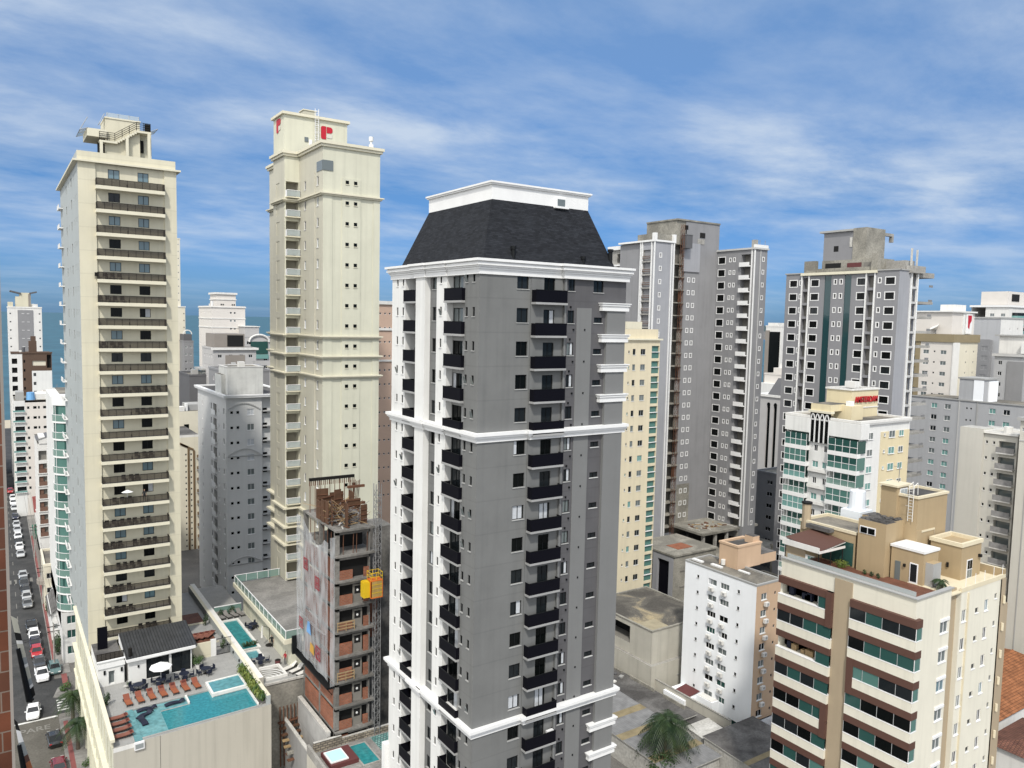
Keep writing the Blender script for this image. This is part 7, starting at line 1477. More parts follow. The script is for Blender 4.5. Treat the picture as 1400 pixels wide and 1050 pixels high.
for i in range(9):
    z = 31.6-FH*i
    hb.append(H(79.65, 80.5, z-.62, z+.62, win=dict(frame='white_frame', pane='gray_glass' if rg.random() < .6 else 'dark_glass', nx=2, sill='white_trim', split=True)))
    hb.append(H(82.3, 82.95, z-.2, z+.35, win=dict(name='small_window', frame='gray_frame', pane='black_glass', nx=1, sill='white_trim', t=.04)))
    hb.append(H(84.2, 85.0, z-.35, z+.85, win=dict(frame='white_frame', pane='dark_glass' if rg.random() < .6 else 'blue_glass', nx=2, sill='white_trim', split=True)))
    hb.append(H(86.25, 86.7, z+.6, z+1.15, win=dict(name='small_window', frame='gray_frame', pane='black_glass', nx=1, sill='white_trim', t=.04)))
b.fy(Y+.02, 79.3, 87.4, 8, 34.1, 'beige_wall', hb); q.box(80.55, Y-.1, 8, 80.75, Y+.02, 33.9, 'warm_cream')
b.fy(Y-.1, 87.4, 88.3, 8, 34.2, 'tan_strip')
for i in range(8):
    z = 31.9-FH*i; q.tube((87.9, Y-.2, z-.4), (87.9, Y-.2, z+.4), .14, 'warm_cream', 6)
b.back(X, Y, 88.3, 52.4, 8, 34.1, 'beige_wall', 'roof_old')
q.box(88.3, Y+.3, 8, 90.0, 50, 31, 'tan_strip')
q.box(70, 36.5, 0, 89, 53, 8, 'off_white')
# balcony boxes: brown band, glazing, beige parapet
rt_ = random.Random(99)
def bal_box(y0, y1, t, corner, frame_end, openb):
    s_ = MB(); xo = X-.42
    xr = X+.62 if corner else X
    s_.box(xo, y0, t-.75, X+.0, y1, t, 'brown_band'); s_.box(xo, y0, t-2.95, X, y1, t-1.95, 'beige_wall'); s_.box(xo-.03, y0-.02, t-2.0, X, y1, t-1.93, 'white_frame')
    if corner: s_.box(X, y0, t-.75, xr, Y+.0, t, 'brown_band'); s_.box(X, y0, t-2.95, xr, Y, t-1.95, 'beige_wall'); s_.box(X, y0-.02, t-2.0, xr+.02, Y, t-1.93, 'white_frame')
    so = b.part('balcony', s_)
    g = MB(); n = 4; L_ = y1-y0
    for i in range(n):
        ya, yb = y0+L_*i/n, y0+L_*(i+1)/n
        pane = rt_.choice(('teal_glass', 'teal_dark', 'teal_dark', 'dark_glass', 'dark_glass', 'black_glass', 'black_glass'))
        if openb and i > 0: continue
        g.face([(xo+.06, yb, t-1.93), (xo+.06, ya, t-1.93), (xo+.06, ya, t-.75), (xo+.06, yb, t-.75)], pane)
        g.box(xo+.03, yb-.035, t-1.93, xo+.1, yb+.005, t-.75, 'gray_frame')
    if corner:
        pane = 'teal_glass'; g.face([(xo+.06, y0+.05, t-1.93), (xr-.04, y0+.05, t-1.93), (xr-.04, y0+.05, t-.75), (xo+.06, y0+.05, t-.75)], pane); g.box(xr-.07, y0+.02, t-1.93, xr-.02, Y, t-.75, 'gray_frame'); g.box(xo+.03, y0+.02, t-1.93, xo+.09, y0+.08, t-.75, 'white_frame')
    b.sub('glazing', g, so)
    g = MB()
    for i in range(4):
        y = y0+.6+rt_.random()*(L_-1.2); g.box(X+.35, y, t-2.0, X+.8, y+.3+rt_.random()*.8, t-1.6+rt_.random()*.5, rt_.choice(('navy_fabric', 'off_white', 'plank', 'teal_light')))
    b.sub('balcony_contents', g, so)
for k, t in enumerate(TB):
    bal_box(37.1, 43.92, t, True, None, False); bal_box(45.88, 52.4, t, False, None, k in (0, 2))
for k0, k1, y in ((0, 1, 45.86), (4, 5, 45.86), (2, 3, 43.2)): fr = MB(); fr.box(X-.5, y, TB[k1]-.75, X, y+.7, TB[k0], 'brown_band'); b.part('brown_frame', fr)
# roof terrace
c = MB(); c.box(X-.005, Y-.005, 34.1, X+.25, 52.42, 34.95, 'beige_wall'); c.box(X+.25, Y-.005, 34.1, 77.3, Y+.2, 34.95, 'beige_wall'); c.box(X-.2, Y-.2, 34.95, X+.32, 52.5, 35.06, 'slab_gray'); c.box(X+.32, Y-.2, 34.95, 77.4, Y+.27, 35.06, 'slab_gray'); c.box(X+.36, Y+.3, 35.06, X+.42, 52, 35.5, 'rail_glass'); b.part('parapet', c)
c = MB(); c.box(X+.25, Y+.2, 34.1, 77.4, 52, 34.16, 'wood_deck'); b.part('wood_deck', c)
c = MB(); c.box(77.4, Y, 34.1, 88.3, 42, 34.22, 'warm_cream'); c.box(87.9, Y, 34.2, 88.3, 42, 35.1, 'roof_tan', top='warm_cream'); c.box(79.3, Y-.02, 34.1, 88.3, Y+.22, 34.55, 'warm_cream'); c.box(77.4, Y+.5, 34.1, 79.3, Y+.8, 34.5, 'tan_strip')
for i in range(5): c.tube((80.2+1.9*i, Y+.1, 34.5), (80.2+1.9*i, Y+.1, 35.6), .03, 'white_frame', 4)
b.part('tiled_terrace', c)
c = MB(); c.box(76.6, 44.1, 34.1, 78.5, 47.2, 39.8, 'roof_tan', top='roof_dark'); c.box(78.5, 44.4, 34.1, 80.8, 48, 39.8, 'roof_tan', top='roof_dark'); c.box(76.55, 45.2, 38.3, 76.62, 47.0, 39.1, 'white_frame')
for y in (45.3, 46.15): c.box(76.5, y, 38.4, 76.56, y+.72, 39.0, 'black_glass')
for i in range(30): c.obox((rg.uniform(76.9, 80.4), rg.uniform(44.6, 47), 39.85), (.5, .4, .15), 'roof_dark', rz=rg.random()*3, ry=rg.uniform(-.3, .3))
b.part('roof_box', c)
c = MB(); c.box(80.4, 43.0, 34.1, 86.3, 46.4, 42.3, 'roof_tan', top='roof_dark'); c.ring(80.4, 43, 86.3, 46.4, .12, 42.3, 42.55, 'warm_cream', t=.2); c.box(81.4, 42.93, 38.6, 84.0, 43.0, 38.8, 'warm_cream'); c.box(80.38, 42.9, 34.1, 81.2, 43.0, 38.9, 'roof_tan'); c.box(83.9, 42.95, 34.1, 84.05, 43.0, 38.6, 'tan_strip'); b.part('lift_house', c)
c = MB(); c.box(80, 45.1, 39.8, 82.2, 46.9, 43.2, 'roof_tan'); c.box(79.7, 44.9, 43.2, 82.6, 47.1, 43.4, 'warm_cream'); c.box(80.5, 45.02, 41.6, 81.9, 45.1, 43.0, 'white_frame'); c.box(80.6, 44.99, 41.7, 81.15, 45.03, 42.9, 'rail_glass'); c.box(81.25, 44.99, 41.7, 81.8, 45.03, 42.9, 'rail_glass'); c.tube((81.8, 46, 43.4), (81.8, 46, 45.6), .04, 'steel_gray', 4); c.tube((80.6, 46, 45.3), (82.0, 46, 45.0), .03, 'steel_gray', 4); b.part('stair_house', c)
c = MB()
for sy in (0, .5): c.tube((80.2, 43.4+sy, 39.8), (80.2, 43.4+sy, 43.6), .035, 'off_white', 5); c.tube((80.2, 43.4+sy, 43.6), (80.9, 43.4+sy, 43.9), .035, 'off_white', 5); c.tube((80.9, 43.4+sy, 43.9), (81.0, 43.4+sy, 42.6), .035, 'off_white', 5)
for i in range(11): c.tube((80.2, 43.4, 40.1+.32*i), (80.2, 43.9, 40.1+.32*i), .025, 'off_white', 4)
for zz_ in (41.5, 42.5, 43.3): c.tube((79.8, 43.3, zz_), (79.8, 44.0, zz_), .02, 'off_white', 4)
b.part('ladder', c)
c = MB(); c.box(77.5, 40.5, 34.1, 80.3, 43.9, 37.5, 'roof_tan'); c.box(77.4, 40.4, 37.5, 80.4, 44.0, 37.75, 'white_trim'); c.box(77.42, 42.85, 34.1, 77.5, 43.4, 36.1, 'gray_glass'); c.box(77.42, 41.0, 34.16, 77.5, 41.85, 36.3, 'white_frame'); c.box(77.4, 41.1, 34.4, 77.44, 41.75, 36.2, 'dark_glass'); c.box(77.3, 42.3, 35.7, 77.5, 42.5, 36.0, 'dark_metal'); c.box(77.9, 39.7, 34.1, 79.4, 40.5, 36.6, 'slab_gray', top='roof_tan'); b.part('garden_room', c)
c = MB(); c.box(82.7, 39.4, 34.1, 86.8, 42.6, 37.7, 'roof_tan', top='roof_tan'); c.ring(82.7, 39.4, 86.8, 42.6, .12, 37.7, 38.1, 'warm_cream', t=.2); c.box(83.9, 39.34, 34.2, 85.0, 39.4, 36.2, 'white_frame'); c.box(84.0, 39.31, 35.2, 84.4, 39.35, 36.1, 'black_glass'); c.box(84.5, 39.31, 35.2, 84.9, 39.35, 36.1, 'black_glass'); c.box(84.0, 39.31, 34.3, 84.4, 39.35, 35.1, 'gray_glass'); c.box(84.5, 39.31, 34.3, 84.9, 39.35, 35.1, 'gray_glass'); c.box(86.2, 39.1, 36.2, 86.5, 39.4, 36.5, 'dark_metal'); c.box(82.55, 40.6, 35.3, 82.7, 40.8, 35.8, 'dark_metal'); b.part('terrace_room', c)
c = MB(); c.face([(72.4, 53.2, 36.9), (72.0, 48.6, 36.4), (76.4, 48.4, 37.0), (76.6, 52.6, 37.4)], 'brown_band'); c.face([(72.4, 53.2, 36.75), (76.6, 52.6, 37.25), (76.4, 48.4, 36.85), (72.0, 48.6, 36.25)], 'off_white'); c.box(71.9, 48.5, 36.2, 76.5, 48.6, 36.45, 'off_white'); c.box(71.95, 48.6, 36.2, 72.05, 53.2, 36.8, 'off_white'); c.box(72.4, 50.6, 34.1, 72.5, 53, 36.3, 'tan_strip')
for x, y in ((72.1, 48.7), (76.2, 48.6), (72.3, 53), (74.2, 48.7)): c.tube((x, y, 34.1), (x, y, 36.6), .06, 'dark_metal', 5)
b.part('pergola', c)
c = MB(); c.box(76.9, 47.6, 34.1, 82, 54.5, 37.8, 'roof_tan', top='roof_old'); c.ring(76.9, 47.6, 82, 54.5, .1, 37.8, 38.1, 'warm_cream', t=.2); c.box(76.82, 47.8, 34.3, 76.9, 51.5, 36.8, 'teal_dark'); c.box(76.0, 50.2, 37.5, 77.6, 53.2, 37.9, 'roof_dark'); c.tube((77.2, 54.0, 37), (77.2, 54.0, 39.9), .5, 'tan_strip', 10); c.tube((77.2, 54, 39.9), (77.2, 54, 40.1), .6, 'dark_metal', 10); b.part('penthouse', c)
mat('tank_white', (0.72, 0.76, 0.80), var=0.04)
c = MB(); c.box(83.0, 51.0, 34.1, 85.5, 53.5, 38.8, 'tank_white'); c.tube((84.2, 52.2, 38.8), (84.2, 52.2, 41.0), .95, 'tank_white', 14, r2=.85); b.part('water_tank', c)
b.done()
bush((76.1, 48.6, 34.16), .9, .8, 'long low green planting against the penthouse glass on the brown-banded building roof', n=420, m='leaf_yellow')
for i in range(3): bush((76.0, 45.8-.75*i, 34.16), .26, .5, 'small round shrub by a tan roof box, %s of three' % ['left', 'middle', 'right'][i], m='leaf_dark', n=220, size=.06)

# gray slab building and the ones beyond, on the right
b = Bld('apartment_building', 'long gray building with pale roof box behind the brown banded building', 'building', (206, 98, 0))
mat('cool_gray', (0.38, 0.385, 0.395), var=0.05, streak=0.10, scale=0.15)
X = 202.4; zz = [40.6-FH*i for i in range(12)]; hb = []
for z in zz:
    for y in (105.7, 102.3, 91.6, 88.4): hb.append(H(y-.75, y+.75, z-.6, z+.65, win=dict(frame='white_frame', pane=shade_pick(rg, (2, dict(p='gray_glass')), (1, dict(p='dark_glass')), (2, dict(p='teal_light')))['p'], nx=2, sill='off_white')))
    for y in (97.6, 96.6): hb.append(H(y-.2, y+.2, z-.1, z+.35, win=dict(name='small_window', frame='gray_frame', pane='black_glass', nx=1, t=.03)))
b.fx(X, 84, 113, 0, 42.5, 'cool_gray', hb); b.fy(84, X, 216, 0, 42.5, 'cool_gray'); b.back(X, 84, 216, 113, 0, 42.5, 'cool_gray', 'roof_old')
c = MB(); c.box(X-.2, 84, 42.5, X+.2, 113, 42.8, 'slab_gray'); c.box(X-.12, 95.0, 0, X, 95.25, 42.5, 'slab_gray'); c.box(X-.12, 99.3, 0, X, 99.6, 42.5, 'ledge_gray'); b.part('edge', c)
c = MB(); c.box(X+.3, 94.2, 42.5, 209.5, 99.9, 48.0, 'cool_gray'); c.box(X+.2, 94.1, 42.5, X+.35, 96.4, 47.9, 'bright_white'); c.box(X+.1, 93.9, 48.0, 209.8, 100.2, 48.4, 'slab_gray'); c.box(X+3, 93.9, 42.5, 209.6, 94.2, 47.6, 'bright_white'); b.part('roof_box', c)
b.done()
b = Bld('apartment_building', 'pale building with one column of gray-fronted balconies at the right edge', 'building', (158, 68, 0))
mat('putty', (0.50, 0.485, 0.435), var=0.05, streak=0.08, scale=0.2)
X = 153.0; zz = [39.5-FH*i for i in range(11)]
b.fx(X, 70.6, 74.7, 0, 41.9, 'putty'); hb = []
for z in zz:
    for y in (70.0, 68.75): hb.append(H(y-.2, y+.2, z-.25, z+.3, win=dict(name='small_window', frame='white_frame', pane='black_glass', nx=1, sill='off_white', t=.03)))
    hb.append(H(65.1, 67.9, z-1.5, z+.5, d=1.0, back='gray_glass', rv='putty'))
b.fx(X+.4, 64.8, 70.6, 0, 41.2, 'putty', hb); b.fy(64.8, X+.4, 166, 0, 41.2, 'putty'); b.back(X, 64.8, 166, 74.7, 0, 41.2, 'putty', 'concrete_pale'); b.w.box(X, 70.5, 0, X+.5, 70.6, 41.5, 'putty'); b.w.box(X+.02, 70.6, 41.2, X+4, 74.7, 41.88, 'putty', top='concrete_pale')
mat('balcony_gray', (0.25, 0.245, 0.24), var=0.25, scale=1.5)
for z in zz: c = MB(); c.box(X-.35, 65.0, z-1.75, X+.4, 68.0, z-1.5, 'off_white'); c.box(X-.4, 64.95, z-1.5, X-.3, 68.05, z-.55, 'balcony_gray'); b.part('balcony', c)
c = MB(); c.ring(X+.4, 64.8, 160, 70.5, .1, 41.2, 41.6, 'off_white', t=.2); c.tube((157, 68, 41.2), (157, 68, 42.4), .8, 'off_white', 8); b.part('parapet', c); b.done()
b = Bld('apartment_building', 'tall pale building with vertical seams cut off by the right edge', 'building', (152, 56, 0))
b.fx(150.2, 46, 63.2, 0, 44.5, 'putty', [H(62.4, 62.9, 42.6, 43.3, win=dict(frame='white_frame', pane='gray_glass'))]); b.fy(46, 150.2, 165, 0, 44.5, 'putty'); b.back(150.2, 46, 165, 63.2, 0, 44.5, 'putty', 'roof_old'); b.w.box(150.12, 61.6, 0, 150.2, 61.75, 44.5, 'slab_gray'); b.w.box(150.1, 46, 40.9, 150.2, 63.2, 41.1, 'ledge_gray'); c = MB(); c.box(149.7, 46, 44.5, 165, 63.6, 45.1, 'slab_gray'); b.part('cornice', c); b.done()

b = Bld('apartment_building', 'cream building with olive cornice, satellite dish and a red emblem panel', 'building', (223, 115, 0))
mat('olive_band', (0.25, 0.205, 0.125), var=0.1)
X = 217; zz = [54.0-FH*i for i in range(9)]; hb = []
for z in zz:
    for y, w_ in ((116.6, 1.6), (111.8, 1.6)): hb.append(H(y-w_/2, y+w_/2, z-.55, z+.55, win=dict(frame='white_frame', pane='gray_glass', nx=2)))
    hb.append(H(114.0, 114.45, z-.05, z+.4, win=dict(name='small_window', frame='gray_frame', pane='black_glass', nx=1, t=.03)))
b.fx(X, 109.3, 118.2, 0, 56.8, 'pale_pink', hb); b.fy(109.3, X, 230.4, 0, 56.8, 'pale_cream', [H(x-.25, x+.25, z, z+.5, win=dict(name='small_window', frame='gray_frame', pane='gray_glass', nx=1, t=.03)) for z in zz for x in (224.2, 228.3)]); b.back(X, 109.3, 230.4, 124, 0, 56.8, 'pale_pink', 'roof_old'); b.w.box(X-.2, 109.0, 0, X+3, 109.3, 56.8, 'off_white'); b.w.box(X-.1, 118.2, 0, X+2, 119.6, 57, 'olive_band')
c = MB(); c.ring(X, 109.3, 230.4, 124, .35, 56.8, 59.0, 'olive_band', t=.5); b.part('olive_cornice', c)
for z in zz: c = MB(); c.box(X-.8, 119.5, z-1.3, X+3, 123.5, z-.9, 'olive_band'); c.box(X+.2, 119.6, z-.9, X+3, 123, z+1.2, 'gray_glass'); b.part('balcony', c)
c = MB(); c.box(218, 110.5, 58.5, 230, 121, 65, 'pale_pink'); c.box(217.4, 109.9, 65, 230.4, 121.4, 65.4, 'off_white'); c.box(222, 112, 65.4, 228, 116, 67.2, 'off_white'); c.box(223.5, 110.3, 58.8, 227, 110.5, 65, 'white_paint'); c.box(224.6, 109.9, 59.2, 227.6, 110.2, 64.6, 'white_trim'); c.face([(225.2, 109.88, 64.3), (225.4, 109.88, 61.0), (226.2, 109.88, 60.4), (226.5, 109.88, 62.0), (227.3, 109.88, 62.8), (227.3, 109.88, 64.3)], 'emblem_red'); b.part('roof_block', c)
c = MB()
for k in range(6): c.tube((217.6-.06*k, 114.6+.05*k, 60.2+.12*k), (217.6-.06*(k+1), 114.6+.05*(k+1), 60.2+.12*(k+1)), .2+.2*k, 'off_white', 12, r2=.4+.2*k)
c.tube((217.8, 114.6, 59), (217.7, 114.6, 60.3), .1, 'steel_gray', 5); b.part('satellite_dish', c); b.done()
b = Bld('apartment_tower', 'distant white building with rounded glass balconies at the far right skyline', 'tower', (338, 150, 0))
zz = [66.5-FH*i for i in range(9)]
b.fx(330, 145.9, 154.5, 0, 70, 'off_white', [H(y-.8, y+.8, z-.6, z+.6, win=dict(frame='white_frame', pane='gray_glass')) for z in zz for y in (152, 148)]); b.fy(145.9, 330, 352, 0, 70, 'off_white'); b.back(330, 145.9, 352, 160, 0, 70, 'off_white', 'roof_old')
c = MB(); c.ring(330, 145.9, 352, 160, .5, 69.6, 70.4, 'white_trim'); c.box(331, 147, 70.4, 350, 157, 75.8, 'pale_pink'); c.box(334, 146.8, 72, 340, 147, 74.8, 'dark_interior'); b.part('crown', c)
for z in zz: c = MB(); arc = [(338+5.5*math.cos(R(a)), 146+2.6*math.sin(R(a))) for a in range(180, 361, 20)]; c.prism(arc, z-1.3, z-.2, 'teal_light'); c.prism([(338+(p[0]-338)*.97, 146+(p[1]-146)*.97) for p in arc], z-.2, z+1.0, 'dark_glass'); b.part('balcony', c)
b.done()
b = Bld('apartment_building', 'gray tower with a stack of dark balconies in front of the distant white one', 'building', (265, 120, 0))
zz = [60.5-FH*i for i in range(9)]
b.fx(260, 117, 127, 0, 64, 'cool_gray'); b.fy(117, 260, 275, 0, 64, 'off_white', [H(x, x+.5, z, z+.8, win=dict(name='small_window', frame='white_frame', pane='dark_glass', nx=1)) for z in zz for x in (266, 271)]); b.fx(258.5, 119, 126, 0, 57.5, 'mid_gray', [H(y-.9, y+.9, z-.7, z+.7, win=dict(frame='gray_frame', pane='dark_glass')) for z in zz[2:] for y in (120.6, 124)]); b.w.box(258.6, 119.05, 0, 260, 126, 57.4, 'mid_gray'); b.back(260, 117, 275, 130, 0, 64, 'cool_gray', 'roof_old')
for z in zz[1:]: c = MB(); c.box(260.5, 115.6, z-1.4, 265, 117, z-1.15, 'white_trim'); c.box(260.5, 115.6, z-1.15, 265, 115.7, z-.3, 'black_panel'); b.part('balcony', c)
c = MB(); c.box(259.8, 116.8, 64, 275, 130, 64.5, 'slab_gray'); b.part('parapet', c); b.done()
b = simple('apartment_building', 'gray building with dark cornice and white roof boxes at the right edge', 230, 88, 250, 104.5, 53.5, 'cool_gray', fx_rows=[103], fy_rows=[236, 238], xw=1.0, xh=1.1, z_lo=10, panes=('dark_glass',)); c = MB(); c.ring(230, 88, 250, 104.5, .5, 53.3, 54.0, 'ledge_gray'); c.box(229.7, 97, 0, 230, 101, 52, 'mid_gray'); c.box(231, 90, 54, 245, 104, 58.8, 'off_white'); c.box(230.4, 89, 58.8, 246, 105, 59.2, 'slab_gray'); c.box(229.9, 88, 54.2, 231, 98, 57.0, 'white_paint'); b.part('roof_box', c); b.done()

# between the two gray towers
b = simple('office_building', 'far dark glass building with a white side, seen through the gap between the gray towers', 262, 199, 276, 206.5, 60, 'off_white', fy_rows=[264, 267], xw=.8, xh=1.0, z_lo=20); c = MB(); c.box(261.8, 199.6, 25, 262, 204.6, 58, 'black_glass'); c.box(261.7, 204.6, 25, 262, 206.5, 58.5, 'taupe'); c.box(262.5, 201, 60, 268, 206, 61.6, 'off_white'); b.part('dark_face', c); b.done()
b = simple('apartment_building', 'low pinkish stepped roofs in the gap below the far dark glass building', 230, 172, 245, 181, 43, 'pale_pink', z_lo=80); c = MB(); c.box(231, 173, 43, 240, 178, 45.5, 'pale_pink'); c.box(233, 174, 45.5, 237, 177, 47, 'off_white'); c.box(228, 174, 0, 230, 182, 40, 'white_paint'); b.part('roof_box', c); b.done()
b = Bld('office_building', 'gray building with tall arched dark window slots between the gray towers', 'building', (205, 155, 0))
b.fx(200, 146, 161, 0, 38.3, 'pale_gray', [H(154.7, 155.9, 16, 36, d=.4, back='black_glass'), H(152.2, 153.4, 16, 36, d=.4, back='black_glass'), H(149.5, 150.7, 16, 36, d=.4, back='black_glass')]); b.fy(146, 200, 212, 0, 38.3, 'pale_gray'); b.back(200, 146, 212, 161, 0, 38.3, 'pale_gray', 'roof_old')
c = MB(); c.box(199.6, 145.6, 38.3, 212, 161.4, 39.0, 'off_white')
for y in (155.3, 152.8, 150.1): c.tube((199.95, y, 36), (200.4, y, 36), .6, 'black_glass', 14)
b.part('cornice', c); c = MB(); c.face([(200.2, 146, 39), (200.2, 156, 39), (205, 156, 44), (205, 146, 44)], 'dark_gray'); c.face([(210, 156, 39), (210, 146, 39), (205, 146, 44), (205, 156, 44)], 'dark_gray'); c.face([(200.2, 146, 39), (205, 146, 44), (210, 146, 39)], 'dark_gray'); c.face([(210, 156, 39), (205, 156, 44), (200.2, 156, 39)], 'dark_gray'); b.part('pitched_roof', c); b.done()
b = simple('low_building', 'dark gray four-storey block between the feet of the two gray towers', 160, 118, 175, 127, 23.4, 'mid_gray', fx_rows=[122.8], xw=1.6, xh=1.0, z_lo=4, panes=('black_glass',), roof='concrete_old'); b.done()
for i in range(3):
    b = simple('low_building', ['gray concrete back building right of the raw podium decks', 'flat pale roof at the foot of the teal balcony building', 'low gray annex between the raw podium and the teal balcony building'][i], *((150, 104, 158, 114, 9.0), (112, 84, 121, 98, 5.0), (128, 94, 140, 108, 6.0))[i], 'concrete_old', z_lo=30, roof='concrete_old'); b.done()
# ================================================================== cars
glass('car_glass', (0.012, 0.014, 0.016), spec=0.6, rough=0.04)
mat('tyre', (0.015, 0.015, 0.015), rough=0.9, var=0); mat('rim', (0.35, 0.35, 0.36), rough=0.35, var=0, metal=0.6); mat('lamp_clear', (0.75, 0.75, 0.72), rough=0.2, var=0); mat('lamp_red', (0.35, 0.01, 0.01), rough=0.25, var=0)
CARC = {'white': (0.78, 0.78, 0.78), 'black': (0.010, 0.010, 0.011), 'silver': (0.42, 0.43, 0.44), 'dark_gray': (0.045, 0.047, 0.05), 'red': (0.38, 0.012, 0.015), 'wine': (0.14, 0.008, 0.015), 'navy': (0.012, 0.014, 0.035), 'teal': (0.10, 0.17, 0.17), 'gray': (0.16, 0.165, 0.17)}
for k, v in CARC.items():
    mt_ = mat('car_'+k, v, rough=0.22, var=0.03, spec=0.5); mt_.node_tree.nodes['Principled BSDF'].inputs['Coat Weight'].default_value = 0.6
def loft(mb, secs, m_of):
    """secs: list of (y, [(x,z)...]) cross sections, joined into a skin"""
    n = len(secs[0][1]); i0 = len(mb.v)
    for y, ring in secs: mb.v += [(x, y, z) for x, z in ring]
    for s_ in range(len(secs)-1):
        for j in range(n): a = i0+s_*n+j; b_ = i0+s_*n+(j+1) % n; mb.f.append((a, b_, b_+n, a+n)); mb.mi.append(mb.mat(m_of(s_, j)))
    mb.f.append(tuple(i0+j for j in reversed(range(n)))); mb.mi.append(mb.mat(m_of(0, 0))); mb.f.append(tuple(i0+(len(secs)-1)*n+j for j in range(n))); mb.mi.append(mb.mat(m_of(0, 0)))
def car(color, kind='sedan'):
    e_ = empty('parked_car'); c = 'car_'+color; L_, W_, Hh = {'sedan': (4.4, 1.76, 1.46), 'hatch': (3.95, 1.72, 1.5), 'suv': (4.5, 1.84, 1.68), 'pickup': (5.2, 1.86, 1.75), 'van': (5.2, 1.95, 2.2)}[kind]
    a = W_/2; h0 = .24; hb_ = .62*1.0 if kind in ('sedan', 'hatch') else .74; belt = hb_+.30
    def sec(w_, z0, z1): return [(-w_, z0+.1), (-w_*.94, z0), (w_*.94, z0), (w_, z0+.1), (w_, z1-.12), (w_*.88, z1), (-w_*.88, z1), (-w_, z1-.12)]
    f = L_/2
    hood, trunk = {'sedan': (belt-.06, belt), 'hatch': (belt-.06, belt+.04), 'suv': (belt, belt+.1), 'pickup': (belt, belt-.02), 'van': (belt+.05, belt+.25)}[kind]
    q = MB(); loft(q, [(-f, sec(a*.80, h0+.12, trunk-.22)), (-f+.12, sec(a*.94, h0, trunk-.06)), (-f+.7, sec(a, h0, trunk)), (-.1, sec(a, h0, belt+.02)), (f-1.25, sec(a, h0, belt)), (f-.5, sec(a*.97, h0, hood)), (f-.12, sec(a*.88, h0+.04, hood-.14)), (f, sec(a*.72, h0+.14, hood-.28))], lambda s_, j: c); body = q.build('body', e_, smooth=False)
    y0, y1, y2, y3 = {'sedan': (-f+.55, -f+1.25, .35, f-1.25), 'hatch': (-f+.12, -f+.6, .3, f-1.1), 'suv': (-f+.12, -f+.45, .45, f-1.3), 'pickup': (-.35, -.1, .75, f-1.45), 'van': (-f+.08, -f+.2, 1.2, f-.75)}[kind]
    q = MB(); A = a*.90; T = a*.72
    lo_ = [(-A, y0, belt), (A, y0, belt), (A, y3, belt), (-A, y3, belt)]; hi = [(-T, y1, Hh-.05), (T, y1, Hh-.05), (T, y2, Hh-.05), (-T, y2, Hh-.05)]
    for i in range(4): q.face([lo_[i], lo_[(i+1) % 4], hi[(i+1) % 4], hi[i]], 'car_glass' if kind != 'van' or i == 2 else c)
    q.build('window', e_)
    q = MB(); tt = [(-T, y1, Hh-.05), (T, y1, Hh-.05), (T, y2, Hh-.05), (-T, y2, Hh-.05)]; up_ = [(x*.9, y*.92+.08*(y1+y2)/2, Hh) for x, y, z in tt]
    for i in range(4): q.face([tt[i], tt[(i+1) % 4], up_[(i+1) % 4], up_[i]], c)
    q.face(up_, c)
    for i in range(4): q.tube(lo_[i], hi[i], .045, c, 5); q.tube(hi[i], hi[(i+1) % 4], .04, c, 5)
    for sx in (-1, 1): q.tube((sx*A, (y0+y3)/2, belt), (sx*T, (y1+y2)/2, Hh-.05), .04, c, 5)
    q.build('roof', e_)
    for sx in (-1, 1):
        for y in (-f+.85, f-.85):
            q = MB(); q.tube((sx*(a-.2), y, .32), (sx*(a+.01), y, .32), .32, 'tyre', 14); w_ = q.build('wheel', e_); q = MB(); q.tube((sx*a, y, .32), (sx*(a+.025), y, .32), .2, 'rim', 10); q.build('rim', w_)
        q = MB(); q.obox((sx*a*.62, f-.1, hood-.24), (.36, .2, .14), 'lamp_clear'); q.build('headlight', e_); q = MB(); q.obox((sx*a*.72, -f+.1, trunk-.2), (.28, .16, .2), 'lamp_red'); q.build('tail_light', e_); q = MB(); q.obox((sx*(a+.1), f-1.55, belt+.08), (.18, .12, .13), c); q.build('mirror', e_)
    if kind == 'pickup': q = MB(); q.box(-a*.82, -f+.2, belt-.03, a*.82, -.45, belt+.005, 'tyre'); q.build('cargo_bed', e_)
    return e_
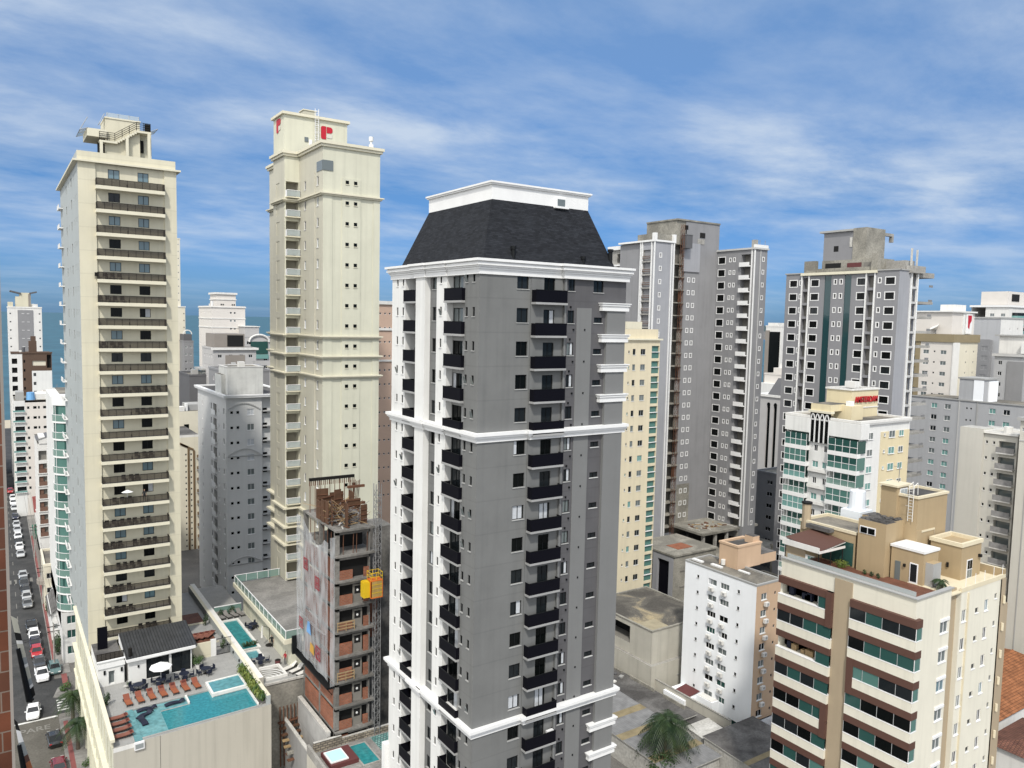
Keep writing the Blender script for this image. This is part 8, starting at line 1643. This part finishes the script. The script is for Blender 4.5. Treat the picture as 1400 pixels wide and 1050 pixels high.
CARS = [('white', 'sedan', 3.6, 131.6, 176, 'white sedan crossing the painted stop line at the corner'), ('black', 'sedan', 5.75, 121.6, 2, 'black sedan parked at the kerb beside the palms'), ('wine', 'hatch', 5.75, 113.9, 0, 'dark wine-red car at the bottom edge of the picture'),
 ('white', 'pickup', 5.3, 144.9, 182, 'white truck-like pickup first in the row at the cross street'), ('teal', 'hatch', 7.2, 146.3, 182, 'teal gray hatchback beside the white pickup'), ('dark_gray', 'sedan', 5.2, 150.2, 180, 'dark gray car right behind the white pickup'), ('red', 'hatch', 5.0, 155.2, 180, 'bright red hatchback in the row on the street'), ('navy', 'hatch', 4.95, 159.4, 180, 'navy hatchback behind the bright red one'), ('white', 'hatch', 4.95, 163.8, 180, 'white hatchback between the navy car and the black pickup'), ('black', 'pickup', 4.75, 168.9, 180, 'black pickup parked behind the white hatchback'),
 ('gray', 'sedan', 4.55, 182.5, 180, 'nearest gray sedan of the second row farther down the street'), ('silver', 'hatch', 4.55, 187.2, 180, 'silver hatchback second in the farther row'), ('black', 'sedan', 4.5, 191.8, 180, 'black sedan third in the farther row'), ('dark_gray', 'suv', 4.4, 196.4, 180, 'dark gray high car fourth in the farther row'), ('silver', 'sedan', 4.35, 203.0, 180, 'silver sedan alone in the gap at the far end of the second row'),
 ('silver', 'sedan', 4.4, 221.5, 180, 'silver car first in the third row down the street'), ('white', 'sedan', 4.35, 228.8, 180, 'white car second in the third row down the street'), ('black', 'sedan', 4.35, 233.6, 180, 'black car third in the third row down the street'), ('white', 'hatch', 4.3, 239.5, 180, 'small white car in the middle of the third row'), ('silver', 'sedan', 4.3, 247.0, 180, 'silver car fifth in the third row'), ('silver', 'hatch', 4.25, 253.0, 180, 'silver hatchback sixth in the third row'), ('navy', 'sedan', 4.2, 263.0, 180, 'navy car farther off beyond the silver hatchback'), ('silver', 'sedan', 4.2, 275.0, 180, 'silver car near the far end of the street line'), ('white', 'sedan', 4.1, 283.0, 180, 'white car near the far end of the street line'), ('white', 'hatch', 4.1, 290.0, 180, 'second white car near the far end of the street line'), ('red', 'sedan', 3.6, 302.0, 180, 'dull red car last in the visible street line')]
made = {}
for col, kind, x, y, rz, lab in CARS:
    if (col, kind) in made: o = copy_tree(made[(col, kind)], (x, y, .006), R(rz))
    else: o = car(col, kind); made[(col, kind)] = o
    o.location = (x, y, .008); o.rotation_euler.z = R(rz); tag(o, lab, 'car', 'cars along the street to the sea')
# ================================================================== palms and street planting
def palm(loc, hgt, crown, nfr, label, rng, lean=(0, 0), skirt=False, wd=.10, els=(-35, 75)):
    e_ = tag(empty('palm_tree', loc), label, 'palm tree'); q = MB(); n = 8; P = [Vector((lean[0]*(i/n)**2, lean[1]*(i/n)**2, hgt*i/n)) for i in range(n+1)]
    for i in range(n): q.tube(P[i], P[i+1], .26-.09*i/n, 'bark', 8, r2=.26-.09*(i+1)/n)
    q.build('trunk', e_); q = MB(); top = P[-1]
    for k in range(nfr):
        a = 6.283*k/nfr*2.4+rng.uniform(-.2, .2); el = R(rng.uniform(*els)); d = Vector((math.cos(a), math.sin(a), 0)); s_ = Vector((-d.y, d.x, 0)); ln = crown*rng.uniform(.8, 1.12); m_ = 9; pts = []
        for i in range(m_+1):
            t = i/m_; drop = (1.5 if el < .5 else 1.15)*t**2.2*ln*.52; pts.append(top+d*(ln*t*math.cos(el*(1-t*.4)))+Vector((0, 0, ln*t*math.sin(el)*(1-.45*t)-drop)))
        for i in range(m_):
            q.tube(pts[i], pts[i+1], .03*(1-.08*i), 'palm_green', 3, cap=False)
            for h_ in (0, .5):
                p_ = pts[i].lerp(pts[i+1], h_); fwd = (pts[i+1]-pts[i]).normalized(); ll = crown*.30*math.sin(math.pi*min(.96, (i+h_+1.0)/(m_+1)))+.08
                for sg in (-1, 1): tip = p_+s_*sg*ll*.8+fwd*ll*.55+Vector((0, 0, -ll*.38+rng.uniform(-.05, .05))); q.face([p_-fwd*wd*.5, p_+fwd*wd*.5, tip], 'palm_green' if rng.random() < .8 else 'leaf_dark')
    q.build('crown', e_)
    return e_
rp2 = random.Random(8)
palm((8.35, 126.0, 0), 4.2, 2.6, 52, 'palm by the podium wall at the street corner, the farther of two', rp2)
palm((8.3, 117.6, 0), 3.8, 2.6, 52, 'palm by the podium wall at the street corner, the nearer of two', rp2)
palm((73.2, 70.9, 0), 6.8, 4.7, 52, 'big bushy palm standing among the shed roofs beside the mansard tower', rp2, lean=(.5, .1), wd=.18, els=(-40, 85))
palm((78.0, 38.9, 34.16), .9, 1.0, 22, 'small potted palm on the corner of the brown-banded building roof', rp2, wd=.06)
bush((71.2, 69.2, 0), 2.2, 4.6, 'dense dark shrub at the foot of the big palm', m='leaf_dark', n=1300, size=.2, cat='shrub')
bush((8.2, 137.6, 0), 1.0, 1.6, 'low shrub on the traffic island by the cross street', m='leaf_green', n=420, size=.14, cat='shrub')
q = MB(); q.prism([(6.4+.0, 136.0), (9.0, 135.2), (9.0, 139.5), (7.2, 139.2)], 0, .16, 'pavement'); struct(q.build('traffic_island'))
for i, (x, y, r_, h) in enumerate(((8.3, 153, .9, 3.4), (8.4, 156.5, 1.0, 3.0), (8.1, 176, .9, 3.2), (8.4, 195, 1.0, 3.6), (7.7, 270, 1.2, 5.5))): bush((x, y, .14), r_, h, ['nearer dark shrub in front of the low white house', 'farther dark shrub in front of the low white house', 'dark shrub beside the cream two-storey house', 'dark street shrub beyond the cream two-storey house', 'small street tree near the ochre house'][i], m='leaf_dark', n=520, size=.17, cat='shrub')
palm((7.6, 278, .1), 7.5, 1.8, 22, 'slim far palm in front of the pale green house', rp2)
bush((8.9, 112.5, 0), .7, 1.3, 'low shrub against the podium wall at the bottom edge', n=300, cat='shrub')
# street posts
for i, (y, h) in enumerate(((146.5, 8.2), (182, 8.2), (218, 8.2))):
    e_ = tag(empty('utility_pole', (7.2, y, .1)), ['concrete utility pole at the cross street corner', 'concrete utility pole beside the second row of cars', 'concrete utility pole beside the third row of cars'][i], 'pole', 'utility poles along the pavement'); q = MB(); q.tube((0, 0, 0), (0, 0, h), .14, 'concrete', 8, r2=.09); q.build('post', e_); q = MB(); q.box(-.9, -.05, h-.7, .9, .05, h-.58, 'dark_metal'); q.box(-.9, -.05, h-1.5, .9, .05, h-1.4, 'dark_metal'); q.build('crossarm', e_)
e_ = tag(empty('overhead_cable', (0, 0, 0)), 'dark overhead cables slung between the poles and across the street corner', 'cable'); q = MB()
def sag(a, b_, d_):
    pts = [Vector(a).lerp(Vector(b_), t/10)-Vector((0, 0, d_*4*(t/10)*(1-t/10))) for t in range(11)]
    for p0, p1 in zip(pts, pts[1:]): q.tube(p0, p1, .025, 'dark_metal', 4, cap=False)
for dx_ in (-.8, 0, .8):
    for y0_, y1_ in ((146.5, 182), (182, 218), (218, 262)): sag((7.2+dx_, y0_, 7.6), (7.2+dx_, y1_, 7.6), .7)
sag((7.2, 146.5, 6.9), (-9, 141, 7.4), .5); sag((7.2, 146.5, 6.7), (-9, 140.4, 7.1), .6); q.build('wire', e_)
# ================================================================== people
mat('skin', (0.36, 0.22, 0.15), rough=0.6, var=0.03); mat('hair', (0.02, 0.015, 0.012), rough=0.8, var=0)
def person(loc, rz, shirt, pants, label, arm=20, shirt_c=(0.02, 0.02, 0.025)):
    e_ = tag(empty('person', loc, rz), label, 'person')
    V = []; E_ = []; RD = []
    def v(x, y, z, r_, par=None): V.append((x, y, z)); RD.append(r_); k = len(V)-1; (E_.append((par, k)) if par is not None else None); return k
    pel = v(0, 0, .92, .125); wa = v(0, 0, 1.08, .115, pel); ch = v(0, .01, 1.3, .14, wa); nb = v(0, 0, 1.46, .065, ch); nk = v(0, .01, 1.53, .052, nb); hd = v(0, .02, 1.63, .082, nk); v(0, .02, 1.71, .07, hd)
    for s_ in (-1, 1):
        h = v(.10*s_, 0, .86, .095, pel); kn = v(.11*s_, .03, .48, .062, h); an = v(.11*s_, -.01, .09, .042, kn); v(.12*s_, .15, .04, .035, an)
        sh = v(.18*s_, 0, 1.40, .062, ch); a = R(arm if s_ > 0 else 12); el_ = v(.24*s_, .06*(s_ > 0)+.02, 1.12, .042, sh); wr = v(.24*s_, .06+.22*math.sin(a), 1.12-.25*math.cos(a), .03, el_); pm = v(.24*s_, .09+.28*math.sin(a), 1.12-.33*math.cos(a), .03, wr)
        for f_ in range(4): k1 = v(.215*s_+.017*f_*s_, .10+.31*math.sin(a), 1.12-.385*math.cos(a)-.004*(f_ % 3), .0095, pm); v(.215*s_+.017*f_*s_, .12+.33*math.sin(a), 1.12-.425*math.cos(a)-.006*(1-abs(f_-1.5)), .008, k1)
        t1 = v(.20*s_, .12+.28*math.sin(a), 1.12-.34*math.cos(a), .0105, pm); v(.19*s_, .14+.3*math.sin(a), 1.12-.37*math.cos(a), .009, t1)
    me = bpy.data.meshes.new('body'); me.from_pydata(V, E_, []); o = bpy.data.objects.new('body', me); COL.objects.link(o)
    md = o.modifiers.new('skin', 'SKIN'); md.use_smooth_shade = True; lay = me.skin_vertices[0].data
    for i, r_ in enumerate(RD): lay[i].radius = (r_, r_)
    lay[0].use_root = True
    sb = o.modifiers.new('sub', 'SUBSURF'); sb.levels = sb.render_levels = 1
    dg = bpy.context.evaluated_depsgraph_get(); me2 = bpy.data.meshes.new_from_object(o.evaluated_get(dg)); bpy.data.objects.remove(o); me2.name = 'body'; me2.materials.clear()
    for n in ('skin', shirt, pants): me2.materials.append(M[n])
    for p in me2.polygons:
        z = p.center.z; x = abs(p.center.x); p.material_index = 2 if z < .98 and x < .215 and z > .07 else (1 if z < 1.49 and (x < .215 or z > 1.15) else 0); p.use_smooth = True
        if z <= .07: p.material_index = 2
    put('body', me2, e_)
    q = MB()
    for i in range(6):
        for j in range(10):
            def sp(i_, j_): th = R(90-22*i_); ph = R(36*j_); return (.09*math.cos(th)*math.cos(ph), .012+.10*math.cos(th)*math.sin(ph)-.012*i_*.6, 1.675+.10*math.sin(th))
            if i < 4 and not (i >= 2 and 0 <= j <= 4): q.face([sp(i, j), sp(i+1, j), sp(i+1, j+1), sp(i, j+1)], 'hair')
    q.build('hair', e_)
    q = MB()
    for s_ in (-.03, .03): q.obox((s_, .102, 1.645), (.018, .01, .009), 'hair')
    q.obox((0, .108, 1.615), (.022, .03, .035), 'skin'); q.obox((0, .098, 1.578), (.045, .01, .009), 'maroon'); q.build('face', e_)
    return e_
mat('cloth_black', (0.015, 0.015, 0.017), var=0.1); mat('cloth_red', (0.28, 0.02, 0.03), var=0.1); mat('cloth_gray', (0.10, 0.10, 0.11), var=0.1)
person((31.0, 104.6, DZ), R(160), 'cloth_black', 'cloth_black', 'person in black clothes standing on the sand tower pool terrace', arm=40)
person((30.9, 98.3, DZ), R(120), 'cloth_red', 'cloth_gray', 'person in a red top standing near the white loungers', arm=60)
person((16.45, 112.75, fl[14]+.44), R(170), 'cloth_black', 'cloth_black', 'person in dark clothes at a balcony railing of the cream railed tower', arm=30)
e_ = tag(empty('balcony_parasol', (14.4, 112.9, fl[14]+.44)), 'small white parasol on a balcony of the cream railed tower beside the standing person', 'parasol'); q = MB()
for i in range(8): a0, a1 = R(45*i), R(45*i+45); q.face([(.75*math.cos(a0), .55*math.sin(a0), 1.5), (.75*math.cos(a1), .55*math.sin(a1), 1.5), (0, 0, 1.85)], 'white_canvas')
q.build('canopy', e_); q = MB(); q.tube((0, 0, 0), (0, 0, 1.8), .03, 'white_frame'); q.build('pole', e_)
q = MB(); q.tube((0, 0, 0), (0, 0, .7), .3, 'maroon', 10, r2=.38); q.tube((0, 0, .7), (0, 0, .72), .36, 'dark_metal', 10); o = q.build('round_bin'); o.location = (30.0, 98.6, DZ); tag(o, 'dark red round tub next to the person in red', 'tub')
# ================================================================== the near building at the left edge
brick('facade_tile', (0.125, 0.042, 0.022), (0.085, 0.036, 0.022), (0.16, 0.125, 0.10), 0.55, 0.235, 0.008, rough=0.35, bump=0.4, var=0.45)
e_ = tag(empty('tiled_wall', (-0.6, 10.2, 40)), 'red-brown tile-clad wall of the near building at the left edge of the picture', 'wall')
q = MB(); q.box(-.8, 0, 0, .66, .7, 21.5, 'facade_tile'); q.build('tile_face', e_); q = MB(); q.box(.66, -.012, 0, .69, .7, 21.5, 'taupe'); q.build('edge_strip', e_)
glass('sash_glass', (0.10, 0.115, 0.10), spec=1.0, rough=0.02, wob=0.0)
def sash(P, strips, label):
    """a narrow open sash hinged on the tiled wall: P = top-left, top-right, bottom-right, bottom-left; strips = painted reflection as (share, material) down its length"""
    c0 = sum((Vector(p) for p in P), Vector())/4; e_ = tag(empty('window_sash', c0), label, 'window'); Q = [Vector(p)-c0 for p in P]; t = 0.0; tot = sum(w_ for w_, _ in strips)
    nrm = (Q[1]-Q[0]).cross(Q[3]-Q[0]).normalized()*.012
    for w_, m_ in strips:
        t1 = t+w_/tot; q = MB(); a, b_, c_, d_ = Q[0].lerp(Q[3], t), Q[1].lerp(Q[2], t), Q[1].lerp(Q[2], t1), Q[0].lerp(Q[3], t1)
        q.face([d_, c_, b_, a], m_); q.face([a+nrm, b_+nrm, c_+nrm, d_+nrm], m_); q.face([d_, d_+nrm, c_+nrm, c_], m_); q.face([b_, b_+nrm, a+nrm, a], m_); q.build('panel', e_); t = t1
    q = MB(); q.tube(Q[0]+(Q[3]-Q[0])*.38, Q[3], .028, 'black_frame', 6, r2=.045); q.tube(Q[3], Q[3]+(Q[2]-Q[3])*.5, .035, 'black_frame', 6); q.build('frame', e_)
mat('reflected_cream', (0.42, 0.41, 0.34), var=0.08); mat('reflected_teal', (0.14, 0.26, 0.26), var=0.08); mat('reflected_orange', (0.33, 0.11, 0.045), var=0.12)  # what the sash glass reflects, painted on as flat coloured strips
A_ = [(1.0, 'reflected_cream'), (.5, 'dark_interior'), (.22, 'off_white'), (.9, 'reflected_cream'), (.45, 'gray_box'), (.2, 'off_white'), (.8, 'reflected_cream'), (.4, 'gray_box'), (.2, 'off_white'), (.6, 'dark_interior')]
sash([(.115, 13, 55.62), (.19, 13, 55.56), (.385, 12.9, 54.42), (.31, 12.9, 54.34)], A_, 'narrow open sash by the tiled wall, painted reflection in cream and dark strips, upper one')
sash([(.115, 13, 54.08), (.155, 13, 54.02), (.36, 12.9, 53.16), (.25, 12.9, 53.05)], [(.5, 'dark_interior'), (.6, 'white_trim'), (.7, 'gray_box'), (.35, 'brown_band'), (.5, 'reflected_orange'), (.5, 'reflected_teal')], 'narrow open window sash, reflection painted as white, orange and teal strips, bottom left corner')
